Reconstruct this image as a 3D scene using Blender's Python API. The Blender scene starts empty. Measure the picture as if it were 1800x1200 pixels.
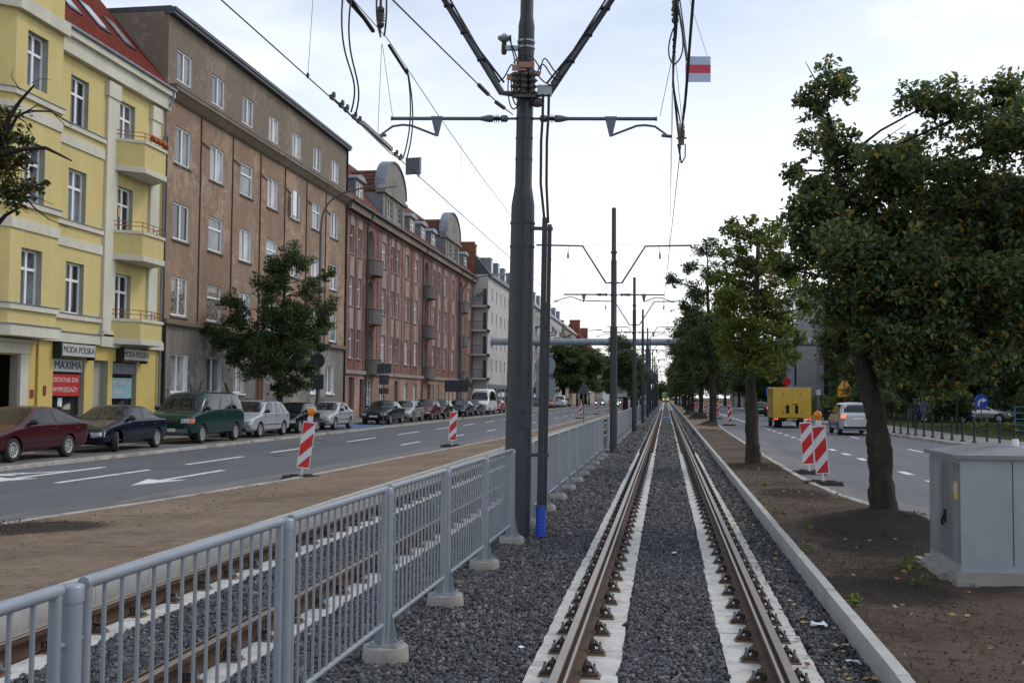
import bpy, bmesh, math, random
import numpy as np
from mathutils import Vector, Matrix
from mathutils.bvhtree import BVHTree
R = math.radians
rnd = random.Random(7)
scn = bpy.context.scene
COL = scn.collection

# ------------------------------------------------------------------ materials
def nmat(name):
    m = bpy.data.materials.new(name); m.use_nodes = True
    nt = m.node_tree; b = nt.nodes['Principled BSDF']
    return m, nt, b
def N(nt, t, **kw):
    n = nt.nodes.new(t)
    for k, v in kw.items():
        if k in n.inputs: n.inputs[k].default_value = v
        else: setattr(n, k, v)
    return n
def L(nt, a, b): nt.links.new(a, b)
def c4(c): return (c[0], c[1], c[2], 1)
def ramp(nt, fac, stops):
    r = nt.nodes.new('ShaderNodeValToRGB'); e = r.color_ramp.elements
    while len(e) < len(stops): e.new(0.5)
    for i, (p, c) in enumerate(stops): e[i].position = p; e[i].color = c4(c)
    L(nt, fac, r.inputs['Fac']); return r
def coords(nt, scale=(1, 1, 1), kind='Object'):
    tc = N(nt, 'ShaderNodeTexCoord'); mp = N(nt, 'ShaderNodeMapping'); mp.inputs['Scale'].default_value = scale
    L(nt, tc.outputs[kind], mp.inputs['Vector']); return mp.outputs['Vector']
def noise(nt, vec, scale, detail=6, rough=0.6):
    n = N(nt, 'ShaderNodeTexNoise'); n.inputs['Scale'].default_value = scale
    n.inputs['Detail'].default_value = detail; n.inputs['Roughness'].default_value = rough
    L(nt, vec, n.inputs['Vector']); return n.outputs['Fac']
def mix(nt, fac, a, b, bt='MIX'):
    m = N(nt, 'ShaderNodeMix', data_type='RGBA', blend_type=bt)
    if isinstance(fac, float): m.inputs[0].default_value = fac
    else: L(nt, fac, m.inputs[0])
    for i, v in ((6, a), (7, b)):
        if isinstance(v, tuple): m.inputs[i].default_value = c4(v)
        else: L(nt, v, m.inputs[i])
    return m.outputs[2]
def bump(nt, b, fac, strength, dist=0.02):
    bp = N(nt, 'ShaderNodeBump'); bp.inputs['Strength'].default_value = strength; bp.inputs['Distance'].default_value = dist
    L(nt, fac, bp.inputs['Height']); L(nt, bp.outputs['Normal'], b.inputs['Normal'])
MC = {}
def mat(name, col, rough=0.6, metal=0.0, var=0.15, scale=3.0, bmp=0.0, bscale=60.0, stain=None, sscale=0.6, samt=0.5, vert=1.0, coat=0.0, spec=0.5):
    """plain surface with tonal variation, optional stains of another colour, optional bump"""
    if name in MC: return MC[name]
    m, nt, b = nmat(name); v = coords(nt, (1, 1, vert))
    f = noise(nt, v, scale)
    lo = tuple(x * (1 - var) for x in col); hi = tuple(min(1, x * (1 + var)) for x in col)
    c = ramp(nt, f, [(0.3, lo), (0.7, hi)]).outputs['Color']
    if stain:
        s = ramp(nt, noise(nt, v, sscale, 9, 0.68), [(0.5, (0, 0, 0)), (0.5 + 0.35 * (1 - samt) + 0.05, (1, 1, 1))]).outputs['Color']
        c = mix(nt, s, c, stain)
    L(nt, c, b.inputs['Base Color'])
    b.inputs['Roughness'].default_value = rough; b.inputs['Metallic'].default_value = metal
    b.inputs['Coat Weight'].default_value = coat; b.inputs['Specular IOR Level'].default_value = spec
    if coat: b.inputs['Coat Roughness'].default_value = 0.04
    if bmp: bump(nt, b, noise(nt, coords(nt), bscale, 4), bmp)
    MC[name] = m; return m
def paint(name, col, metal=0.0): return mat(name, col, 0.32 if metal == 0 else 0.3, metal, 0.04, 2, coat=0.8)

M_black = mat('black_plastic', (0.012, 0.012, 0.013), 0.5)
M_tyre = mat('tyre_rubber', (0.018, 0.018, 0.019), 0.85, var=0.3, scale=9)
M_rim = mat('wheel_rim', (0.42, 0.43, 0.44), 0.35, 0.6)
M_chrome = mat('chrome', (0.6, 0.6, 0.62), 0.12, 1.0)
M_plate = mat('number_plate', (0.62, 0.62, 0.6), 0.4)
M_white = mat('white_frame', (0.74, 0.75, 0.76), 0.45, var=0.06)
M_wfr2 = mat('aged_frame', (0.42, 0.4, 0.37), 0.6, var=0.2)
M_brownframe = mat('brown_frame', (0.06, 0.035, 0.025), 0.5)
M_galv = mat('galvanised_steel', (0.30, 0.33, 0.36), 0.42, 0.55, 0.12, 5)
M_fence = mat('fence_paint', (0.235, 0.268, 0.31), 0.38, 0.15, 0.08, 4)
M_pole = mat('pole_paint', (0.027, 0.036, 0.043), 0.5, 0.0, 0.2, 5, bmp=0.05)
M_cable = mat('cable_black', (0.010, 0.010, 0.012), 0.55)
M_wire = mat('wire_copper', (0.06, 0.055, 0.05), 0.5, 0.5)
M_copper = mat('copper_bar', (0.27, 0.13, 0.095), 0.45, 0.5)
M_insul = mat('insulator', (0.035, 0.028, 0.026), 0.35)
M_tubegrey = mat('cantilever_tube', (0.10, 0.125, 0.15), 0.45, 0.3)
M_conc = mat('concrete', (0.27, 0.26, 0.24), 0.9, var=0.2, scale=8, bmp=0.25, bscale=90, stain=(0.14, 0.12, 0.10), sscale=4, samt=0.35)
M_kerb = mat('kerb_stone', (0.36, 0.34, 0.31), 0.9, var=0.25, scale=3, bmp=0.2, stain=(0.13, 0.11, 0.09), sscale=1.6, samt=0.5)
M_bark = mat('bark', (0.024, 0.019, 0.015), 0.95, var=0.6, scale=22, bmp=1.0, bscale=30, stain=(0.055, 0.048, 0.038), sscale=7, samt=.4, vert=0.22)
M_red = mat('red_reflective', (0.50, 0.014, 0.022), 0.4, var=0.06)
M_whref = mat('white_reflective', (0.60, 0.62, 0.64), 0.4, var=0.06)
M_amber = mat('amber_lens', (0.62, 0.20, 0.008), 0.2, var=0.4, scale=14)
M_rubber = mat('recycled_rubber', (0.028, 0.028, 0.030), 0.9, var=0.3, scale=20, bmp=0.3)
M_signback = mat('sign_back', (0.055, 0.065, 0.078), 0.5, 0.2)
M_signgrey = mat('sign_back_pale', (0.16, 0.2, 0.25), 0.5, 0.3)
M_dark = mat('dark_interior', (0.006, 0.006, 0.007), 0.8)
M_zinc = mat('zinc_sheet', (0.20, 0.23, 0.27), 0.5, 0.4, 0.2, 2, stain=(0.11, 0.12, 0.14), samt=0.5)
M_blue = mat('blue_plastic', (0.008, 0.06, 0.42), 0.4)

def glass_mat(name, col, rough=0.03, var=0.5, scale=0.8, spec=0.7):
    m, nt, b = nmat(name)
    f = noise(nt, coords(nt), scale, 3)
    c = ramp(nt, f, [(0.35, tuple(x * (1 - var) for x in col)), (0.65, tuple(x * (1 + var) for x in col))]).outputs['Color']
    L(nt, c, b.inputs['Base Color']); b.inputs['Roughness'].default_value = rough
    b.inputs['IOR'].default_value = 1.5; b.inputs['Specular IOR Level'].default_value = spec
    return m
G_dark = glass_mat('window_glass_dark', (0.016, 0.02, 0.024))
G_mid = glass_mat('window_glass_net_curtain', (0.11, 0.125, 0.14))
G_pale = glass_mat('window_glass_drawn_curtain', (0.27, 0.28, 0.29))
G_car = glass_mat('car_glass', (0.010, 0.013, 0.015), 0.02, spec=0.5)
G_blue = glass_mat('blue_glass', (0.03, 0.08, 0.16), 0.03, spec=1.0)
def curtain_mat():
    m, nt, b = nmat('window_glass_lace'); v = coords(nt)
    w = N(nt, 'ShaderNodeTexVoronoi'); w.inputs['Scale'].default_value = 9; L(nt, v, w.inputs['Vector'])
    L(nt, ramp(nt, w.outputs['Distance'], [(0.25, (0.4, 0.39, 0.36)), (0.5, (0.14, 0.11, 0.09))]).outputs['Color'], b.inputs['Base Color'])
    b.inputs['Roughness'].default_value = 0.05; return m
G_lace = curtain_mat()
M_head = glass_mat('headlamp_glass', (0.34, 0.36, 0.38), 0.05, 0.6, 14, 0.8)
M_tail = mat('tail_lamp', (0.22, 0.008, 0.008), 0.2, coat=0.5)
M_orange = mat('indicator_lamp', (0.5, 0.09, 0.01), 0.2, coat=0.5)
def emit_mat(name, col, s):
    m, nt, b = nmat(name); b.inputs['Base Color'].default_value = c4(col)
    b.inputs['Emission Color'].default_value = c4(col); b.inputs['Emission Strength'].default_value = s
    return m
M_lit_red = emit_mat('lit_tail_lamp', (1.0, 0.10, 0.03), 2.2)
M_lit_white = emit_mat('lit_headlamp', (1.0, 0.93, 0.75), 4.0)

# ------------------------------------------------------------------ mesh builder
class MB:
    def __init__(s): s.v = []; s.f = []; s.m = []; s.sm = []
    def add(s, vs, fs, mi=0, smooth=False):
        o = len(s.v); s.v.extend(tuple(p) for p in vs)
        for f in fs: s.f.append(tuple(i + o for i in f)); s.m.append(mi); s.sm.append(smooth)
    def quad(s, a, b, c, d, mi=0): s.add([a, b, c, d], [(0, 1, 2, 3)], mi)
    def box(s, x0, x1, y0, y1, z0, z1, mi=0):
        v = [(x0,y0,z0),(x1,y0,z0),(x1,y1,z0),(x0,y1,z0),(x0,y0,z1),(x1,y0,z1),(x1,y1,z1),(x0,y1,z1)]
        s.add(v, [(0,3,2,1),(4,5,6,7),(0,1,5,4),(1,2,6,5),(2,3,7,6),(3,0,4,7)], mi)
    def cbox(s, c, d, mi=0, rz=0.0, rx=0.0):
        Mx = Matrix.Rotation(rz, 3, 'Z') @ Matrix.Rotation(rx, 3, 'X'); v = []
        for k in range(8):
            p = Mx @ Vector(((k & 1) - .5, ((k >> 1) & 1) - .5, ((k >> 2) & 1) - .5)).__mul__(1) if False else Mx @ Vector((((k & 1) - .5) * d[0], (((k >> 1) & 1) - .5) * d[1], (((k >> 2) & 1) - .5) * d[2]))
            v.append((c[0] + p.x, c[1] + p.y, c[2] + p.z))
        s.add(v, [(0,2,3,1),(4,5,7,6),(0,1,5,4),(1,3,7,5),(3,2,6,7),(2,0,4,6)], mi)
    def tube(s, pts, r, n=8, mi=0, cap=True):
        pts = [Vector(p) for p in pts]; rs = r if isinstance(r, (list, tuple)) else [r] * len(pts)
        vs = []; ref = None
        for i, p in enumerate(pts):
            t = (pts[min(i + 1, len(pts) - 1)] - pts[max(i - 1, 0)])
            t = t.normalized() if t.length > 1e-9 else Vector((0, 0, 1))
            if ref is None: ref = Vector((1, 0, 0)) if abs(t.x) < 0.8 else Vector((0, 1, 0))
            a = t.cross(ref)
            if a.length < 1e-6: a = t.cross(Vector((0, 0, 1)))
            a.normalize(); b = t.cross(a); ref = a.cross(t)
            for k in range(n):
                w = 2 * math.pi * k / n; q = p + (a * math.cos(w) + b * math.sin(w)) * rs[i]; vs.append(tuple(q))
        fs = []
        for i in range(len(pts) - 1):
            for k in range(n):
                k2 = (k + 1) % n; fs.append((i*n+k, i*n+k2, (i+1)*n+k2, (i+1)*n+k))
        s.add(vs, fs, mi, True)
        if cap: s.add(vs[:n], [tuple(range(n))[::-1]], mi); s.add(vs[-n:], [tuple(range(n))], mi)
    def lathe(s, prof, c=(0, 0, 0), n=16, mi=0, axis='Z', smooth=True, cap=True):
        vs = []
        for (r, z) in prof:
            for k in range(n):
                w = 2 * math.pi * k / n; a, b = r * math.cos(w), r * math.sin(w)
                p = (a, b, z) if axis == 'Z' else ((z, a, b) if axis == 'X' else (a, z, b))
                vs.append((c[0] + p[0], c[1] + p[1], c[2] + p[2]))
        fs = [(i*n+k, i*n+(k+1)%n, (i+1)*n+(k+1)%n, (i+1)*n+k) for i in range(len(prof)-1) for k in range(n)]
        s.add(vs, fs, mi, smooth)
        if cap: s.add(vs[:n], [tuple(range(n))[::-1]], mi); s.add(vs[-n:], [tuple(range(n))], mi)
    def prism(s, poly, axis, a0, a1, mi=0):
        n = len(poly)
        def P(u, v, a): return (a, u, v) if axis == 'X' else ((u, a, v) if axis == 'Y' else (u, v, a))
        vs = [P(u, v, a0) for u, v in poly] + [P(u, v, a1) for u, v in poly]
        s.add(vs, [tuple(range(n))[::-1], tuple(range(n, 2*n))] + [(i, (i+1)%n, n+(i+1)%n, n+i) for i in range(n)], mi)
    def mesh(s, name, mats):
        me = bpy.data.meshes.new(name); me.from_pydata(s.v, [], s.f); 
        for m in (mats if isinstance(mats, (list, tuple)) else [mats]): me.materials.append(m)
        me.polygons.foreach_set('material_index', s.m); me.polygons.foreach_set('use_smooth', s.sm); me.update()
        return me
    def build(s, name, mats, parent=None, loc=None):
        return link(name, s.mesh(name, mats), parent, loc)
def link(name, me, parent=None, loc=None, rot=None):
    o = bpy.data.objects.new(name, me); COL.objects.link(o)
    if parent is not None: o.parent = parent
    if loc is not None: o.location = loc
    if rot is not None: o.rotation_euler = rot
    return o
def tag(o, label, cat, group=None):
    o['label'] = label; o['category'] = cat
    if group: o['group'] = group
    return o
def thing(name, label, cat, loc=(0, 0, 0), rz=0.0, group=None):
    o = bpy.data.objects.new(name, None); COL.objects.link(o); o.location = loc; o.rotation_euler = (0, 0, rz)
    o.empty_display_size = 0.2
    return tag(o, label, cat, group)
def struct(o, kind='structure'): o['kind'] = kind; return o
def copy_tree(src, loc=None, rz=None, label=None, group=None):
    kids = {}
    for o in list(scn.objects):
        if o.parent is not None: kids.setdefault(o.parent.name, []).append(o)
    def rec(o, par):
        c = o.copy(); COL.objects.link(c)
        if par is not None: c.parent = par
        for k in kids.get(o.name, []): rec(k, c)
        return c
    r = rec(src, None)
    if loc is not None: r.location = loc
    if rz is not None: r.rotation_euler = (0, 0, rz)
    if label: r['label'] = label
    if group: r['group'] = group
    return r
def text(parent, body, size, loc, rot, m, name='lettering', align='CENTER', extr=0.004, sx=1.0, label=None):
    cu = bpy.data.curves.new(name, 'FONT'); cu.body = body; cu.size = size; cu.align_x = align; cu.align_y = 'CENTER'; cu.extrude = extr
    o = bpy.data.objects.new('tmp', cu); COL.objects.link(o)
    dg = bpy.context.evaluated_depsgraph_get(); me = bpy.data.meshes.new_from_object(o.evaluated_get(dg))
    bpy.data.objects.remove(o); me.materials.clear(); me.materials.append(m)
    t = link(name, me, parent, loc, rot); t.scale = (sx, 1, 1)
    return t
def bez(p0, p1, p2, p3, n=12):
    p0, p1, p2, p3 = map(Vector, (p0, p1, p2, p3)); out = []
    for i in range(n + 1):
        t = i / n; out.append(p0*(1-t)**3 + p1*3*t*(1-t)**2 + p2*3*t*t*(1-t) + p3*t**3)
    return out

# ------------------------------------------------------------------ world, sun, camera
def world():
    w = bpy.data.worlds.new('World'); scn.world = w; w.use_nodes = True; nt = w.node_tree
    bg = nt.nodes['Background']
    sky = N(nt, 'ShaderNodeTexSky'); sky.sky_type = 'NISHITA'; sky.sun_disc = False
    sky.sun_elevation = R(SUN_EL); sky.sun_rotation = R(SUN_AZ); sky.dust_density = 3.0
    tc = N(nt, 'ShaderNodeTexCoord')
    mp = N(nt, 'ShaderNodeMapping'); mp.inputs['Scale'].default_value = (1, 1, 3.2); L(nt, tc.outputs['Generated'], mp.inputs['Vector'])
    f = noise(nt, mp.outputs['Vector'], 2.6, 7, 0.55)
    sep = N(nt, 'ShaderNodeSeparateXYZ'); L(nt, tc.outputs['Generated'], sep.inputs[0])
    # overcast layer: bright near the horizon, greyer-blue and broken higher up
    cl = ramp(nt, f, [(0.36, (0.47, 0.55, 0.69)), (0.50, (0.62, 0.69, 0.80)), (0.63, (0.98, 0.99, 1.0))]).outputs['Color']
    hz = ramp(nt, sep.outputs['Z'], [(0.0, (1, 1, 1)), (0.16, (0.95, 0.95, 0.95)), (0.27, (0.35, 0.35, 0.35)), (0.42, (0, 0, 0))]).outputs['Color']
    c = mix(nt, hz, cl, (1.22, 1.225, 1.23))
    sc = N(nt, 'ShaderNodeVectorMath', operation='SCALE'); L(nt, sky.outputs['Color'], sc.inputs[0]); sc.inputs['Scale'].default_value = 1.0
    sm = N(nt, 'ShaderNodeVectorMath', operation='SCALE'); L(nt, c, sm.inputs[0]); sm.inputs['Scale'].default_value = SKY_CLOUD
    ad = N(nt, 'ShaderNodeVectorMath', operation='ADD'); L(nt, sc.outputs[0], ad.inputs[0]); L(nt, sm.outputs[0], ad.inputs[1])
    L(nt, ad.outputs[0], bg.inputs['Color']); bg.inputs['Strength'].default_value = 0.05
    s = bpy.data.lights.new('sun', 'SUN'); s.energy = SUN_E; s.angle = R(14); s.color = (1, 0.95, 0.88)
    so = bpy.data.objects.new('sun', s); COL.objects.link(so)
    el, az = R(SUN_EL), R(SUN_AZ)      # azimuth measured from +Y towards +X
    d = Vector((math.sin(az) * math.cos(el), math.cos(az) * math.cos(el), math.sin(el)))
    so.rotation_euler = d.to_track_quat('Z', 'Y').to_euler()
SUN_EL, SUN_AZ, SUN_E, SKY_CLOUD = 48, 60, 0.8, 15.0
world()
cam = bpy.data.cameras.new('camera'); co = bpy.data.objects.new('camera', cam); COL.objects.link(co)
cam.sensor_width = 36; cam.lens = 37.0; cam.clip_end = 3000; cam.clip_start = 0.1
rv, uv, fv = Vector((0.98952079, 0.14422202, 0.00697205)), Vector((0.00051530, -0.05181310, 0.99865667)), Vector((-0.14438953, 0.98818794, 0.05134446))
mw = Matrix((rv, uv, -fv)).transposed().to_4x4(); mw.translation = (0, 0, 1.95); co.matrix_world = mw
scn.camera = co
scn.view_settings.view_transform = 'Standard'; scn.view_settings.look = 'None'; scn.view_settings.exposure = 0.2; scn.view_settings.gamma = 1.0
scn.cycles.max_bounces = 6; scn.cycles.diffuse_bounces = 3; scn.cycles.glossy_bounces = 3; scn.cycles.transmission_bounces = 4; scn.cycles.transparent_max_bounces = 6
scn.cycles.use_denoising = True

# ------------------------------------------------------------------ ground, roads, kerbs
def soil_mat(name, lo, hi, streak, sscale=(1, 1, 1), bstr=0.6, dark=(0.022, 0.0175, 0.0145), wr=0.0):
    m, nt, b = nmat(name); v = coords(nt)
    big = noise(nt, v, 0.55, 6, .65); fine = noise(nt, v, 34, 6, 0.75); mid = noise(nt, v, 6, 5, .7)
    c = ramp(nt, big, [(0.33, lo), (0.67, hi)]).outputs['Color']
    c = mix(nt, 1.0, c, ramp(nt, mid, [(0.3, (0.62, 0.62, 0.62)), (0.7, (1.0, 1.0, 1.0))]).outputs['Color'], 'MULTIPLY')
    c = mix(nt, 1.0, c, ramp(nt, fine, [(0.32, (0.5, 0.5, 0.5)), (0.68, (1.0, 1.0, 1.0))]).outputs['Color'], 'MULTIPLY')
    st = noise(nt, coords(nt, sscale), 3.0, 9, 0.72)
    c = mix(nt, ramp(nt, st, [(0.57, (0, 0, 0)), (0.64, (1, 1, 1))]).outputs['Color'], c, streak)
    at = N(nt, 'ShaderNodeAttribute', attribute_name='humus'); ad = N(nt, 'ShaderNodeMath', operation='MULTIPLY_ADD'); L(nt, at.outputs['Fac'], ad.inputs[0]); ad.inputs[1].default_value = 1.0
    sb = N(nt, 'ShaderNodeMath', operation='SUBTRACT'); L(nt, mid, sb.inputs[0]); sb.inputs[1].default_value = 0.55; L(nt, sb.outputs[0], ad.inputs[2])
    c = mix(nt, ramp(nt, ad.outputs[0], [(0.12, (0, 0, 0)), (0.42, (1, 1, 1))]).outputs['Color'], c, mix(nt, fine, dark, tuple(x * 2.4 for x in dark)))
    L(nt, c, b.inputs['Base Color']); b.inputs['Roughness'].default_value = 0.95; b.inputs['Specular IOR Level'].default_value = 0.15
    hh = N(nt, 'ShaderNodeMath', operation='MULTIPLY_ADD'); L(nt, st, hh.inputs[0]); hh.inputs[1].default_value = wr; L(nt, fine, hh.inputs[2])
    bump(nt, b, hh.outputs[0], bstr, 0.03); return m
M_sand = soil_mat('coir_matting', (0.26, 0.19, 0.132), (0.41, 0.312, 0.23), (0.085, 0.06, 0.043), (0.45, 2.6, 1), .7, (0.028, 0.022, 0.018), 1.5)
M_soil = soil_mat('loose_soil', (0.098, 0.072, 0.054), (0.21, 0.16, 0.122), (0.036, 0.027, 0.021), (0.6, 1.6, 1), 0.9, wr=.6)
M_grass = soil_mat('grass_turf', (0.035, 0.06, 0.015), (0.06, 0.095, 0.025), (0.05, 0.05, 0.02))
M_earth = soil_mat('far_ground', (0.06, 0.06, 0.05), (0.1, 0.1, 0.085), (0.06, 0.07, 0.04))
def asphalt(name, lo, hi, crack=True):
    m, nt, b = nmat(name); v = coords(nt)
    c = ramp(nt, noise(nt, coords(nt, (0.9, 0.10, 1)), 0.8, 7, .65), [(0.3, lo), (0.7, hi)]).outputs['Color']
    g = noise(nt, v, 70, 3, 0.7)
    c = mix(nt, 1.0, c, ramp(nt, g, [(0.3, (0.70, 0.70, 0.70)), (0.7, (1.0, 1.0, 1.0))]).outputs['Color'], 'MULTIPLY')
    p = noise(nt, coords(nt, (1, 0.25, 1)), 0.35, 3)
    c = mix(nt, ramp(nt, p, [(0.57, (0, 0, 0)), (0.585, (0.6, 0.6, 0.6))]).outputs['Color'], c, tuple(x * 0.72 for x in lo))
    oil = noise(nt, coords(nt, (1, .5, 1)), 1.7, 6, .7)
    c = mix(nt, ramp(nt, oil, [(0.62, (0, 0, 0)), (0.78, (0.7, 0.7, 0.7))]).outputs['Color'], c, tuple(x * 0.5 for x in lo))
    if crack:
        wv = N(nt, 'ShaderNodeVectorMath', operation='ADD'); nz = N(nt, 'ShaderNodeTexNoise'); nz.inputs['Scale'].default_value = 1.5; L(nt, v, nz.inputs['Vector'])
        L(nt, coords(nt, (.35, .16, 1)), wv.inputs[0]); L(nt, nz.outputs['Color'], wv.inputs[1])
        vo = N(nt, 'ShaderNodeTexVoronoi', feature='DISTANCE_TO_EDGE'); vo.inputs['Scale'].default_value = 1.0; L(nt, wv.outputs[0], vo.inputs['Vector'])
        c = mix(nt, ramp(nt, vo.outputs['Distance'], [(0.004, (0.75, 0.75, 0.75)), (0.009, (0, 0, 0))]).outputs['Color'], c, tuple(x * 0.4 for x in lo))
    L(nt, c, b.inputs['Base Color']); b.inputs['Roughness'].default_value = 0.72
    bump(nt, b, g, 0.3, 0.01); return m
M_asph = asphalt('asphalt', (0.076, 0.081, 0.093), (0.112, 0.119, 0.134))
M_asph_old = asphalt('worn_asphalt', (0.11, 0.11, 0.112), (0.165, 0.163, 0.16))
M_mark = mat('road_paint', (0.62, 0.63, 0.64), 0.7, var=0.15, scale=12, stain=(0.16, 0.165, 0.17), sscale=5, samt=0.3)
def paving(name, c0, c1, s=2.0):
    m, nt, b = nmat(name); v = coords(nt)
    br = N(nt, 'ShaderNodeTexBrick'); br.inputs['Scale'].default_value = s; br.inputs['Color1'].default_value = c4(c0); br.inputs['Color2'].default_value = c4(c1)
    br.inputs['Mortar'].default_value = c4(tuple(x * 0.45 for x in c0)); br.inputs['Mortar Size'].default_value = 0.012; br.offset = 0.5; br.inputs['Row Height'].default_value = 0.5; br.inputs['Brick Width'].default_value = 0.5
    L(nt, v, br.inputs['Vector'])
    c = mix(nt, 1.0, br.outputs['Color'], ramp(nt, noise(nt, v, 1.2, 8), [(0.3, (0.6, 0.6, 0.6)), (0.7, (1, 1, 1))]).outputs['Color'], 'MULTIPLY')
    L(nt, c, b.inputs['Base Color']); b.inputs['Roughness'].default_value = 0.9; return m
M_pave = paving('paving_slabs', (0.20, 0.19, 0.18), (0.24, 0.23, 0.22))
M_bay = paving('parking_setts', (0.12, 0.118, 0.115), (0.16, 0.155, 0.15), 6)
def ballast_mat():
    m, nt, b = nmat('ballast_bed'); v = coords(nt)
    vo = N(nt, 'ShaderNodeTexVoronoi'); vo.inputs['Scale'].default_value = 26; L(nt, v, vo.inputs['Vector'])
    c = ramp(nt, vo.outputs['Color'], [(0.0, (0.02, 0.021, 0.025)), (0.5, (0.055, 0.057, 0.066)), (1.0, (0.13, 0.13, 0.14))]).outputs['Color']
    L(nt, c, b.inputs['Base Color']); b.inputs['Roughness'].default_value = 0.85
    bump(nt, b, vo.outputs['Distance'], 1.0, -0.04); return m
M_ballast = ballast_mat()

def poly_x(pts, y):
    for (x0, y0), (x1, y1) in zip(pts, pts[1:]):
        if y <= y1: return x0 + (x1 - x0) * max(0, (y - y0)) / (y1 - y0)
    return pts[-1][0]
LK = [(-9.5, -6), (-9.4, 9), (-8.95, 13.3), (-8.34, 17), (-7.83, 21), (-7.5, 29), (-6.7, 45), (-6.4, 70), (-6.4, 520)]   # kerb right of the left road
RK = [(4.3, -6), (3.83, 16), (3.65, 17.2), (3.4, 18.3), (3.12, 20.4), (2.97, 24), (2.97, 35), (3.1, 56), (3.4, 75), (3.65, 100), (3.65, 520)]        # kerb left of the right road
RF = [(13.2, -6), (12.4, 25), (11.7, 37), (11.3, 45), (10.95, 55), (10.9, 520)]    # far kerb of the right road
PK = -15.45
YS = [-6, 4, 9, 13.3, 17, 21, 25, 29, 37, 45, 55, 70, 100, 150, 220, 320, 520]
def strip(name, xa, xb, z, m, kind='structure', ys=None):
    b = MB(); ys = ys or YS
    fa = xa if callable(xa) else (lambda y: xa); fb = xb if callable(xb) else (lambda y: xb)
    for y0, y1 in zip(ys, ys[1:]): b.quad((fa(y0), y0, z), (fb(y0), y0, z), (fb(y1), y1, z), (fa(y1), y1, z))
    return struct(b.build(name, m), kind)
lk = lambda y: poly_x(LK, y)
rk = lambda y: poly_x(RK, y)
rf = lambda y: poly_x(RF, y)
g = MB(); g.quad((-900, -300, -0.12), (900, -300, -0.12), (900, 2200, -0.12), (-900, 2200, -0.12)); struct(g.build('ground', M_earth))
strip('left_road', PK, lambda y: lk(y) - 0.11, 0.10, M_asph)
strip('road_edge_strip', lambda y: lk(y) - 1.15 - 0.12 * math.sin(y * 0.7), lambda y: lk(y) - 0.115, 0.104, M_asph_old, ys=[i * 1.5 for i in range(2, 80)])
strip('right_road', lambda y: rk(y) + 0.11, lambda y: rf(y) - 0.01, 0.10, M_asph)
strip('right_road_edge_strip', lambda y: rk(y) + 0.115, lambda y: rk(y) + 1.0 + 0.15 * math.sin(y * 0.5), 0.104, M_asph_old, ys=[i * 1.5 for i in range(4, 40)])
strip('parking_bay', -18.55, PK - 0.16, 0.16, M_bay)
strip('left_pavement', -22.6, -18.7, 0.22, M_pave)
strip('right_pavement', lambda y: rf(y) + 0.14, lambda y: rf(y) + 3.4, 0.19, M_pave)
strip('right_lawn', lambda y: rf(y) + 3.4, 90, 0.17, M_grass)
# parking place marked blue
b = MB(); b.box(-18.5, PK - 0.2, 53.9, 60.6, 0.14, 0.166); struct(b.build('blue_parking_marking', mat('blue_road_paint', (0.06, 0.12, 0.24), 0.8, var=0.3)))
def kerb(name, fx, w, z0, z1, m, y0, y1, step=1.0, gap=0.012, jit=0.006):
    b = MB(); y = y0; r = random.Random(3); st = step
    while y < y1:
        if y > 90: st = 10.0
        xa, xb = fx(y), fx(y + st); j = r.uniform(-jit, jit); h = r.uniform(-jit, jit); ye = y + st - gap
        b.add([(xa+j, y, z0), (xa+w+j, y, z0), (xb+w+j, ye, z0), (xb+j, ye, z0), (xa+j, y, z1+h), (xa+w+j, y, z1+h), (xb+w+j, ye, z1+h), (xb+j, ye, z1+h)],
              [(4,5,6,7),(0,1,5,4),(1,2,6,5),(2,3,7,6),(3,0,4,7)])
        y += st
    return struct(b.build(name, m))
kerb('kerb_of_left_road', lambda y: lk(y) - 0.11, 0.13, -0.1, 0.165, M_kerb, -5, 500)
kerb('kerb_of_right_road', lambda y: rk(y) - 0.02, 0.13, -0.1, 0.165, M_kerb, -5, 500)
kerb('kerb_of_parking_bay', lambda y: PK - 0.16, 0.17, -0.1, 0.19, M_kerb, 10, 500)
kerb('kerb_of_pavement', lambda y: -18.7, 0.15, -0.1, 0.235, M_kerb, 20, 400)
kerb('kerb_of_right_pavement', lambda y: rf(y), 0.14, -0.1, 0.215, M_kerb, 15, 400)
M_edging = mat('new_concrete_edging', (0.37, 0.37, 0.355), 0.9, var=0.14, scale=6, bmp=0.2, stain=(0.2, 0.18, 0.15), sscale=3, samt=0.3)
kerb('track_edging_right', lambda y: 1.42 + 0.002 * y if y < 90 else 1.6, 0.085, -0.1, 0.215, M_edging, 2, 480, 1.0, 0.008, 0.003)
kerb('track_edging_left', lambda y: -5.20, 0.085, -0.1, 0.30, M_edging, 2, 480, 1.0, 0.008, 0.003)
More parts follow.
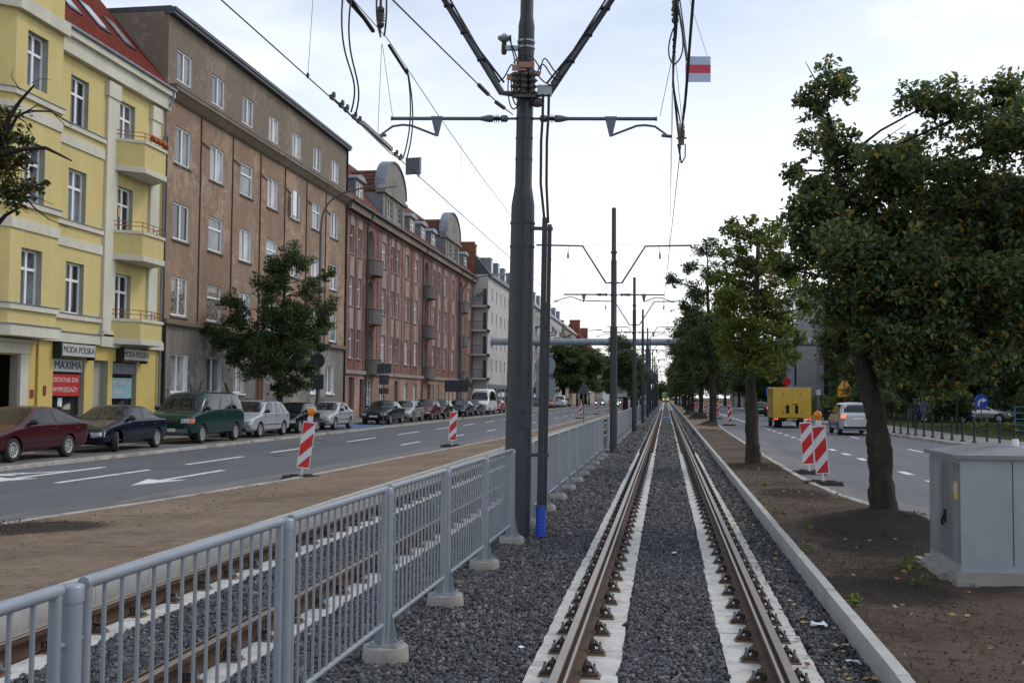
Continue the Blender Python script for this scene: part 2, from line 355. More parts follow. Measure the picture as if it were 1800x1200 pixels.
# soil strips with undulating surface
def terrain(name, fa, fb, z, amp, m, y0, y1, step, nx, mounds=(), seed=1, darks=(), zb=None):
    r = random.Random(seed); ph = [(r.uniform(0.3, 3), r.uniform(0.3, 3), r.uniform(0, 6), r.uniform(0.3, 1)) for _ in range(12)]
    b = MB(); ny = int((y1 - y0) / step) + 1; vs = []; dk = []
    for j in range(ny):
        y = y0 + j * step; xa, xb = fa(y), fb(y)
        for i in range(nx + 1):
            t = i / nx; x = xa + (xb - xa) * t; e = min(1, 4 * min(t, 1 - t))
            h = sum(a * math.sin(x * u + y * v + p) for u, v, p, a in ph) / 4 * amp * e
            h += r.uniform(-1, 1) * amp * 0.25 * e
            for (mx, my, mr, mh) in mounds:
                d = math.hypot(x - mx, y - my) / mr
                if d < 1: h += mh * (0.5 + 0.5 * math.cos(math.pi * d)) * min(1, e * 2)
            dk.append(max([0.0] + [1.6 * (1 - math.hypot((x - dx) / da, (y - dy) / db)) for dx, dy, da, db in darks]))
            h += r.uniform(-1, 1) * .014 * min(1, dk[-1]) 
            vs.append((x, y, z + h + ((zb - z) * t if zb else 0)))
    fs = [(j*(nx+1)+i, j*(nx+1)+i+1, (j+1)*(nx+1)+i+1, (j+1)*(nx+1)+i) for j in range(ny-1) for i in range(nx)]
    b.add(vs, fs, 0, True); o = struct(b.build(name, m)); a = o.data.attributes.new('humus', 'FLOAT', 'POINT'); a.data.foreach_set('value', [min(1, d) for d in dk]); return o
MOUNDS = [(3.05, 15.6, 1.6, 0.22), (2.75, 14.6, .7, .06), (3.4, 15.0, .5, .05), (2.3, 28.5, 1.0, 0.12), (2.9, 66.7, 1.5, 0.45), (2.9, 88.2, 1.6, 0.6), (2.55, 106.6, 1.4, 0.5)]
terrain('right_soil_strip', lambda y: 1.5 if y < 90 else 1.66, lambda y: rk(y) - 0.02, 0.14, 0.035, M_soil, 1.5, 60, 0.09, 34, MOUNDS, 1, [(3.05, 15.3, 1.5, 1.9), (2.7, 13.4, 1.0, 1.2), (2.3, 28.3, 1.1, 2.2), (2.0, 10.5, .9, 1.0), (2.4, 20.5, .8, 1.2)])
terrain('right_soil_strip_far', lambda y: 1.6, lambda y: rk(y) - 0.02, 0.14, 0.05, M_sand, 60, 480, 0.5, 14, MOUNDS, 2, [(x, y, 1.3, 1.8) for x, y, _, _ in MOUNDS[4:]])
terrain('left_matting_strip', lambda y: lk(y) + 0.02, lambda y: -5.20, 0.15, 0.018, M_sand, 3, 90, 0.09, 44, (), 4, [(-8.2, 12.75, 1.25, .95)], .285)
terrain('left_matting_strip_far', lambda y: lk(y) + 0.02, lambda y: -5.20, 0.15, 0.02, M_sand, 90, 480, 2.0, 6, (), 5, (), .285)
# ------------------------------------------------------------------ road markings
def dashes(name, fx, w, spans, z):
    b = MB()
    for y0, y1 in spans:
        b.box(fx(y0) - w/2, fx(y0) + w/2, y0, y1, z - 0.02, z + 0.004)
    return struct(b.build(name, M_mark))
LZ = 0.104
spans = [(20.1, 24.0), (26.0, 29.7), (14.2, 18.0)] + [(y, y + 4.0) for y in [32 + 8 * i for i in range(28)]]
dashes('lane_marking', lambda y: -12.35, 0.13, spans, LZ)
dashes('lane_marking', lambda y: -9.9 + 0.9 * min(1, max(0, (y - 30) / 30)), 0.12, [(38 + 8*i, 41 + 8*i) for i in range(24)], LZ)
dashes('lane_marking', lambda y: 5.88, 0.20, [(12.3 + i * 2.9, 13.4 + i * 2.9) for i in range(1, 21)] + [(80, 240)], LZ)
dashes('lane_marking', lambda y: 8.75, 0.12, [(20 + 6*i, 22.2 + 6*i) for i in range(28)], LZ)
def arrow(name, x, ytip, yend, w, turn=0):
    b = MB(); z0, z1 = LZ - 0.02, LZ + 0.004
    def pr(poly): b.prism(poly, 'Z', z0, z1)
    pr([(x - 0.07, yend), (x - 0.07, ytip + 1.35), (x + 0.07, ytip + 1.35), (x + 0.07, yend)])
    pr([(x, ytip), (x + w, ytip + 1.5), (x + 0.07, ytip + 1.3), (x - 0.07, ytip + 1.3), (x - w, ytip + 1.5)])
    if turn:
        pr([(x - 0.07, yend - 1.6), (x - 0.07, yend - 1.3), (x - 0.75, yend - 2.5), (x - 0.75, yend - 2.75)])
        pr([(x - 0.75, yend - 2.1), (x - 1.15, yend - 3.1), (x - 0.5, yend - 3.0)])
    return struct(b.build(name, M_mark))
arrow('arrow_marking', -10.6, 19.9, 24.3, 0.42)
arrow('arrow_marking', -13.85, 19.6, 24.6, 0.42, 1)
# ------------------------------------------------------------------ tracks
XT, XL, HG = 0.05, -3.95, 0.7175
M_slab = mat('white_track_slab', (0.47, 0.465, 0.44), 0.85, var=0.18, scale=7, bmp=0.15, bscale=40, stain=(0.24, 0.21, 0.17), sscale=4.0, samt=0.45)
M_railtop = mat('rail_running_face', (0.27, 0.235, 0.205), 0.38, 0.6, 0.12, 4, vert=1)
M_rust = mat('rail_rust', (0.078, 0.041, 0.023), 0.75, 0.1, 0.35, 7, bmp=0.15, stain=(0.045, 0.033, 0.028), sscale=2.2, samt=0.4)
M_rustl = mat('rust_dust', (0.16, 0.12, 0.085), 0.9, var=0.3, scale=15)
M_clip = mat('rail_clip', (0.02, 0.018, 0.017), 0.55, 0.3)
M_steelbolt = mat('bolt_steel', (0.13, 0.13, 0.14), 0.45, 0.6)
yend = 480
strip('ballast_bed', -5.15, 1.46, 0.0, M_ballast)
def fastener_mesh(s, far):
    b = MB(); lo, hi = (lambda u, v: min(s*u, s*v)), (lambda u, v: max(s*u, s*v))
    b.box(lo(.085, .215), hi(.085, .215), -.06, .06, .018, .032, 0)
    b.box(lo(.095, .20), hi(.095, .20), -.045, .045, .031, .052, 1)
    b.lathe([(.017, -.004), (.017, .03), (.010, .031), (.010, .062)], (s*.172, 0, .052), 6, 3)
    if not far:
        b.lathe([(.026, -.003), (.026, .006)], (s*.172, 0, .052), 8, 3)
        b.tube(bez((s*.10, -.045, .066), (s*.09, -.06, .125), (s*.14, -.045, .125), (s*.15, 0, .085), 6), .012, 6, 2)
        b.tube(bez((s*.10, .045, .066), (s*.09, .06, .125), (s*.14, .045, .125), (s*.15, 0, .085), 6), .012, 6, 2)
        b.lathe([(.02, -.025), (.02, .03), (.010, .031), (.010, .06)], (s*.115, 0, .085), 6, 1)
    else: b.box(s*.13-.03, s*.13+.03, -.04, .04, .066, .14, 2)
    return b.mesh('rail_fastener', [M_rustl, M_rust, M_clip, M_steelbolt])
FM = {(s, f): fastener_mesh(s, f) for s in (-1, 1) for f in (False, True)}
def rail(xg, side, label):
    """grooved rail: gauge face at xg, running head outwards (side=-1 left rail), groove and lip inwards"""
    s = side
    prof = [(-.0, .186), (.052, .190), (.056, .184), (.056, .150), (.018, .138), (.014, .066), (.075, .050), (.075, .040), (-.095, .040), (-.095, .050), (-.004, .066), (-.008, .136), (-.056, .142), (-.056, .182), (-.038, .186), (-.036, .148), (-.008, .148), (-.003, .180)]
    p = [(xg + s * u, v) for u, v in prof]; n = len(p); b = MB()
    ys = [0.5, 20, 60, 150, yend]
    topf = {0: 1, 13: 1, 17: 1, 1: 1}
    for y0, y1 in zip(ys, ys[1:]):
        for i in range(n):
            a, c = p[i], p[(i+1) % n]
            q = [(a[0], y0, a[1]), (c[0], y0, c[1]), (c[0], y1, c[1]), (a[0], y1, a[1])]
            if s < 0: q = q[::-1]
            b.add(q, [(0, 1, 2, 3)], topf.get(i, 0))
    o = b.build('rail', [M_rust, M_railtop]); tag(o, label, 'rail', 'rails of the two tram tracks')
    xc = xg - s * 0.01
    first = None
    k = 0; y = 4.1
    while k < 50:
        for sd in (-1, 1): link('rail_fastener', FM[(sd, k >= 22)], o, (xc, y, 0.002))
        y += 0.65; k += 1
    b = MB()
    while y < 150: b.box(xc - .24, xc - .09, y - .06, y + .06, .02, .09); b.box(xc + .09, xc + .24, y - .06, y + .06, .02, .09); y += 0.65
    q = b.build('rail_fasteners', M_rust, o); q['kind'] = 'stuff'
    return o
def slab(xc, label):
    b = MB(); r = random.Random(int(xc * 100)); y = 2.4
    while y < yend:
        ln = 3.25 if y < 100 else 30; j = r.uniform(-.012, .012); h = r.uniform(-.004, .004)
        n = 24 if y < 40 else 2
        # ragged long edges where stones lap over
        for i in range(n):
            ya, yb = y + (ln - .012) * i / n, y + (ln - .012) * (i + 1) / n
            e = [r.uniform(-.008, .008) if y < 40 else 0 for _ in range(4)]
            if i == 0: e0 = e[0], e[1]
            x0a, x1a, x0b, x1b = xc - .315 + j + e0[0], xc + .315 + j + e0[1], xc - .315 + j + e[2], xc + .315 + j + e[3]; e0 = (e[2], e[3])
            zt = .022 + h
            b.add([(x0a, ya, zt), (x1a, ya, zt), (x1b, yb, zt), (x0b, yb, zt), (x0a, ya, -.1), (x1a, ya, -.1), (x1b, yb, -.1), (x0b, yb, -.1)],
                  [(0,1,2,3),(0,3,7,4),(1,5,6,2)] + ([(0,4,5,1)] if i == 0 else []) + ([(3,2,6,7)] if i == n-1 else []))
        y += ln
    o = b.build('track_slab', M_slab); return tag(o, label, 'track slab', 'white concrete slabs under the rails')
for xc, nm in ((XT, 'right'), (XL, 'left')):
    for s, sd in ((-1, 'left'), (1, 'right')):
        where = 'the open track ahead of the viewer' if nm == 'right' else 'the track behind the grey railing'
        side_l = {('right', -1): 'nearer the railing', ('right', 1): 'beside the soil edging', ('left', -1): 'nearer the brown matting', ('left', 1): 'nearer the railing'}[(nm, s)]
        rail(xc + s * HG, s, 'rusty rail of %s, %s' % (where, side_l))
        slab(xc + s * (HG - .02), 'white concrete slab strip of %s, under the rail %s' % (where, side_l))
def stones(name, rects, size, seed, mats, zoff=0.0):
    """crushed stones: faceted 8-vertex lumps, built with numpy as one mesh"""
    g = np.random.default_rng(seed); P = []
    for (x0, x1, y0, y1, dens) in rects:
        n = int((x1 - x0) * (y1 - y0) * dens); P.append(np.stack([g.uniform(x0, x1, n), g.uniform(y0, y1, n), np.zeros(n)], 1))
    P = np.concatenate(P)
    keep = np.ones(len(P), bool)
    for xc in (XT, XL):
        for s in (-1, 1): keep &= ~(np.abs(P[:, 0] - (xc + s * (HG - .02))) < 0.332 + g.normal(0, .006, len(P)))
    P = P[keep]; n = len(P)
    base = np.array([(-1,-1,-1),(1,-1,-1),(1,1,-1),(-1,1,-1),(-1,-1,1),(1,-1,1),(1,1,1),(-1,1,1)], float) * .5
    V = base[None] * (1 + g.uniform(-.75, .3, (n, 8, 3)))
    S = size * g.lognormal(0, .3, (n, 1, 1)) * np.stack([np.ones(n), g.uniform(.6, .9, n), g.uniform(.45, .75, n)], 1)[:, None, :]
    V = V * S
    q = g.normal(size=(n, 4)) * np.array([1, .35, .35, 1]); q /= np.linalg.norm(q, axis=1, keepdims=True)
    w, x, y, z = q.T
    Rm = np.stack([1-2*(y*y+z*z), 2*(x*y-z*w), 2*(x*z+y*w), 2*(x*y+z*w), 1-2*(x*x+z*z), 2*(y*z-x*w), 2*(x*z-y*w), 2*(y*z+x*w), 1-2*(x*x+y*y)], 1).reshape(n, 3, 3)
    V = np.einsum('nij,nkj->nki', Rm, V)
    P[:, 2] = g.uniform(-.004, .022, n) + size * .12 + zoff
    V += P[:, None, :]
    F = np.array([(0,3,2,1),(4,5,6,7),(0,1,5,4),(1,2,6,5),(2,3,7,6),(3,0,4,7)])
    FF_ = (F[None] + (np.arange(n) * 8)[:, None, None]).reshape(-1, 4)
    me = bpy.data.meshes.new(name); me.vertices.add(n * 8); me.vertices.foreach_set('co', V.reshape(-1).astype(np.float32))
    nf = len(FF_); me.loops.add(nf * 4); me.loops.foreach_set('vertex_index', FF_.reshape(-1).astype(np.int32))
    me.polygons.add(nf); me.polygons.foreach_set('loop_start', (np.arange(nf) * 4).astype(np.int32))
    me.update(calc_edges=True); me.validate()
    for m in mats: me.materials.append(m)
    o = link(name, me); o['kind'] = 'stuff'; return o
def stone_mat():
    m, nt, b = nmat('crushed_stone'); ge = N(nt, 'ShaderNodeNewGeometry')
    c = ramp(nt, ge.outputs['Random Per Island'], [(0.0, (0.024, 0.026, 0.031)), (0.4, (0.055, 0.057, 0.066)), (0.8, (0.105, 0.106, 0.115)), (0.95, (0.17, 0.165, 0.16)), (1.0, (0.26, 0.22, 0.19))]).outputs['Color']
    c = mix(nt, 1.0, c, ramp(nt, noise(nt, coords(nt), 90, 3), [(0.3, (0.7, 0.7, 0.7)), (0.7, (1, 1, 1))]).outputs['Color'], 'MULTIPLY')
    L(nt, c, b.inputs['Base Color']); b.inputs['Roughness'].default_value = 0.7; return m
M_stone = stone_mat()
stones('gravel', [(-5.1, 1.44, 4.3, 8, 3200), (-5.1, 1.44, 8, 13, 2300), (-5.1, 1.44, 13, 18, 1400)], 0.030, 5, [M_stone])
stones('gravel', [(-5.1, 1.5, 18, 36, 560)], 0.046, 6, [M_stone])
stones('gravel', [(-5.1, 1.5, 36, 75, 110)], 0.085, 8, [M_stone])
def scatter_flakes(name, rects, n, size, cols, z, seed):
    g = random.Random(seed); b = MB()
    for _ in range(n):
        x0, x1, y0, y1 = g.choice(rects); x, y = g.uniform(x0, x1), y0 + (y1 - y0) * g.random() ** 1.5
        s = size * g.uniform(.5, 1.3); w = g.uniform(0, 6.3); zz = z + g.uniform(0, .02); t = g.uniform(-.012, .02)
        c, d = math.cos(w) * s, math.sin(w) * s
        b.add([(x + c, y + d, zz + t), (x - d*.6, y + c*.6, zz), (x - c, y - d, zz + .004), (x + d*.6, y - c*.6, zz + .012)], [(0, 1, 2, 3)], g.randrange(len(cols)))
    o = b.build(name, cols); o['kind'] = 'stuff'; return o
M_clod = mat('soil_clod', (0.075, 0.056, 0.043), 0.95, var=0.5, scale=30)
stones('soil_clods', [(1.56, 3.0, 6.0, 14, 160), (1.56, 2.9, 14, 30, 60)], 0.014, 15, [M_clod], .15)
stones('soil_clods', [(2.0, 3.9, 14.2, 17.2, 220)], 0.016, 16, [M_clod], .19)
stones('soil_clods', [(-9.0, -7.3, 12.0, 13.5, 420)], 0.014, 17, [M_clod], .19)
stones('soil_clods', [(-8.2, -5.3, 6.5, 20, 8)], 0.018, 18, [M_stone], .21)
leafc = [mat('dead_leaf_' + n, c, 0.8) for n, c in (('tan', (0.22, 0.13, 0.06)), ('yellow', (0.28, 0.19, 0.04)), ('brown', (0.09, 0.05, 0.03)), ('grey', (0.25, 0.23, 0.2)))]
scatter_flakes('fallen_leaves', [(1.0, 1.42, 5, 26)], 300, .032, leafc, .035, 1)
scatter_flakes('fallen_leaves', [(1.55, 3.0, 6.5, 30)], 130, .03, leafc, .17, 2)
scatter_flakes('fallen_leaves', [(-8.0, -5.5, 7, 40)], 70, .03, leafc, .175, 3)
for x, y in ((-11.4, 30.5), (-13.6, 41)):
    b = MB(); b.lathe([(.33, .09), (.33, .106), (.0, .107)], (x, y, 0), 24); b.lathe([(.36, .09), (.36, .105), (.34, .105), (.34, .09)], (x, y, 0), 24, 1, 'Z', False, False); struct(b.build('road_manhole_cover', [M_signback, M_asph_old]))
# litter
M_paper = mat('paper', (0.7, 0.73, 0.78), 0.7)
def litter(x, y, s, label, z=.045, m=None):
    b = MB(); r = random.Random(int(x * 1000) + int(y * 100)); vs = []
    for j in range(4):
        for i in range(4): vs.append(((i - 1.5) * s / 3 + r.uniform(-.15, .15) * s, (j - 1.5) * s / 3.4 + r.uniform(-.15, .15) * s, r.uniform(0, .35) * s))
    b.add(vs, [(j*4+i, j*4+i+1, j*4+i+5, j*4+i+4) for j in range(3) for i in range(3)])
    o = b.build('litter', m or M_paper, None, (x, y, z)); return tag(o, label, 'litter', 'scraps of litter on the ballast')
litter(1.27, 9.2, .12, 'crumpled white paper on the ballast beside the right concrete edging')
litter(1.34, 8.45, .1, 'pale brown scrap of card lying against the right concrete edging', .045, mat('card', (0.42, 0.33, 0.25), 0.8))
litter(1.33, 7.95, .09, 'bluish plastic scrap low on the ballast beside the edging, nearest the viewer', .045, mat('plastic_scrap', (0.5, 0.55, 0.62), 0.3))
litter(0.1, 13.1, .06, 'small white scrap on the ballast between the two open rails')
litter(-1.08, 8.0, .045, 'tiny white scrap on the ballast between railing and open track')
litter(1.25, 12.0, .09, 'torn white paper farther up the ballast strip by the edging')
# blue cloth far between rails
b = MB(); b.box(XT - .66, XT + .66, 96, 99, .02, .06); tag(b.build('tarpaulin', M_blue), 'blue sheet lying between the rails far up the open track', 'tarpaulin')

# ------------------------------------------------------------------ railing between the tracks
FX = -2.0
def fence_panel_mesh(ln, bars, lod):
    b = MB(); a = .075; n = 8 if lod == 0 else 5
    b.tube([(0, a, 1.12), (0, ln - a, 1.12)], .024, n); b.tube([(0, a, .15), (0, ln - a, .15)], .018, n)
    for y in (a + .02, ln - a - .02): b.tube([(0, y, .10 if lod == 0 else .13), (0, y, 1.125)], .022, n)
    k = bars
    for i in range(1, k):
        y = a + .02 + (ln - 2*a - .04) * i / k; b.tube([(0, y, .15), (0, y, 1.115)], .0085, 6 if lod == 0 else 4, 0, False)
    if lod == 0:
        for y in (.0, ln):
            for z in (.93, .25): b.tube([(-.0, y - .085, z), (0, y + .085, z)], .010, 6)
    return b.mesh('panel', M_fence)
def post_mesh():
    b = MB(); b.tube([(0, 0, .0), (0, 0, 1.10)], .040, 14); b.lathe([(.044, 1.07), (.044, 1.118), (.040, 1.128), (.01, 1.132)], (0, 0, 0), 12)
    b.prism([(-.10, 0), (.10, 0), (.10, .14), (.075, .20), (.05, .21), (.034, .30), (-.034, .30), (-.05, .21), (-.075, .20), (-.10, .14)], 'X', -.006, .006)
    b.prism([(-.09, 0), (.09, 0), (.05, .2), (.034, .28), (-.034, .28), (-.05, .2)], 'Y', -.006, .006)
    return b.mesh('post', M_fence)
def plate_mesh():
    b = MB(); b.box(-.11, .11, -.11, .11, 0, .012)
    for x in (-.085, .085):
        for y in (-.085, .085): b.lathe([(.013, .012), (.013, .03)], (x, y, 0), 6)
    return b.mesh('base_plate', M_galv)
def foot_mesh():
    b = MB(); b.lathe([(.185, -.2), (.175, 0), (.165, .11), (.155, .12), (.0, .12)], (0, 0, 0), 20); return b.mesh('footing', M_conc)
PM, BM, FTM = post_mesh(), plate_mesh(), foot_mesh()
PAN = {}
def railing(posts, label, lod=0):
    t = thing('pedestrian_railing', label, 'railing', (FX, posts[0], 0), 0, 'grey railing runs between the tracks')
    y0 = posts[0]
    for i, y in enumerate(posts):
        p = link('post', PM, t, (0, y - y0, .13)); 
        if lod == 0: link('base_plate', BM, p, (0, 0, -.008))
        link('footing', FTM, t, (0.0, y - y0, 0))
    for a, c in zip(posts, posts[1:]):
        ln = round(c - a, 2); key = (ln, lod)
        if key not in PAN: PAN[key] = fence_panel_mesh(ln, 15, lod)
        link('panel', PAN[key], t, (0, a - y0, .13))
    return t
q = railing([1.33, 3.40, 5.47, 7.55, 9.62, 11.7, 13.75], 'grey barred railing with concrete feet, nearest the viewer, ending at the thick dark pole'); q.location = (-2.05, 1.36, .035); q.rotation_euler = (-.004, 0, -.0040)
railing([15.75 + 2.0 * i for i in range(10)], 'grey railing starting right behind the thick dark pole and running to the second pole')
railing([36.9 + 2.0 * i for i in range(11)], 'grey railing from the second dark pole to the third one', 1)
railing([58.2 + 2.0 * i for i in range(11)], 'grey railing beyond the third dark pole', 1)
railing([79.4 + 2.0 * i for i in range(46)], 'grey railing farthest along the tracks, before the pipe bridge column', 1)

# ------------------------------------------------------------------ overhead line poles
def cantilever(t, s, Zc, ln, main=False):
    """one side of the horizontal contact-wire cantilever, s = -1 left, +1 right"""
    b = MB(); b.tube([(s*.10, 0, Zc), (s*.24, 0, Zc)], .018, 8); b.tube([(s*.60, 0, Zc), (s*ln, 0, Zc)], .026, 8); b.tube([(s*(ln-.012), 0, Zc), (s*(ln+.006), 0, Zc)], .032, 8)
    o = b.build('cantilever_tube', M_tubegrey, t)
    b = MB(); prof = [(.02, .22), (.05, .24), (.05, .31), (.028, .33)]
    for k in range(3): prof += [(.028, .345 + k*.028), (.07, .352 + k*.028), (.028, .362 + k*.028)]
    prof += [(.028, .425), (.052, .44), (.052, .50), (.026, .62)]
    b.lathe([(r, s*x) for r, x in prof[:4]], (0, 0, Zc), 12, 1, 'X'); b.lathe([(r, s*x) for r, x in prof[3:-3]], (0, 0, Zc), 12, 0, 'X'); b.lathe([(r, s*x) for r, x in prof[-4:]], (0, 0, Zc), 12, 1, 'X'); b.build('insulator', [M_insul, M_tubegrey], t)
    xb = ln - .69 if not main else 1.22
    b = MB(); b.prism([(s*(xb-.085), Zc + .03), (s*(xb+.085), Zc + .03), (s*(xb+.02), Zc - .25), (s*(xb-.02), Zc - .25)], 'Y', -.02, .02); b.build('bracket', M_tubegrey, t)
    b = MB(); b.tube([(s*xb, 0, Zc - .24), (s*(xb + .36), 0, Zc - .10), (s*(xb + .48), 0, Zc - .09), (s*(xb + .62), 0, Zc - .11), (s*2.02, 0, Zc - .24)], [.017, .017, .017, .017, .013], 8)
    b.tube([(s*1.93, 0, Zc - .235), (s*2.07, 0, Zc - .25)], .024, 8); b.build('registration_arm', M_tubegrey, t)
def line_pole(Y, X, label):
    t = thing('line_pole', label, 'pole', (X, Y, 0), R(7), 'dark overhead line poles between the tracks')
    b = MB(); b.lathe([(.13, -.1), (.125, 4.3), (.128, 4.33), (.10, 4.36), (.098, 6.6), (.10, 6.62), (.082, 6.65), (.078, 8.42), (.06, 8.45)], (0, 0, 0), 16)
    for z in (5.42, 5.85, 6.9): b.lathe([(.115, z - .03), (.115, z + .03)], (0, 0, 0), 12)
    b.build('shaft', M_pole, t)
    for s in (-1, 1):
        b = MB(); b.tube([(s*.1, 0, 5.85), (s*.27, 0, 5.84), (s*1.08, 0, 7.12), (s*2.68, 0, 7.15)], .033, 8); b.tube([(s*1.05, 0, 7.12), (s*.1, 0, 7.2)], .006, 4); b.build('bracket_arm', M_tubegrey, t)
        cantilever(t, s, 5.44, 1.72)
        b = MB(); b.tube([(s*1.55, 0, 7.13), (s*1.55, 0, 6.98)], .012, 6); b.lathe([(.02, .0), (.045, .03), (.02, .06), (.045, .09), (.02, .12), (.045, .15), (.02, .18), (.01, .3)], (s*1.58, 0, 6.68), 10)
        b.build('hanging_insulator', M_insul, t)
    return t
PY = [36.2, 57.6, 79.0, 100.4]
lab = ['dark overhead line pole with V arms, second from the viewer', 'dark overhead line pole, third along the tracks', 'dark overhead line pole, fourth along the tracks', 'dark overhead line pole, fifth along the tracks']
p0 = line_pole(PY[0], -1.76, lab[0])
for y, l in zip(PY[1:], lab[1:]): copy_tree(p0, (-1.68, y, 0), None, l)
far = ['sixth', 'seventh', 'eighth', 'ninth', 'tenth', 'eleventh']
for i, w in enumerate(far): copy_tree(p0, (-1.75, 121.8 + 24 * i, 0), None, 'slender far-off overhead line pole, %s in the row' % w)

# the thick feeder pole
Y0 = 14.45
t = thing('feeder_pole', 'thick dark feeder pole with copper bars and cable duct, nearest the viewer', 'pole', (-2.03, Y0, 0), R(8)); t.rotation_euler = (0, R(0.75), R(8)); 
b = MB(); b.lathe([(.185, -.1), (.180, 1.5), (.163, 4.58), (.160, 4.62), (.122, 4.86), (.118, 4.88), (.114, 7.12), (.116, 7.14), (.092, 7.28), (.088, 9.2)], (0, 0, 0), 28)
for z, r in ((4.35, .176), (4.02, .174), (5.25, .122), (5.83, .127), (5.55, .122), (6.05, .121)): b.lathe([(r, z - .015), (r, z + .015)], (0, 0, 0), 24)
b.build('shaft', M_pole, t)
b = MB()
for z in (6.92, 6.83, 6.12, 6.22): b.lathe([(.126, z - .014), (.126, z + .014)], (0, 0, 0), 24)
b.build('steel_band', M_galv, t)
b = MB(); b.box(-.045, -.005, -.21, -.15, 1.95, 4.72); b.tube([(-.03, -.135, 4.7), (-.03, -.125, 9.0)], .011, 6); b.tube([(-.005, -.13, 5.75), (-.005, -.125, 9.0)], .006, 6); b.build('earth_rod_cover', mat('rod_cover', (0.035, 0.032, 0.03), 0.6), t)
b = MB(); b.box(-.015, .14, -.185, -.165, 1.52, 2.05); b.box(.03, .07, -.20, -.18, 1.58, 1.66); b.tube([(.05, -.19, 1.70), (.03, -.2, 1.75), (.05, -.2, 1.79), (.07, -.2, 1.75), (.05, -.19, 1.70)], .008, 6); b.build('access_door', M_pole, t)
for s in (-1, 1):
    b = MB()
    def sq(p, q, w):
        b.tube([p, q], w, 4)
    pts = [(s*.09, 0, 6.17), (s*.33, 0, 6.19), (s*1.30, 0, 7.72), (s*2.6, 0, 7.78)]
    b.tube(pts, .048, 4); b.build('bracket_arm', M_tubegrey, t)
    b = MB()
    for o in (-.05, .05): b.tube([(s*.33 + o*.6, -.06, 6.32), (s*.66, -.07 + o*.2, 6.78), (s*1.32 + o, -.06, 7.80), (s*2.2, -.05, 7.9)], .016, 6)
    for k in (.3, .55, .8):
        x = s*(.33 + .97*k); z = 6.19 + 1.53*k; b.cbox((x, -.02, z), (.13, .12, .022), 0, 0); 
    b.build('feeder_cable', M_cable, t)
    n0 = set(bpy.data.objects); cantilever(t, s, 5.83, 1.86, True)
    for q in set(bpy.data.objects) - n0: q.rotation_euler = (0, R(-1.0), 0); q.location = (.09, 0, 0)
# copper terminal bars and insulators
b = MB(); b.box(-.19, .01, -.17, -.15, 6.46, 6.54); b.box(-.26, -.17, -.165, -.14, 6.33, 6.41); b.box(.06, .20, -.13, -.11, 6.40, 6.47); b.box(-.10, .12, -.19, -.175, 6.50, 6.58); b.build('copper_bar', M_copper, t)
b = MB()
for x in (-.14, -.02, .10):
    prof = []
    for k in range(4): prof += [(.035, 6.12 + k*.085), (.075, 6.15 + k*.085), (.035, 6.18 + k*.085)]
    b.lathe(prof, (x, -.17, 0), 12)
b.box(-.17, .15, -.2, -.12, 6.08, 6.13); b.lathe([(.06, 5.98), (.075, 6.0), (.06, 6.09)], (.17, -.1, 0), 10); b.build('terminal_insulator', M_insul, t)
b = MB()
for (a, c, d, e) in (((-.24, -.15, 6.34), (-.26, -.18, 5.9), (-.12, -.2, 5.75), (-.06, -.17, 6.12)), ((-.20, -.15, 6.34), (-.2, -.18, 5.95), (-.08, -.2, 5.85), (-.02, -.17, 6.1)), ((-.40, -.05, 6.36), (-.28, -.1, 6.28), (-.25, -.15, 6.55), (-.18, -.16, 6.55)),
                     ((-.17, -.17, 6.56), (-.05, -.2, 6.75), (.1, -.2, 6.7), (.20, -.12, 6.5)), ((.20, -.12, 6.42), (.25, -.15, 6.95), (.34, -.1, 6.4), (.52, -.06, 6.42)), ((.16, -.12, 6.45), (.27, -.15, 6.78), (.30, -.1, 6.3), (.50, -.06, 6.38)), ((.10, -.14, 6.5), (.24, -.15, 6.3), (.3, -.1, 6.28), (.42, -.05, 6.3)),
                     ((-.22, -.05, 7.0), (-.22, -.1, 6.8), (-.16, -.1, 6.7), (-.15, -.15, 6.55)), ((-.24, -.02, 7.0), (-.24, -.1, 6.85), (-.12, -.1, 6.75), (-.12, -.15, 6.55))):
    b.tube(bez(a, c, d, e, 10), .010, 6)
b.build('jumper_cable', M_cable, t)
b = MB(); b.box(.17, .37, -.05, .05, 6.16, 6.30); b.build('junction_tray', M_galv, t)
# small dome on a side arm
b = MB(); b.box(-.30, -.09, -.03, .03, 6.80, 6.86); b.lathe([(.03, 6.74), (.04, 6.78), (.035, 6.9), (.03, 6.92)], (-.31, 0, 0), 10, 1); b.lathe([(.045, 6.92), (.095, 6.96), (.095, 6.985), (.05, 7.0), (.03, 7.03), (.01, 7.035)], (-.31, 0, 0), 16)
b.build('antenna_dome', [M_galv, M_black], t)
# duct with two cables and the blue end piece
b = MB()
for x in (.32, .40): b.tube([(x - .32 + .25, -.08, 6.16), (x - .32 + .25, -.08, 5.85), (x - .32 + .235, -.08, 5.5), (x - .32 + .24, -.08, 4.9), (.33 + (x-.36)*.6, -.08, 4.35)], .019, 8)
b.build('cable', M_cable, t)
b = MB(); b.box(.27, .345, -.12, -.03, .4, 4.42); b.box(.349, .405, -.10, -.03, .4, 4.33); b.build('cable_duct', mat('duct_black', (0.020, 0.023, 0.027), 0.5), t)
b = MB(); b.box(.12, .42, -.125, -.10, 4.24, 4.29); b.box(.10, .42, -.125, -.10, 1.12, 1.17); b.build('duct_clamp', M_pole, t)
b = MB(); prof = []
for k in range(13): prof += [(.066, .03 + k*.033), (.072, .04 + k*.033), (.072, .052 + k*.033), (.066, .062 + k*.033)]
b.lathe(prof, (.33, -.07, 0), 16); b.build('blue_duct_end', M_blue, t)

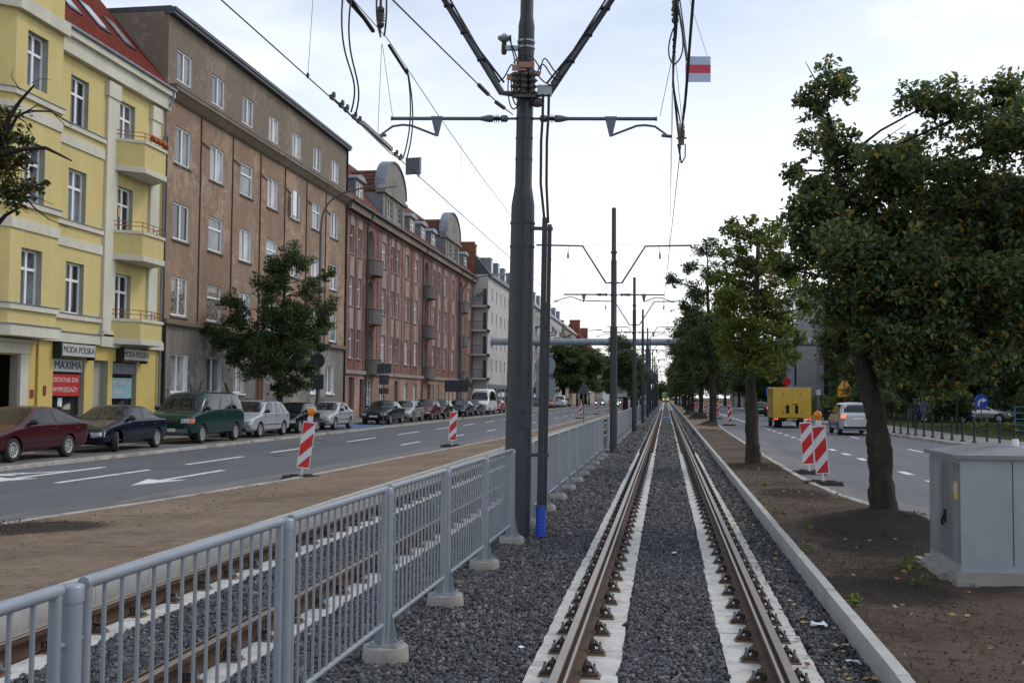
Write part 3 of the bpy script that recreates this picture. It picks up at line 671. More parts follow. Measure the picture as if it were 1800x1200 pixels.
# ------------------------------------------------------------------ wires
def wire(name, label, pts, r, m=M_wire, sag=0.0, group='overhead wires of the tram line', n=6, cat='wire'):
    full = []
    for a, c in zip(pts, pts[1:]):
        a, c = Vector(a), Vector(c); k = 6 if sag else 1
        for i in range(k): q = a.lerp(c, i / k); q.z -= sag * 4 * (i/k) * (1 - i/k) * ((c - a).length / 21.0) ** 2; full.append(q)
    full.append(Vector(pts[-1])); b = MB(); b.tube(full, r, n); return tag(b.build(name, m), label, cat, group)
PYS = [-7.0, 14.45] + PY + [121.8 + 24 * i for i in range(8)]
stag = [.3, .22, -.06, .2, -.06, .2] + [.05] * 20
wl = [(-3.95, y, 5.48) for y in PYS]; wr = [(stag[i], y, 5.50 if i < 2 else 5.2) for i, y in enumerate(PYS)]
cwl = wire('contact_wire', 'thin copper contact wire over the left track, ending in clamps by the grey square board', wl, .0075)
cwr = wire('contact_wire', 'thin copper contact wire over the open right track', wr, .0075)
ml = wire('messenger_wire', 'upper carrier wire above the left track', [(-3.95, y, 7.05 if i < 2 else 6.72) for i, y in enumerate(PYS)], .006, M_wire, .25)
mr = wire('messenger_wire', 'upper carrier wire above the open right track', [(.12 - .0 * i, y, 7.05 if i < 2 else 6.72) for i, y in enumerate(PYS)], .006, M_wire, .25)
stay = [(-2.418, 9.000, 5.479), (-2.202, 12.200, 5.644), (-2.130, 13.400, 5.726), (-2.1, 14.3, 5.85)]
wire('stay_wire', 'taut stay wire running down to the thick pole with two black strain insulators', stay, .008)
def along(pts, y):
    for a, c in zip(pts, pts[1:]):
        if a[1] <= y <= c[1]:
            k = (y - a[1]) / (c[1] - a[1]); return tuple(a[i] + (c[i] - a[i]) * k for i in range(3))
def part_mb(parent, name, m):
    b = MB(); return b, (lambda: b.build(name, m, parent))
# section insulator and clamps on the left contact wire
b = MB(); 
for y in (12.0, 12.35, 12.55, 12.9, 13.1, 15.0, 15.25): 
    p = along(wl, y); b = MB(); b.cbox((p[0], y, p[2] + .02), (.04, .10, .05)); b.cbox((p[0] + .02, y, p[2] + .055), (.03, .05, .05)); b.build('wire_clamp', M_insul, cwl)
b = MB(); b.tube([(-3.95, 12.0, 5.5), (-3.93, 12.9, 5.46), (-3.95, 13.2, 5.48)], .012, 6); b.build('bridging_cable', M_cable, cwl)
b = MB(); b.cbox((-3.95, 14.0, 5.52), (.05, 1.5, .05)); b.tube([(-3.92, 13.2, 5.45), (-3.92, 14.6, 5.42), (-3.95, 15.2, 5.48)], .008, 6); b.build('section_insulator', mat('fibreglass', (0.3, 0.29, 0.27), 0.5), cwl)
b = MB(); b.tube([(-2.202, 12.200, 5.644), (-2.185, 12.750, 5.692)], .026, 8); b.tube([(-2.141, 13.100, 5.688), (-2.100, 13.500, 5.722)], .026, 8); b.build('strain_insulator', M_insul, bpy.data.objects['stay_wire'])
b = MB()
for pts in (bez((-3.907, 12.200, 6.764), (-3.964, 12.200, 5.849), (-3.681, 12.400, 5.971), (-3.870, 12.500, 5.449), 14), bez((-3.830, 12.300, 6.798), (-3.940, 12.300, 5.949), (-3.666, 12.500, 5.929), (-3.842, 12.600, 5.446), 14),
            bez((-3.900, 15.400, 6.917), (-3.834, 15.400, 6.564), (-3.750, 15.300, 6.010), (-3.894, 15.200, 5.471), 12), bez((-3.891, 15.400, 6.899), (-3.778, 15.400, 6.386), (-3.731, 15.300, 5.922), (-3.841, 15.200, 5.452), 12)):
    b.tube(pts, .011, 6)
b.build('jumper_cable', M_cable, ml)
b = MB(); b.tube([(-4.055, 12.900, 7.036), (-4.017, 13.500, 7.012), (-4.004, 13.900, 6.972)], .03, 6); b.tube([(-4.009, 12.900, 7.034), (-3.995, 13.700, 6.981)], .016, 6); b.tube([(-3.937, 14.500, 6.970), (-3.931, 15.000, 6.922), (-3.915, 15.500, 6.861)], .024, 6); b.build('turnbuckle', M_cable, ml)
b = MB(); c = (-4.013, 14.300, 7.318)
b.lathe([(.03, -.16), (.055, -.13), (.055, -.08), (.03, -.07), (.065, -.05), (.03, -.03), (.065, -.01), (.03, .01), (.065, .03), (.03, .05), (.055, .06), (.055, .12), (.02, .16)], c, 12); b.tube([c, (c[0], c[1], c[2] + 1.0)], .02, 6); b.tube([c, (c[0], c[1], c[2] - .3)], .012, 6)
for dx in (-.07, .09): b.tube(bez((c[0] + dx*.4, c[1], c[2] + .6), (c[0] + dx*1.2, c[1], c[2] + .3), (c[0] + dx, c[1], c[2] - .1), (c[0] + dx*.3, c[1] + .1, c[2] - .25)), .014, 6)
b.build('hanging_insulator', M_insul, ml)
b = MB(); b.tube([(-4.033, 14.450, 6.974), (-4.062, 14.450, 6.048), (-4.031, 14.300, 5.597)], .004, 4); b.tube([(-4.024, 14.450, 6.973), (-3.859, 14.450, 5.917)], .004, 4); b.tube([(-3.862, 11.000, 6.307), (-3.941, 11.100, 5.477)], .003, 4); b.lathe([(.012, -.03), (.02, 0), (.012, .03)], (-3.941, 11.100, 5.490), 6); b.build('dropper', M_wire, ml)
b = MB()
for k, yy in enumerate((20, 26, 31, 42, 47, 52)):
    p, q = along(wl, yy), along(wl, yy); b.tube([(-3.95, yy, 5.47), (-3.95, yy, 6.85)], .0025, 4)
b.build('dropper', M_wire, cwl)
# right-hand cluster
b = MB()
b.tube([(0.156, 14.200, 7.326), (0.134, 14.400, 6.925), (0.111, 14.500, 6.641), (0.103, 14.500, 6.242), (0.142, 14.500, 6.002), (0.180, 14.500, 5.565)], [.035, .03, .022, .014, .012, .012], 6)
for pts in (bez((0.111, 14.400, 7.006), (-0.013, 14.400, 6.693), (0.064, 14.400, 6.531), (0.111, 14.400, 6.513)), bez((0.204, 14.400, 7.081), (0.280, 14.400, 6.681), (0.219, 14.400, 6.565), (0.118, 14.400, 6.497)), bez((0.103, 14.500, 6.482), (0.111, 14.500, 6.083), (0.157, 14.500, 6.002), (0.203, 14.500, 5.722)), bez((0.103, 14.500, 6.322), (0.126, 14.500, 5.923), (0.172, 14.500, 5.604), (0.204, 14.600, 5.270))): b.tube(pts, .011, 6)
b.build('jumper_cable', M_cable, mr)
b = MB(); c = (0.134, 14.400, 7.164); b.lathe([(.02, -.1), (.05, -.07), (.05, -.03), (.03, 0), (.06, .03), (.03, .06), (.06, .09), (.04, .16), (.05, .22)], c, 10)
for q in ((0.119, 14.500, 6.880), (0.119, 14.500, 6.784), (0.119, 14.500, 6.705)): b.lathe([(.02, -.02), (.03, 0), (.02, .02)], q, 8)
b.build('hanging_insulator', M_insul, mr)
b = MB(); b.tube([(0.111, 14.500, 6.721), (-0.076, 14.500, 5.811)], .004, 4); b.tube([(0.127, 14.500, 6.720), (0.204, 14.500, 5.960), (0.234, 14.500, 5.682)], .004, 4); b.tube([(0.096, 14.500, 6.482), (0.087, 20.000, 5.904)], .003, 4); b.build('dropper', M_wire, mr)
b = MB(); c = (0.218, 14.450, 5.606); b.lathe([(.03, .0), (.045, .02), (.045, .07), (.03, .09)], c, 10, 1); b.cbox((c[0], c[1], c[2] - .06), (.09, .06, .1)); b.cbox((c[0], c[1], c[2] - .16), (.07, .05, .1)); b.tube([(c[0] - .07, c[1], c[2] - .12), (c[0] + .07, c[1], c[2] - .12)], .012, 6); b.tube([(c[0] - .05, c[1], c[2] - .2), (c[0], c[1] + .2, c[2] - .42)], .012, 6); b.tube([(c[0] + .05, c[1], c[2] - .2), (c[0] + .05, c[1] + .1, c[2] - .36), (c[0], c[1] + .2, c[2] - .42)], .01, 6)
b.build('section_clamp', [mat('brass_clamp', (0.10, 0.075, 0.05), 0.5, 0.4), mat('porcelain', (0.4, 0.42, 0.45), 0.3)], cwr)
b = MB(); b.tube([(0.278, 10.500, 5.917), (0.277, 12.200, 5.957), (0.267, 13.400, 5.837), (0.249, 14.000, 5.782), (0.225, 14.400, 5.617)], [.014, .014, .014, .022, .012], 6); b.build('lead_in_cable', M_cable, cwr)
b = MB(); b.tube([(0.156, 14.200, 7.326), (0.221, 14.000, 6.860), (0.274, 13.700, 6.338)], .016, 6); b.tube([(0.194, 14.200, 7.324), (0.243, 14.000, 6.859), (0.288, 13.700, 6.299)], .010, 6); b.build('hanging_cable', M_cable, mr)
# boards hung on the wires
t = thing('line_board', 'white board with a red band hung on the right overhead wire', 'board', (0.426, 13.900, 6.266), R(8))
b = MB(); b.box(-.165, .165, -.006, .006, -.17, .17); b.build('panel', mat('board_white', (0.42, 0.50, 0.64), 0.5, var=0.03), t)
b = MB(); b.box(-.1655, .1655, -.0085, .0085, -.052, .058); b.build('red_band', mat('board_red', (0.55, 0.03, 0.07), 0.5, var=0.03), t)
b = MB(); b.tube([(.13, 0, .15), (-.12, 0, .95)], .003, 4); b.build('sling', M_wire, t)
t = thing('line_board', 'grey square board hung on the left contact wire against the sky', 'board', (-3.971, 16.200, 5.588), R(-8))
b = MB(); b.box(-.135, .105, -.006, .006, -.135, .135); b.build('panel', mat('board_grey', (0.075, 0.085, 0.10), 0.5), t)
b = MB(); b.box(.105, .13, -.008, .008, -.135, .135); b.lathe([(.01, -.05), (.02, 0)], (.09, 0, -.14), 6); b.build('edge_strip', M_galv, t)

# ------------------------------------------------------------------ buildings
def plaster(name, col, stain, sscale=0.35, samt=0.4, grime=0.5, bmp=0.15, flake=0.0):
    m, nt, b = nmat(name); v = coords(nt)
    c = ramp(nt, noise(nt, v, 0.5, 8), [(0.3, tuple(x*0.86 for x in col)), (0.7, tuple(x*1.08 for x in col))]).outputs['Color']
    f = ramp(nt, noise(nt, v, sscale, 10, 0.7), [(0.52, (0, 0, 0)), (0.9 - 0.3*samt, (1, 1, 1))]).outputs['Color']
    c = mix(nt, f, c, stain)
    st = noise(nt, coords(nt, (1, 1.5, 0.10)), 1.7, 7, .7)
    c = mix(nt, grime, c, ramp(nt, st, [(0.32, (0.66, 0.64, 0.62)), (0.66, (1, 1, 1))]).outputs['Color'], 'MULTIPLY')
    if flake:
        fk = N(nt, 'ShaderNodeMath', operation='MULTIPLY_ADD'); L(nt, noise(nt, coords(nt), 0.28, 3), fk.inputs[0]); fk.inputs[1].default_value = 0.8; L(nt, noise(nt, coords(nt), 2.6, 10, .75), fk.inputs[2])
        c = mix(nt, ramp(nt, fk.outputs[0], [(0.955, (0, 0, 0)), (0.985, (flake, flake, flake))]).outputs['Color'], c, tuple(min(.6, x * 1.7 + .06) for x in col))
        c = mix(nt, ramp(nt, noise(nt, coords(nt, (1, 1, .5)), 1.1, 9, .72), [(0.58, (0, 0, 0)), (0.75, (.55, .55, .55))]).outputs['Color'], c, tuple(x * 0.5 for x in col))
    L(nt, c, b.inputs['Base Color']); b.inputs['Roughness'].default_value = 0.9; b.inputs['Specular IOR Level'].default_value = 0.25
    bump(nt, b, noise(nt, v, 18, 5), bmp, 0.02); return m
P_yel = plaster('yellow_plaster', (0.60, 0.505, 0.225), (0.52, 0.44, 0.20), 0.5, 0.3, 0.25, 0.05)
P_yel2 = plaster('deep_yellow_plaster', (0.57, 0.45, 0.15), (0.5, 0.39, 0.13), 0.5, 0.3, 0.2, 0.05)
P_cream = plaster('cream_stucco', (0.60, 0.59, 0.50), (0.50, 0.49, 0.42), 0.8, 0.3, 0.3, 0.05)
P_brown = plaster('brown_render', (0.285, 0.20, 0.142), (0.38, 0.31, 0.255), 0.45, 0.6, 0.55, flake=.38)
P_greybrown = plaster('grey_brown_render', (0.215, 0.175, 0.135), (0.15, 0.12, 0.1), 0.5, 0.4, 0.5, flake=.25)
P_grey = plaster('grey_ground_render', (0.215, 0.2, 0.185), (0.12, 0.11, 0.105), 0.5, 0.6, 0.8, flake=.45)
P_red = plaster('red_render', (0.205, 0.108, 0.09), (0.27, 0.19, 0.17), 0.4, 0.6, 0.6, flake=.4)
P_pinkg = plaster('pink_ground_render', (0.30, 0.19, 0.145), (0.2, 0.15, 0.13), 0.5, 0.6, 0.6, flake=.5)
P_panel = plaster('pale_spandrel', (0.34, 0.285, 0.26), (0.19, 0.14, 0.13), 0.8, 0.7, 0.7)
P_balc = plaster('balcony_cement', (0.15, 0.14, 0.135), (0.28, 0.14, 0.11), 1.2, 0.5, 0.8)
P_gable = plaster('gable_stucco', (0.27, 0.26, 0.235), (0.17, 0.16, 0.15), 0.6, 0.5, 0.7)
P_white = plaster('white_render', (0.52, 0.51, 0.50), (0.42, 0.41, 0.4), 0.3, 0.4, 0.4)
P_pale = plaster('pale_grey_render', (0.38, 0.375, 0.36), (0.3, 0.29, 0.28), 0.3, 0.5, 0.5)
P_beige = plaster('beige_render', (0.36, 0.31, 0.25), (0.28, 0.24, 0.2), 0.3, 0.5, 0.5)
M_reveal = plaster('reveal_stucco', (0.36, 0.36, 0.31), (0.3, 0.3, 0.27), 0.8, 0.3, 0.3)
def tile_mat(name, c0, c1):
    m, nt, b = nmat(name); v = coords(nt)
    w1 = N(nt, 'ShaderNodeTexWave', wave_type='BANDS', bands_direction='Y'); w1.inputs['Scale'].default_value = 1.3; L(nt, v, w1.inputs['Vector'])
    w2 = N(nt, 'ShaderNodeTexWave', wave_type='BANDS', bands_direction='Z', wave_profile='SAW'); w2.inputs['Scale'].default_value = 1.1; L(nt, v, w2.inputs['Vector'])
    c = ramp(nt, noise(nt, v, 3, 6), [(0.3, c0), (0.7, c1)]).outputs['Color']
    c = mix(nt, 0.75, c, ramp(nt, w2.outputs['Fac'], [(0.0, (0.3, 0.3, 0.3)), (0.25, (1, 1, 1))]).outputs['Color'], 'MULTIPLY')
    c = mix(nt, 0.5, c, ramp(nt, w1.outputs['Fac'], [(0.1, (0.35, 0.35, 0.35)), (0.5, (1, 1, 1))]).outputs['Color'], 'MULTIPLY')
    L(nt, c, b.inputs['Base Color']); b.inputs['Roughness'].default_value = 0.9; b.inputs['Specular IOR Level'].default_value = 0.1
    ad = N(nt, 'ShaderNodeMath', operation='ADD'); L(nt, w1.outputs['Fac'], ad.inputs[0]); L(nt, w2.outputs['Fac'], ad.inputs[1])
    bump(nt, b, ad.outputs[0], 0.8, 0.08); return m
T_red = tile_mat('red_roof_tiles', (0.13, 0.026, 0.018), (0.22, 0.045, 0.03))
T_brown = tile_mat('weathered_roof_tiles', (0.14, 0.055, 0.04), (0.22, 0.10, 0.075))
def brick_mat():
    m, nt, b = nmat('red_brick'); v = coords(nt)
    c = ramp(nt, noise(nt, v, 2.5, 9, .8), [(0.3, (0.13, 0.045, 0.03)), (0.7, (0.26, 0.10, 0.065))]).outputs['Color']
    L(nt, c, b.inputs['Base Color']); b.inputs['Roughness'].default_value = 0.9; return m
M_brick = brick_mat()
WM = {}
def win_mesh(w, h, style):
    key = (round(w, 2), round(h, 2), style)
    if key in WM: return WM[key]
    b = MB(); t, f0, f1 = .085, -.0, .06
    def bar(y0, y1, z0, z1, e=0): b.box(f0 - e, f1 + e, y0, y1, z0, z1)
    bar(0, t, 0, h); bar(w - t, w, 0, h); bar(t, w - t, 0, t); bar(t, w - t, h - t, h)
    if style in ('cross', 'two'): bar(w/2 - .055, w/2 + .055, t, h - t, .008)
    if style in ('cross', 'tee'): bar(t, w - t, h*.66 - .05, h*.66 + .05, .006)
    if style == 'grid':
        bar(w/2 - .03, w/2 + .03, t, h - t, .006)
        for k in (.33, .66): bar(t, w - t, h*k - .02, h*k + .02, .004)
    p = MB(); p.quad((.012, t*.5, t*.5), (.012, w - t*.5, t*.5), (.012, w - t*.5, h - t*.5), (.012, t*.5, h - t*.5))
    WM[key] = (b.mesh('window', M_white), b.mesh('window', M_wfr2), b.mesh('window', M_brownframe), {}, p)
    return WM[key]
def window(B, y0, y1, z0, z1, w=0.0, depth=.2, style='cross', frame=0, g=None, sill=None):
    r = B['r']; wm = win_mesh(y1 - y0, z1 - z0, style)
    g = g or r.choice(B['glass'])
    if g.name not in wm[3]: wm[3][g.name] = wm[4].mesh('pane', g)
    o = link('window', wm[frame], B['o'], (w - depth, y0 - B['y0'], z0)); link('pane', wm[3][g.name], o)
    if sill:
        b = MB(); b.box(w - .02, w + .09, y0 - .08 - B['y0'], y1 + .08 - B['y0'], z0 - .10, z0 - .02)
        b2 = b.mesh('sill', sill); s = link('sill', b2, o, (-(w - depth), -(y0 - B['y0']), -z0))
    return o
def wall(b, y0, y1, z0, z1, holes, w=0.0, depth=.2, mi=0, mr=1):
    ys = sorted({y0, y1} | {v for h in holes for v in (h[0], h[1]) if y0 < v < y1}); zs = sorted({z0, z1} | {v for h in holes for v in (h[2], h[3]) if z0 < v < z1})
    for ya, yb in zip(ys, ys[1:]):
        for za, zb in zip(zs, zs[1:]):
            cy, cz = (ya + yb) / 2, (za + zb) / 2
            if any(h[0] < cy < h[1] and h[2] < cz < h[3] for h in holes): continue
            b.quad((w, ya, za), (w, yb, za), (w, yb, zb), (w, ya, zb), mi)
    for a, c, e, f in holes:
        d = w - depth
        b.quad((w, a, e), (d, a, e), (d, a, f), (w, a, f), mr); b.quad((w, c, e), (w, c, f), (d, c, f), (d, c, e), mr)
        b.quad((w, a, e), (w, c, e), (d, c, e), (d, a, e), mr); b.quad((w, a, f), (d, a, f), (d, c, f), (w, c, f), mr)
def bld(name, label, X, y0, glass, seed, rz=0.0):
    o = thing(name, label, 'building', (X, y0, 0), rz); return {'o': o, 'y0': y0, 'glass': glass, 'r': random.Random(seed)}
def fin(B, b, name, mats, parent=None):
    me = b.mesh(name, mats); me.transform(Matrix.Translation((0, -B['y0'], 0))); return link(name, me, parent or B['o'])
def sidewalls(b, y0, y1, z0, z1, back, mi=0):
    b.quad((0, y0, z0), (-back, y0, z0), (-back, y0, z1), (0, y0, z1), mi); b.quad((0, y1, z0), (0, y1, z1), (-back, y1, z1), (-back, y1, z0), mi)
    b.quad((-back, y0, z0), (-back, y1, z0), (-back, y1, z1), (-back, y0, z1), mi); b.quad((0, y0, z1), (-back, y0, z1), (-back, y1, z1), (0, y1, z1), mi)
gl1 = [G_dark, G_dark, G_dark, G_mid, G_mid]; gl2 = [G_dark, G_mid, G_mid, G_pale, G_pale]
# ---- yellow house
B = bld('yellow_tenement', 'yellow plastered tenement with bay, rounded balconies, red tiled roof and ground floor shops', -22.5, 26.0, gl1, 1)
rows = [(4.96, 6.93), (8.5, 10.52), (12.22, 14.12)]
c2 = [(36.85, 38.1, a, c) for a, c in rows]; c3 = [(40.5, 41.75, a - .0, c) for a, c in ((4.75, 6.9), (8.45, 10.55), (12.15, 14.15))]
bayw = [(32.85, 34.05, a, c) for a, c in ((4.9, 6.88), (8.5, 10.6), (12.5, 14.42))]
shops = [(36.2, 38.35, .35, 3.25), (40.45, 42.45, .35, 3.25)]; door = (39.0, 40.1, .2, 3.25); portal = (32.3, 34.05, .2, 3.25)
b = MB()
wall(b, 26, 44.55, 4.25, 15.0, c2 + c3, 0, .26); sidewalls(b, 26, 44.55, 0, 15.9, 9); fin(B, b, 'wall', [P_yel, M_reveal])
b = MB(); wall(b, 26, 44.55, 0.1, 4.25, shops + [door, portal], 0, .3); 
b.quad((-.3, door[0], .2), (-.3, door[1], .2), (-.3, door[1], 3.25), (-.3, door[0], 3.25), 1); fin(B, b, 'ground_floor_wall', [P_yel2, M_reveal])
for h in c2: window(B, *h, 0, .24, 'cross')
for h in c3: window(B, *h, 0, .24, 'cross')
b = MB(); wall(b, 32.2, 35.0, 4.0, 18.6, bayw, .8, .3)
b.quad((0, 31.4, 4), (.8, 32.2, 4), (.8, 32.2, 18.6), (0, 31.4, 18.6)); b.quad((.8, 35, 4), (0, 35, 4), (0, 35, 18.6), (.8, 35, 18.6)); b.add([(0, 31.4, 4), (.8, 32.2, 4), (.8, 35, 4), (0, 35, 4)], [(0, 1, 2, 3)]); b.add([(0, 31.4, 18.6), (.8, 32.2, 18.6), (.8, 35, 18.6), (0, 35, 18.6)], [(0, 1, 2, 3)])
fin(B, b, 'bay', [P_yel, M_reveal])
for h in bayw: window(B, *h, .8, .28, 'cross')
def molding(b, z0, z1, e, yA=35.0, yB=39.35, bay=True, flat=True):
    if flat: b.box(.003, e, yA + .003, yB, z0, z1)
    if bay: b.prism([(.0, 31.4 - e*.6), (.8 + e, 32.2 - e*.4), (.8 + e, 35.0 + e*.4), (.0, 35.0 + e*.4)], 'Z', z0 + .004, z1 + .004)
b = MB()
for z0, z1, e in ((11.35, 11.75, .06), (7.48, 7.84, .06), (3.85, 4.22, .16), (14.9, 15.35, .22)): molding(b, z0, z1, e)
for z0, z1 in ((12.0, 12.18), (8.28, 8.46), (4.74, 4.92)): molding(b, z0, z1, .10)
for ya, yb in ((39.4, 40.25), (43.1, 43.85)):
    b.box(.002, .12, ya, yb, 4.4, 14.3); b.box(.002, .18, ya - .06, yb + .06, 14.0, 14.62); b.box(.002, .2, ya - .05, yb + .05, 4.22, 4.45)
b.box(.002, .26, 35.1, 44.5, 14.75, 15.35); b.box(.002, .42, 35.1, 44.6, 15.35, 15.62); b.box(.002, .2, 39.2, 40.6, 3.8, 4.3); b.box(.002, .18, 40.6, 44.5, 3.86, 4.18)
for y0, y1, z0, z1 in ((31.85, 32.3, .2, 3.3), (34.05, 34.5, .2, 3.3)): b.box(.002, .12, y0, y1, z0, z1)
b.box(.002, .16, 31.85, 34.5, 3.3, 3.68); b.box(.002, .28, 31.7, 34.75, 3.68, 3.8)
fin(B, b, 'moulding', P_cream)
b = MB()
for z in (12.19, 8.47, 4.93): b = MB(); molding(b, z, z + .03, .13); fin(B, b, 'sill_flashing', M_zinc)
b = MB(); molding(b, 4.225, 4.26, .2); fin(B, b, 'sill_flashing', M_zinc); b = MB(); b.box(.0, .46, 31.2, 44.6, 15.66, 15.74); fin(B, b, 'sill_flashing', M_zinc)
# balconies
for z0, z1, zr in ((11.1, 12.42, 12.78), (7.42, 8.62, 9.02), (3.95, 4.98, 5.36)):
    def poly(e): return [(0, 39.95 - e*.5), (1.02 + e, 40.75 - e*.3), (1.02 + e, 42.6 + e*.3), (0, 43.4 + e*.5)]
    b = MB(); b.prism(poly(0), 'Z', z0 + .004, z1 - .004); o = fin(B, b, 'balcony', P_yel)
    b = MB(); b.prism(poly(.06), 'Z', z0 - .006, z0 + .22); b.prism(poly(.07), 'Z', z1 - .10, z1 + .02); fin(B, b, 'moulding', P_cream, o)
    b = MB(); q = [(.02, 40.0), (1.0, 40.78), (1.0, 42.57), (.02, 43.35)]
    for zz in (zr, zr - .17): b.tube([(x, y, zz) for x, y in q], .018, 6)
    for x, y in q + [(1.0, 41.7), (.5, 40.4), (.5, 42.95)]: b.tube([(x, y, z1), (x, y, zr)], .016, 6)
    fin(B, b, 'handrail', mat('rust_red_rail', (0.28, 0.075, 0.03), 0.5), o)
b = MB(); 
for k in range(7):
    y = 41.4 + k * .2; b.lathe([(.0, 12.55), (.12, 12.62), (.10, 12.75), (.02, 12.85)], (1.02, y, 0), 7, k % 2)
fin(B, b, 'flower_box', [mat('flower_red', (0.3, 0.03, 0.02), 0.8), mat('flower_orange', (0.4, 0.13, 0.02), 0.8)])
# roof
b = MB(); e0, rg = .34, -5.2
b.quad((e0, 26, 15.72), (e0, 44.6, 15.72), (rg, 44.6, 22.2), (rg, 26, 22.2)); b.quad((rg, 26, 22.2), (rg, 44.6, 22.2), (-9, 44.6, 15.9), (-9, 26, 15.9)); b.add([(e0, 44.6, 15.7), (-9, 44.6, 15.9), (rg, 44.6, 22.2)], [(0, 1, 2)])
ro = fin(B, b, 'roof', T_red)
def onroof(t, y, off): # point on front slope
    return (e0 + (rg - e0) * t + off * .76, y, 15.72 + 6.48 * t + off * .65)
for ya in (38.0, 40.2, 42.35):
    b = MB(); t0, t1 = .22, .42
    P4 = [onroof(t0, ya, .07), onroof(t0, ya + .95, .07), onroof(t1, ya + .95, .07), onroof(t1, ya, .07)]; Q4 = [onroof(t0, ya, -.02), onroof(t0, ya + .95, -.02), onroof(t1, ya + .95, -.02), onroof(t1, ya, -.02)]
    b.add(P4 + Q4, [(0,1,2,3),(0,4,5,1),(1,5,6,2),(2,6,7,3),(3,7,4,0)]); o = fin(B, b, 'skylight', M_signback, ro)
    b = MB(); b.quad(onroof(t0 + .02, ya + .08, .08), onroof(t0 + .02, ya + .87, .08), onroof(t1 - .02, ya + .87, .08), onroof(t1 - .02, ya + .08, .08)); me = b.mesh('skylight_pane', G_pale); me.transform(Matrix.Translation((0, -26, 0))); link('skylight_pane', me, o)
b = MB(); b.tube([(.45, 31, 15.68), (.45, 44.6, 15.66)], .08, 8); b.tube([(.45, 44.35, 15.6), (.42, 44.35, 15.2), (.12, 44.3, 14.6), (.12, 44.25, .2)], .055, 8); b.box(-.6, .0, 44.45, 44.6, 15.5, 15.95); fin(B, b, 'gutter', M_zinc)
b = MB(); b.box(.0, -.0 + .09, 44.40, 44.62, 4.3, 13.6); fin(B, b, 'dark_joint', M_bark)
b = MB(); b.tube([(.05, 35.15, .2), (.05, 35.15, 3.8)], .035, 6); b.tube([(.05, 40.32, 4.9), (.05, 40.32, 7.4)], .03, 6); b.tube([(.05, 40.32, 8.7), (.05, 40.32, 11.0)], .03, 6); b.box(.01, .16, 40.28, 40.42, 9.2, 9.6); fin(B, b, 'gas_pipe', mat('yellow_pipe', (0.4, 0.27, 0.04), 0.5))
# shop fronts
def shopfront(h, red):
    y0, y1, z0, z1 = h; b = MB(); d = -.3
    for a, c, e, f in ((y0, y0 + .08, z0, z1), (y1 - .08, y1, z0, z1), (y0, y1, z0, z0 + .25), (y0, y1, 2.66, 2.72)): b.box(d, d + .07, a, c, e, f)
    o = fin(B, b, 'shop_window', M_brownframe)
    b = MB(); b.quad((d + .02, y0, z0), (d + .02, y1, z0), (d + .02, y1, z1), (d + .02, y0, z1)); p = fin(B, b, 'pane', G_dark, o)
    return o
s1, s2 = shopfront(shops[0], 1), shopfront(shops[1], 0)
FXR = (R(90), 0, R(90))
M_txt_dark = mat('sign_letter_dark', (0.025, 0.03, 0.04), 0.5); M_txt_white = mat('sign_letter_white', (0.6, 0.6, 0.58), 0.5)
M_signw = mat('sign_panel_pale', (0.42, 0.43, 0.43), 0.5, var=0.05); M_signred = mat('banner_red', (0.40, 0.02, 0.022), 0.6, var=0.1)
b = MB(); b.box(-.09, -.08, 36.22, 38.33, 2.74, 3.22); fin(B, b, 'fascia', M_signw, s1); text(s1, 'MAXIMA', .42, (-.07, 37.32 - 26, 2.97), FXR, M_txt_dark, sx=1.15)
b = MB(); b.box(-.11, -.10, 36.22, 38.2, 1.82, 2.64); fin(B, b, 'banner', M_signred, s1); text(s1, 'OSTATNIE DNI', .25, (-.092, 37.22 - 26, 2.42), FXR, M_txt_white); text(s1, 'WYPRZEDA\u017bY', .25, (-.092, 37.2 - 26, 2.05), FXR, M_txt_white)
b = MB(); b.box(-.25, -.245, 36.95, 37.25, 1.42, 1.75); fin(B, b, 'notice', M_paper, s1)
b = MB(); b.tube([(-.262, 36.7, .6), (-.262, 36.9, 1.4), (-.262, 37.1, 1.5)], .03, 6); b.cbox((-.265, 37.3, .95), (.02, .7, .5)); fin(B, b, 'window_display', mat('display_red', (0.16, 0.012, 0.015), 0.7), s1)
b = MB(); b.box(-.09, -.08, 40.47, 42.43, 2.74, 3.2); fin(B, b, 'fascia', mat('fascia_dim', (0.16, 0.165, 0.2), 0.5), s2); text(s2, 'KOMORA', .34, (-.25, 41.4 - 26, 2.96), FXR, mat('letter_dim', (0.11, 0.11, 0.15), 0.5), sx=1.1) if False else None
b = MB(); b.box(-.12, -.11, 40.47, 42.25, 1.72, 2.58); fin(B, b, 'banner', mat('banner_blue', (0.22, 0.36, 0.42), 0.6), s2); text(s2, 'LIKWIDACJA', .27, (-.10, 41.36 - 26, 2.36), FXR, M_txt_white); text(s2, 'SKLEPU', .27, (-.10, 41.2 - 26, 1.96), FXR, M_txt_white)
for yc, ln in ((37.35, 2.35), (41.75, 2.05)):
    o = thing('shop_sign', 'MODA POLSKA box sign above the red banner shop window' if yc < 40 else 'MODA POLSKA box sign above the pale blue banner shop window', 'sign', (-22.5, yc, 3.55), 0, 'lettered box signs above the shops')
    b = MB(); b.box(.14, .34, -ln/2, ln/2, -.245, .245); b.build('box', M_txt_dark, o); b = MB(); b.box(.34, .35, -ln/2 + .05, ln/2 - .04, -.225, .225); b.build('face', M_signw, o)
    b = MB(); [b.box(.0, .3, s*ln/2 - .04, s*ln/2 + .04, -.34, .30) for s in (-1, 1)]; b.build('bracket', M_black, o)
    text(o, 'MODA POLSKA', .34, (.356, 0, 0), FXR, M_txt_dark, sx=.92)
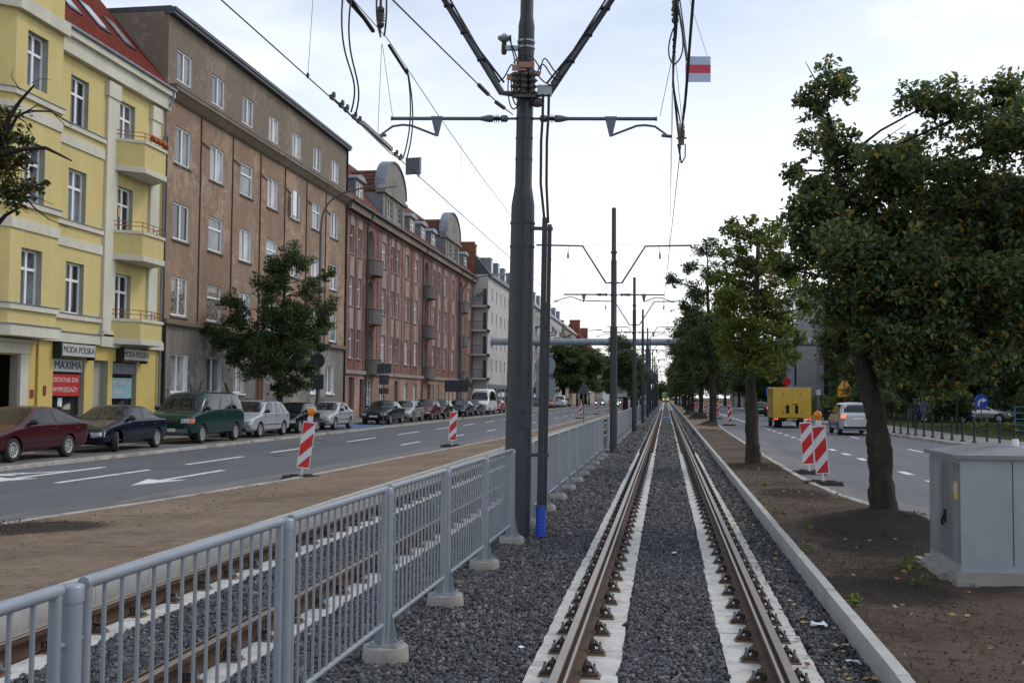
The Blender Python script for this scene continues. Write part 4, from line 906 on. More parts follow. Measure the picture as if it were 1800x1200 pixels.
b = MB(); b.box(.005, .04, 35.6, 35.75, 1.85, 2.2); b.box(.005, .03, 33.9 + .9, 35.0, 1.75, 2.05); fin(B, b, 'wall_plate', mat('plate_red', (0.25, 0.03, 0.03), 0.5))

# ---- brown house
B = bld('brown_tenement', 'long brown rendered tenement with grey ground floor and graffiti', -22.5, 44.62, gl2, 2)
ya, yb = 44.62, 71.85; ws = [45.45 + 3.83*k for k in range(7)]
rws = [(5.55, 7.36), (9.09, 10.80), (12.64, 14.37)]
holes = [(y, y + 1.68, a, c) for y in ws for a, c in rws]; toph = [(y + .05, y + 1.63, 16.52, 18.0) for y in ws]
gh = [(45.6, 47.3, 1.98, 3.77), (49.45, 51.2, 1.98, 3.77), (52.7, 54.1, 1.98, 3.6), (60.6, 61.9, 1.98, 3.7), (64.7, 66.3, 2.02, 3.9), (67.95, 69.6, 2.02, 3.9)]; dr = (55.7, 57.2, .2, 3.3)
b = MB(); wall(b, ya, yb, 5.1, 15.6, holes, 0, .16); fin(B, b, 'wall', [P_brown, P_white])
b = MB(); wall(b, ya, yb, 15.6, 19.45, toph, 0, .16); sidewalls(b, ya, yb, .1, 19.45, 10); fin(B, b, 'upper_wall', [P_greybrown, P_white])
b = MB(); wall(b, ya, yb, .1, 5.1, gh + [dr], 0, .24); fin(B, b, 'ground_floor_wall', [P_grey, M_white])
ends = []
for h in holes:
    lace = h[2] < 6 and h[0] < 50
    o = window(B, *h, 0, .13, B['r'].choice(['two', 'two', 'tee']), 0, G_lace if lace else None, M_greysill if False else P_grey)
for h in toph: window(B, *h, 0, .13, 'two', 0, None)
for h in gh: window(B, *h, 0, .22, 'two', 0, None, M_white)
b = MB(); b.box(-.2, -.14, dr[0], dr[1], .2, 3.3); b.box(-.13, -.11, dr[0] + .7, dr[0] + .76, .2, 3.3); fin(B, b, 'door', mat('door_brown', (0.10, 0.035, 0.02), 0.6))
b = MB(); b.prism([(0.003, 15.45), (.2, 15.5), (.42, 15.85), (.48, 15.88), (.48, 16.02), (.0, 16.08)], 'Y', ya, yb + .1) if False else None
for pr, m, nm in (([(.003, 15.4), (.15, 15.5), (.40, 15.8), (.46, 15.82), (.46, 15.98), (.003, 16.02)], P_greybrown, 'cornice'), ([(.003, 5.0), (.22, 5.12), (.24, 5.3), (.003, 5.36)], P_greybrown, 'string_course')):
    b = MB(); vs = [(u, ya, v) for u, v in pr] + [(u, yb, v) for u, v in pr]; n = len(pr); b.add(vs, [tuple(range(n))[::-1], tuple(range(n, 2*n))] + [(i, (i+1) % n, n + (i+1) % n, n + i) for i in range(n)]); fin(B, b, nm, m)
b = MB(); b.box(-.1, .48, ya, yb + .05, 15.99, 16.05); b.box(-.2, .30, ya - .05, yb + .1, 19.3, 19.46); b.box(-.25, .36, ya - .05, yb + .1, 19.46, 19.62); fin(B, b, 'flashing', M_signback)
b = MB(); b.box(-10, .1, ya, yb, 19.47, 19.7); b.box(-.9, -.3, yb - .7, yb - .1, 19.7, 20.1); fin(B, b, 'roof', M_signback)
for k in range(6):
    y = ws[k] + 2.75; b = MB(); b.tube([(.035, y, 5.4), (.035, y, 15.4)], .035, 6); b.tube([(.05, y, 14.25), (.05, y + .95, 14.1)], .03, 6); fin(B, b, 'downpipe', mat('rust_pipe', (0.085, 0.042, 0.025), 0.7))
b = MB(); b.tube([(.03, 69.0, 13.2), (.03, ws[4] - .3, 10), (.03, ws[3] + 2.3, 15)], .012, 4); fin(B, b, 'loose_cable', M_cable) if False else None
b = MB(); y = ws[4] + .1; b.box(.25, .31, y - .55, y + .02, 12.7, 14.2); o = fin(B, b, 'open_sash', M_white)
b = MB(); b.tube([(.06, yb - .02, .2), (.06, yb - .02, 19.3)], .07, 8); b.tube([(.08, ya + .12, .2), (.08, ya + .12, 5)], .08, 8); fin(B, b, 'downpipe', M_bark)
b = MB()
def squig(pts, r=.035):
    b.tube([(.012, y, z) for y, z in pts], r, 4)
squig([(45.05, .9), (44.95, 1.6), (45.1, 2.15), (45.35, 2.1), (45.35, 1.5), (45.2, 1.2), (45.1, 1.8)]); squig([(47.6, 2.4), (47.9, 1.6), (48.15, 1.2), (48.4, 1.7), (48.8, 2.5)], .06); squig([(47.95, 2.25), (48.2, 2.0), (48.5, 2.2)]); squig([(51.6, 2.5), (52.1, 2.0), (52.3, 1.4)], .07)
squig([(51.5, 1.5), (51.7, 1.9), (51.85, 1.5), (52.0, 1.9)], .02); squig([(66.6, 1.0), (66.8, 1.8), (67.1, 1.2), (67.4, 1.8), (67.6, 1.2)], .05)
fin(B, b, 'graffiti', mat('spray_grey', (0.10, 0.10, 0.11), 0.8))
b = MB(); q = .25; 
for (dy, h) in ((0, 2.0), (.7, 2.1)): b.tube([(-2.2, 60.2 + dy, 19.6), (-2.2, 60.2 + dy, 19.7 + h)], .02, 4)
for k in range(4): b.tube([(-2.2, 60.0, 20.9 + k*.2), (-2.2, 60.4, 20.9 + k*.2)], .012, 4)
b.tube([(-2.2, 60.1, 20.7), (-2.2, 62.5, 20.75)], .012, 4); a = fin(B, b, 'aerial', M_galv)

# ---- red house
B = bld('red_tenement', 'long red rendered tenement with two rounded gables and arched loggias', -22.5, 71.9, [G_dark, G_mid, G_mid, G_pale], 3)
ya, yb = 71.9, 122.2
cols = [(73.4, .85), (75.4, .85), (82.2, 1.25), (84.9, .85), (86.7, .85), (89.9, 1.2), (93.3, 1.2), (100.7, .95), (103.1, .95), (106.3, 1.2), (110.1, 1.2), (119.3, 1.2)]
rws = [(4.59, 6.66), (8.4, 10.45), (12.15, 14.17)]; arches = [78.4, 97.6, 114.6]
holes = [(y - w/2, y + w/2, a, c) for y, w in cols for a, c in rws]
ah = [(y - .95, y + .95, a, c) for y in arches for a, c in ((4.0, 6.9), (7.8, 10.7), (11.6, 14.6))]
gh = [(y - w/2, y + w/2, 1.3, 2.95) for y, w in cols if y > 80 and not 83 < y < 88]; gd = [(73.1, 74.5, .2, 3.2), (75.8, 77.0, .2, 3.1), (86.0, 87.2, .2, 3.1), (98.2, 99.8, .2, 3.0), (112.3, 113.5, .2, 3.0)]; ga = [(77.6, 79.2, .9, 3.1)]
b = MB(); wall(b, ya, yb, 3.6, 15.5, holes + ah, 0, .2); 
for (a, c, e, f) in ah:   # arch heads and recesses
    r0 = (c - a) / 2; m = (a + c) / 2; n = 12
    for k in range(n):
        t0, t1 = math.pi * k / n, math.pi * (k + 1) / n
        p0, p1 = (m - r0*math.cos(t0), f - r0 + r0*math.sin(t0)), (m - r0*math.cos(t1), f - r0 + r0*math.sin(t1))
        b.quad((-.001, p0[0], p0[1]), (-.001, p1[0], p1[1]), (-.001, p1[0], f), (-.001, p0[0], f)); b.quad((0, p0[0], p0[1]), (0, p1[0], p1[1]), (-.9, p1[0], p1[1]), (-.9, p0[0], p0[1]), 1)
    b.quad((-.2, a, e), (-.9, a, e), (-.9, a, f), (-.2, a, f), 1); b.quad((-.2, c, e), (-.9, c, e), (-.9, c, f), (-.2, c, f), 1)
    b.quad((-.9, a, e), (-.9, c, e), (-.9, c, f), (-.9, a, f), 2)
sidewalls(b, ya, yb, .1, 15.5, 11); fin(B, b, 'wall', [P_red, P_panel, mat('loggia_plaster', (0.27, 0.30, 0.34), 0.8, stain=(0.14, 0.14, 0.14))])
b = MB(); wall(b, ya, yb, .1, 3.6, gh + gd + ga, 0, .22)
for h in gd: b.quad((-.22, h[0], h[2]), (-.22, h[1], h[2]), (-.22, h[1], h[3]), (-.22, h[0], h[3]), 2)
fin(B, b, 'ground_floor_wall', [P_pinkg, P_panel, mat('door_dark', (0.05, 0.03, 0.025), 0.6)])
for h in holes: window(B, *h, 0, .17, 'cross' if h[1] - h[0] > 1 else 'tee', B['r'].choice([0, 0, 1]), None, P_panel)
for h in gh: window(B, *h, 0, .2, 'cross', 0, None, P_panel)
window(B, *ga[0], 0, .2, 'grid', 0, G_mid)
b = MB()
for y, w in cols:
    for z0, z1 in ((6.72, 8.24), (10.52, 11.98), (14.22, 15.1)): b.box(.002, .025, y - w/2 - .06, y + w/2 + .06, z0, z1)
fin(B, b, 'spandrel_panel', P_panel)
b = MB()
for k, y in enumerate([74.4, 76.6, 80.4, 83.6, 85.8, 88.2, 91.6, 95.0, 99.4, 101.9, 104.7, 108.2, 112.2, 117.2, 121.2]): b.box(.002, .05, y - .16, y + .16, 3.8, 15.2)
b.box(.002, .10, ya, yb, 14.95, 15.12); fin(B, b, 'lesene', P_red)
for z0, z1, e, m, nm in ((3.45, 3.72, .16, P_panel, 'string_course'), (15.2, 15.7, .42, P_greybrown, 'cornice')):
    b = MB(); b.box(.002, e, ya, yb, z0, z1); fin(B, b, nm, m)
b = MB(); b.tube([(.55, ya, 15.78), (.55, yb, 15.78)], .10, 8)
for y in (77.1, 95.7, 113.0): b.tube([(.55, y, 15.7), (.45, y, 15.3), (.10, y, 14.7), (.10, y, .2)], .065, 8)
fin(B, b, 'gutter', M_signback)
for i, y in enumerate(arches):
    for z0, z1 in ((11.05, 12.2), (7.3, 8.45), (3.5, 4.6)):
        n = 8; pl = [(0, y - 1.35)] + [(.85 * math.sin(math.pi * (k + .5) / n) ** .6, y - 1.35 * math.cos(math.pi * (k + .5) / n)) for k in range(n)] + [(0, y + 1.35)]
        b = MB(); b.prism(pl, 'Z', z0, z1); o = fin(B, b, 'balcony', P_balc)
        b = MB(); b.prism([(u * 1.06, y + (v - y) * 1.05) for u, v in pl], 'Z', z1, z1 + .07); fin(B, b, 'coping', P_grey, o)
        b = MB(); b.tube([(0, y - 1.3, z0 - .2), (.5, y - 1.0, z0 + .02)], .05, 5); fin(B, b, 'bracket', P_panel, o)
# roof, dormers, gables
b = MB(); e0, rg, zr = .35, -4.8, 22.0
b.quad((e0, ya, 15.85), (e0, yb + .2, 15.85), (rg, yb + .2, zr), (rg, ya, zr)); b.quad((rg, ya, zr), (rg, yb + .2, zr), (-11, yb + .2, 15.6), (-11, ya, 15.6)); b.add([(e0, ya, 15.85), (-11, ya, 15.6), (rg, ya, zr)], [(0, 1, 2)]); b.add([(e0, yb + .2, 15.85), (-11, yb + .2, 15.6), (rg, yb + .2, zr)], [(0, 1, 2)])
fin(B, b, 'roof', T_brown)
def dormer(y, w, zb=16.2, h=1.9, x0=-.45):
    b = MB(); y0, y1 = y - w/2, y + w/2; n = 8
    wall(b, y0, y1, zb, zb + h, [(y0 + .3, y1 - .3, zb + .3, zb + h - .2)], x0, .1, 1, 1)
    b.quad((x0, y0, zb), (-3.5, y0, zb), (-3.5, y0, zb + h), (x0, y0, zb + h)); b.quad((x0, y1, zb), (x0, y1, zb + h), (-3.5, y1, zb + h), (-3.5, y1, zb))
    pr = [(y - (w/2 + .15) * math.cos(math.pi*k/n), zb + h + .42 * math.sin(math.pi*k/n)) for k in range(n + 1)]; b.prism(pr, 'X', -4.2, x0 + .2)
    o = fin(B, b, 'dormer', [M_zinc, P_gable])
    wm = win_mesh(w - .6, h - .5, 'cross'); 
    if 'G_mid' not in wm[3]: wm[3]['G_mid'] = wm[4].mesh('pane', G_mid)
    q = link('window', wm[0], o, (x0 - .08, y0 + .3 - B['y0'], zb + .3)); link('pane', wm[3]['G_mid'], q)
for y in (76.6, 93.4, 97.8, 102.2, 119.2): dormer(y, 2.1)
for y0, y1 in ((81.6, 89.2), (106.0, 113.9)):
    m, r0 = (y0 + y1) / 2, (y1 - y0) / 2; b = MB(); n = 18
    hs = [(m - 2.3, m - .5, 16.5, 17.9), (m + .5, m + 2.3, 16.5, 17.9)]
    wall(b, y0 + .3, y1 - .3, 15.9, 18.3, hs, -.05, .15)
    b.quad((-.05, y0 + .3, 15.9), (-3, y0 + .3, 15.9), (-3, y0 + .3, 18.3), (-.05, y0 + .3, 18.3)); b.quad((-.05, y1 - .3, 15.9), (-3, y1 - .3, 15.9), (-3, y1 - .3, 18.3), (-.05, y1 - .3, 18.3))
    b.box(-.6, .18, y0, y1, 18.25, 18.5)
    pr = [(m - r0 + .2, 18.5)] + [(m - (r0 - .2) * math.cos(math.pi*k/n), 18.9 + 2.45 * math.sin(math.pi*k/n)) for k in range(n + 1)] + [(m + r0 - .2, 18.5)]
    b.prism(pr, 'X', -.35, .02)
    n2 = 10; b.lathe([(.42, 0), (.42, .03), (.30, .031), (.30, .02)], (.02, m, 19.75), 14, 0, 'X')
    for s in (-1, 0, 1): b.box(-.04, .02, m + s*2.6 - .15, m + s*2.6 + .15, 15.95, 18.25) if s else None
    o = fin(B, b, 'gable', [P_gable, P_gable])
    b = MB(); b.lathe([(.28, 0), (.28, .01)], (.024, m, 19.75), 14, 0, 'X'); fin(B, b, 'round_vent', M_dark, o)
    b = MB(); pr2 = [(m - (r0 - .15) * math.cos(math.pi*k/n), 18.95 + 2.5 * math.sin(math.pi*k/n)) for k in range(n + 1)]
    for (p, q) in zip(pr2, pr2[1:]): b.add([(-.75, p[0], p[1]), (.14, p[0], p[1]), (.14, q[0], q[1]), (-.75, q[0], q[1]), (-.75, p[0], p[1]-.12), (.14, p[0], p[1]-.12), (.14, q[0], q[1]-.12), (-.75, q[0], q[1]-.12)], [(0,1,2,3),(4,7,6,5),(1,5,6,2)])
    b.prism([(m - r0 + .2, 18.5)] + [(m - (r0 - .2) * math.cos(math.pi*k/n), 18.9 + 2.4 * math.sin(math.pi*k/n)) for k in range(n + 1)] + [(m + r0 - .2, 18.5)], 'X', -.72, -.36)
    b.quad((-.05, y0 + .28, 16.0), (-2.9, y0 + .28, 16.0), (-2.9, y0 + .28, 18.2), (-.05, y0 + .28, 18.2))
    fin(B, b, 'zinc_cover', M_zinc, o)
    for h in hs:
        wm = win_mesh(1.8, 1.4, 'grid')
        if 'gm' not in wm[3]: wm[3]['gm'] = wm[4].mesh('pane', G_dark)
        q = link('window', wm[1], o, (-.18, h[0] - B['y0'], h[2])); link('pane', wm[3]['gm'], q)
    b = MB(); b.prism([(y0 + .5, 17.6), (y1 - .5, 17.6), (m + 1.2, 20.6), (m - 1.2, 20.6)], 'X', -5.2, -.73); fin(B, b, 'tiled_ridge', T_brown, o)

# ---- generic street blocks farther on
def block(name, label, X, ya, yb, eave, rows, pitch, ww, wallm, seed, roofm, mans=3.0, balc=(), dorm=0, chim=(), shop=None, back=11, gl=None, first=1.6, frame=0):
    B = bld(name, label, X, ya, gl or [G_dark, G_dark, G_mid], seed); holes = []
    y = ya + first
    while y + ww < yb - .5: holes += [(y, y + ww, a, c) for a, c in rows]; y += pitch
    b = MB(); wall(b, ya, yb, .1, eave, holes, 0, .18); sidewalls(b, ya, yb, .1, eave, back); fin(B, b, 'wall', [wallm, wallm])
    for h in holes: window(B, *h, 0, .15, 'two', frame, None)
    b = MB(); b.quad((.3, ya, eave), (.3, yb, eave), (-mans*.7, yb, eave + mans), (-mans*.7, ya, eave + mans)); b.quad((-mans*.7, ya, eave + mans), (-mans*.7, yb, eave + mans), (-back, yb, eave), (-back, ya, eave))
    for yy in (ya, yb): b.add([(.3, yy, eave), (-mans*.7, yy, eave + mans), (-back, yy, eave)], [(0, 1, 2)])
    b.box(.0, .35, ya, yb, eave - .25, eave); ro = fin(B, b, 'roof', roofm)
    for i in range(dorm):
        y = ya + (i + .6) * (yb - ya) / dorm; b = MB(); b.box(-2.2, -.1, y - .8, y + .8, eave + .2, eave + 2.3); o = fin(B, b, 'dormer', M_zinc)
        b = MB(); b.box(-.1, -.06, y - .5, y + .5, eave + .6, eave + 2.0); fin(B, b, 'pane', G_pale, o)
    for (y, w, h, d) in chim: b = MB(); b.box(-d, -d + 2.6, y, y + w, eave, eave + h); b.box(-d - .08, -d + 2.68, y - .08, y + w + .08, eave + h, eave + h + .15); fin(B, b, 'chimney', M_brick)
    for (y0, y1, z) in balc:
        b = MB(); b.box(.0, 1.1, y0, y1, z - .15, z); o = fin(B, b, 'balcony', P_pale)
        b = MB(); b.tube([(1.05, y0 + .05, z), (1.05, y0 + .05, z + 1.0), (1.05, y1 - .05, z + 1.0), (1.05, y1 - .05, z)], .025, 4)
        k = y0
        while k < y1: b.tube([(1.05, k, z), (1.05, k, z + 1.0)], .012, 4, 0, False); k += .25
        b.tube([(0, y0 + .05, z + 1.0), (1.05, y0 + .05, z + 1.0)], .025, 4); fin(B, b, 'handrail', M_signback, o)
    if shop:
        b = MB(); b.box(.003, .06, ya + .5, yb - .5, .3, 3.3); o = fin(B, b, 'shop_front', shop)
        b = MB(); y = ya + 1.0
        while y < yb - 3: b.box(.06, .07, y, y + 2.2, .8, 2.8); y += 3.2
        fin(B, b, 'shop_pane', G_dark, o)
    return B
z4 = [(4.75, 6.3), (7.55, 9.1), (10.4, 11.95), (13.25, 14.8)]
B = block('white_block', 'white apartment block with corner balconies, grey dormers and shop front', -20.8, 122.5, 165, 16.3, z4, 3.35, 1.15, P_white, 11, M_signback, 2.6, (), 8, [(123.2, 1.4, 3.6, 4.4), (143, 2, 2.9, 5)], mat('shop_grey', (0.12, 0.14, 0.17), 0.5), first=2.4)
for k, (a, c) in enumerate(z4):   # balconies on the end wall, facing down the street
    z = a - .75; b = MB(); b.box(-1.75, .25, 120.9, 122.5, z - .2, z); b.box(.15, .25, 120.9, 123.6, z - .2, z + .95) ; o = fin(B, b, 'balcony', P_white)
    b = MB(); b.tube([(-1.7, 120.95, z), (-1.7, 120.95, z + 1.0), (.15, 120.95, z + 1.0)], .03, 4)
    for i in range(13): b.tube([(-1.65 + i*.14, 120.95, z), (-1.65 + i*.14, 120.95, z + 1.0)], .012, 4, 0, False)
    fin(B, b, 'handrail', M_signback, o)
    b = MB(); b.box(-.55, -.15, 122.4, 122.48, z, z + 2.1); fin(B, b, 'balcony_door', M_signback, o)
    if k == 3:
        b = MB(); r = random.Random(5)
        for _ in range(160):
            p = Vector((r.gauss(-.7, .3), r.gauss(121.1, .2), z + .9 + r.gauss(.25, .3))); s = .12; b.add([p + Vector((r.uniform(-s, s), r.uniform(-s, s), r.uniform(-s, s))) for _ in range(3)], [(0, 1, 2)])
        fin(B, b, 'balcony_plant', mat('pot_green', (0.07, 0.12, 0.03), 0.8), o)
b = MB(); b.box(-4.6, -1.6, 122.4, 122.5, 15.2, 20.2); fin(B, b, 'brick_fire_wall', M_brick)
bal = lambda ys, zs: [(y, y + 3.0, z) for y in ys for z in zs]
zz = [4.2, 7.2, 10.2, 13.2]
block('grey_block', 'pale grey block with iron balconies and brick chimney, past the white one', -20.8, 165.2, 190, 16.4, [(a, a + 1.6) for a in (4.4, 7.4, 10.4, 13.4)], 3.1, 1.2, P_pale, 12, M_zinc, 2.8, bal((168, 177, 184), zz), 4, [(173, 2.2, 4.0, 4)], mat('shop_dark', (0.04, 0.04, 0.05), 0.5))
block('cream_block', 'light block with flower balconies and flat chimneys, farther along the left row', -21.2, 190.2, 216, 16.8, [(a, a + 1.6) for a in (4.6, 7.7, 10.8, 13.9)], 3.2, 1.2, P_white, 13, M_zinc, 1.6, bal((192, 201, 210), zz), 3, [(196, 2.5, 3.4, 4)], None)
block('beige_block', 'beige block with glazed balconies, last of the tall left row', -20.6, 216.2, 244, 16.2, [(a, a + 1.7) for a in (4.6, 7.6, 10.6, 13.3)], 3.0, 1.6, P_beige, 14, M_zinc, 1.4, bal((218, 230), zz), 0, [(226, 3, 2, 4)], None)
block('red_roofed_house', 'distant house with a steep red tiled roof and chimneys', -19.5, 262, 300, 14.0, [(a, a + 1.6) for a in (4.6, 7.6, 10.6)], 3.4, 1.3, P_beige, 15, T_red, 6.0, (), 0, [(270, 2, 7.4, 5), (290, 2.4, 6.6, 4.5)], None)
block('distant_block', 'pale grey far block rising over the street trees', -19.5, 330, 370, 15.0, [(a, a + 1.6) for a in (4.6, 7.6, 10.6)], 3.4, 1.3, P_pale, 16, M_zinc, 0.6, (), 0, (), None)

# ---- right-hand modern buildings
M_clad = mat('metal_cladding', (0.28, 0.28, 0.275), 0.5, 0.2, 0.12, 1.2)
M_clad2 = mat('beige_cladding', (0.36, 0.33, 0.28), 0.6, 0.0, 0.12, 1.2)
def office(name, label, x0, x1, y0, y1, h, seed, strips, m1):
    o = thing(name, label, 'building', (x0, y0, 0)); r = random.Random(seed); w, d = x1 - x0, y1 - y0
    b = MB(); b.box(0, w, 0, d, 0, h); b.box(-.1, w + .1, -.1, d + .1, h, h + .4); b.build('wall', m1, o)
    for (a, c, e, f, gm, fr) in strips:   # glazed strips on the street end, with fins
        b = MB(); b.box(a, c, -.06, -.003, e, f); p = b.build('window', gm, o)
        b = MB(); n = max(2, int((c - a) / 1.0))
        for i in range(n + 1): b.box(a + (c - a)*i/n - .06, a + (c - a)*i/n + .06, -.16, -.063, e, f)
        for i in range(int((f - e) / 1.6) + 1): b.box(a, c, -.12, -.062, e + i*1.6 - .03, e + i*1.6 + .03)
        b.build('mullion', fr, p)
    # side facing the street (towards -X)
    for k in range(int(d / 4)):
        b = MB(); b.box(-.05, -.003, k*4 + .8, k*4 + 3.0, 3.5, h - 1.2); b.build('window', G_blue if k % 2 else G_dark, o)
    return o
office('office_building', 'modern office with dark glazed strips and pale fins behind the lamp post', 16.6, 31, 138, 165, 15.5, 1, [(3.2, 8.0, .3, 14.6, G_dark, M_galv), (9.5, 13.5, 4.0, 14.6, G_mid, M_clad2)], M_clad)
b = MB(); b.box(0, 1.6, -6, 0, 0, 8.2); 
office('low_pavilion', 'low pale building with flat roof beyond the black car', 13.6, 24, 190, 230, 7.0, 2, [(1, 9, .5, 3.5, G_dark, M_clad)], P_pale)
office('glass_tower', 'tall blue glass tower showing through the right-hand crown', 33.2, 60, 116, 124, 25, 3, [(.3, 24, 2, 24, G_blue, M_galv)], M_clad)
# ---- pipe bridge
t = thing('pipe_bridge', 'big grey pipe crossing above the street on a central column', 'pipe bridge', (-2.1, 125, 0))
b = MB(); b.tube([(-24.5, 0, 8.42), (20.9, 0, 8.3)], .41, 24); b.build('beam', M_tubegrey2 if False else mat('pipe_grey', (0.25, 0.29, 0.335), 0.5, 0.2, 0.1, 2), t)
b = MB()
for x in range(-20, 21, 5): b.lathe([(.425, x), (.425, x + .12)], (0, 0, 8.34 - .0026 * x), 24, 0, 'X')
b.build('pipe_band', M_galv, t)
b = MB(); b.lathe([(.26, -.1), (.26, 7.2), (.34, 7.25), (.34, 7.45), (.2, 7.5), (.2, 7.98)], (0, 0, 0), 16); b.build('column', mat('column_grey', (0.22, 0.27, 0.33), 0.5), t)
b = MB(); b.lathe([(.45, -.1), (.42, 8.3)], (16.4, 0, 0), 16); b.build('column', mat('column_grey', (0, 0, 0)), t)
b = MB(); b.lathe([(.3, -.1), (.28, 8.0)], (-19.3, 0, 0), 16); b.build('column', mat('column_grey', (0, 0, 0)), t)

# ------------------------------------------------------------------ vehicles
def wheel_meshes(r, wd=.2):
    b = MB(); h = wd/2
    b.lathe([(r*.62, -h*.9), (r*.70, -h), (r*.9, -h), (r*.985, -h*.72), (r, -h*.4), (r, h*.4), (r*.985, h*.72), (r*.9, h), (r*.70, h), (r*.62, h*.9)], (0, 0, 0), 28, 0, 'X', True, False)
    m1 = b.mesh('wheel', M_tyre)
    b = MB(); b.lathe([(.0, h*.55), (r*.18, h*.8), (r*.24, h*.7), (r*.5, h*.72), (r*.60, h*.95), (r*.65, h*.92), (r*.65, -h*.5)], (0, 0, 0), 28, 0, 'X')
    for k in range(9):
        w = 2*math.pi*k/9; b.lathe([(r*.075, 0), (r*.075, .004)], (h*.735, r*.43*math.cos(w), r*.43*math.sin(w)), 8, 1, 'X')
    return m1, b.mesh('rim', [M_rim, M_black])
WHM = {}
def patch_mesh(bvh, origin, direc, P, nu, nv, off):
    """conforming panel: P(s,t) gives a start point; it is dropped along direc on to the body surface"""
    vs = []; ok = []
    for j in range(nv + 1):
        for i in range(nu + 1):
            p = Vector(P(i/nu, j/nv)) + origin; h = bvh.ray_cast(p, direc)
            if h[0] is None: vs.append(None)
            else:
                n = h[1]; n = n if n.dot(direc) < 0 else -n; vs.append(h[0] + n * off)
    idx = {}; out = []; fs = []
    for j in range(nv):
        for i in range(nu):
            q = [j*(nu+1)+i, j*(nu+1)+i+1, (j+1)*(nu+1)+i+1, (j+1)*(nu+1)+i]
            if any(vs[k] is None for k in q): continue
            pts = [vs[k] for k in q]
            if max((pts[a] - pts[c]).length for a in range(4) for c in range(a)) > .75: continue
            f = []
            for k in q:
                if k not in idx: idx[k] = len(out); out.append(tuple(vs[k]))
                f.append(idx[k])
            fs.append(tuple(f))
    return out, fs
def car(name, label, loc, rz, L, W, H, pm, wb=2.6, fo=.85, r=.31, hn=.70, hc=.95, bz=.92, yc=1.15, yr0=1.95, yr1=3.3, yt=4.1, ht=1.0, tail=.95, wt=.78, nwin=2, zsill=.22, cat='car', group=None, lit=None, rimy=None, grille=True, bump=None, steer=0.0, detail=True, darktop=None, blank_rear=False, indic=False, sidewin=True):
    hw = W/2; t = thing(name, label, cat, loc, rz, group)
    def st(y, zb, w, ztop, cab, wtop=None):
        w *= hw
        if not cab: return (y, [(0, zb), (w*.80, zb), (w*.97, zb + .10), (w, zb + (ztop - zb)*.55), (w*.965, ztop - .075), (w*.86, ztop - .02), (w*.5, ztop), (0, ztop + .012)])
        return (y, [(0, zb), (w*.82, zb), (w*.97, zb + .10), (w, zb + (bz - zb)*.6), (w*.965, bz), (wtop*hw, ztop - .085), ((wtop - .15)*hw, ztop - .015), (0, ztop + .012)])
    hood = lambda y: hn + (hc - hn) * min(1, max(0, (y - .05) / max(.1, yc - .05))) ** .75
    S = [st(0.0, .42, .78, hn - .14, 0), st(.05, zsill + .06, .90, hn - .03, 0), st(.22, zsill, .96, hood(.22), 0)]
    if yc > .9: S.append(st(yc*.62, zsill, 1.0, hood(yc*.62), 0))
    S += [st(yc, zsill, 1.0, hc, 0), st(yr0, zsill, 1.0, H - .03, 1, wt), st((yr0 + yr1)/2, zsill, 1.0, H, 1, wt), st(yr1, zsill, 1.0, H - .03, 1, wt - .015)]
    if yt < L - .35: S += [st(yt, zsill, .985, ht, 0), st((yt + L)/2, zsill + .02, .97, ht - .01, 0)]
    else: S += [st(yt - .02, zsill, .975, ht + .0, 0)]
    S += [st(L - .07, zsill + .06, .93, tail, 0), st(L, .40, .84, tail - .12, 0)]
    vs, fs = [], []; nr = 14
    for y, hp in S:
        ring = hp + [(-x, z) for x, z in hp[-2:0:-1]]; vs += [(x, y, z) for x, z in ring]
    for i in range(len(S) - 1):
        for k in range(nr): fs.append((i*nr+k, i*nr+(k+1) % nr, (i+1)*nr+(k+1) % nr, (i+1)*nr+k))
    def cap(o, rev):
        # quads across the ring, mirrored pairs
        for k in range(0, 7):
            q = (o+k, o+k+1, o+(nr-k-1) % nr, o+(nr-k) % nr); q = tuple(dict.fromkeys(q)); fs.append(q[::-1] if rev else q)
    cap(0, False); cap((len(S)-1)*nr, True)
    me = bpy.data.meshes.new('body'); me.from_pydata(vs, [], fs); me.materials.append(pm); me.materials.append(M_dark)
    at = me.attributes.new('crease_edge', 'FLOAT', 'EDGE'); crs = []
    for e in me.edges:
        a, c = e.vertices; ka, kc = a % nr, c % nr; ia, ic = a // nr, c // nr; v = 0
        if ka == kc and ka in (4, 10): v = .55
        if ka == kc and ka in (5, 9): v = .25
        if ka == kc and ka in (1, 2, 12, 13): v = .5
        if ia == ic and ia in (0, len(S) - 1): v = .3
        if ia == ic and S[ia][0] in (yc, yr0, yr1, yt) and 5 <= ka <= 9 and 5 <= kc <= 9: v = .35
        crs.append(v)
    at.data.foreach_set('value', crs); me.polygons.foreach_set('use_smooth', [True] * len(me.polygons))
    tmp = bpy.data.objects.new('tmp', me); COL.objects.link(tmp)
    md = tmp.modifiers.new('s', 'SUBSURF'); md.levels = md.render_levels = 3
    b = MB()
    for yw in (fo, fo + wb):
        for s in (-1, 1): b.lathe([(r + .055, min(s*hw*.58, s*(hw+.2))), (r + .055, max(s*hw*.58, s*(hw+.2)))], (0, yw, r), 28, 1, 'X')
    cm = b.mesh('cut', [pm, M_dark]); ct = bpy.data.objects.new('tmpc', cm); COL.objects.link(ct)
    mb = tmp.modifiers.new('b', 'BOOLEAN'); mb.operation = 'DIFFERENCE'; mb.object = ct; mb.solver = 'EXACT'
    dg = bpy.context.evaluated_depsgraph_get(); fin_me = bpy.data.meshes.new_from_object(tmp.evaluated_get(dg)); fin_me.name = 'body'
    md2 = tmp.modifiers.remove(mb); dg = bpy.context.evaluated_depsgraph_get(); full = bpy.data.meshes.new_from_object(tmp.evaluated_get(dg))
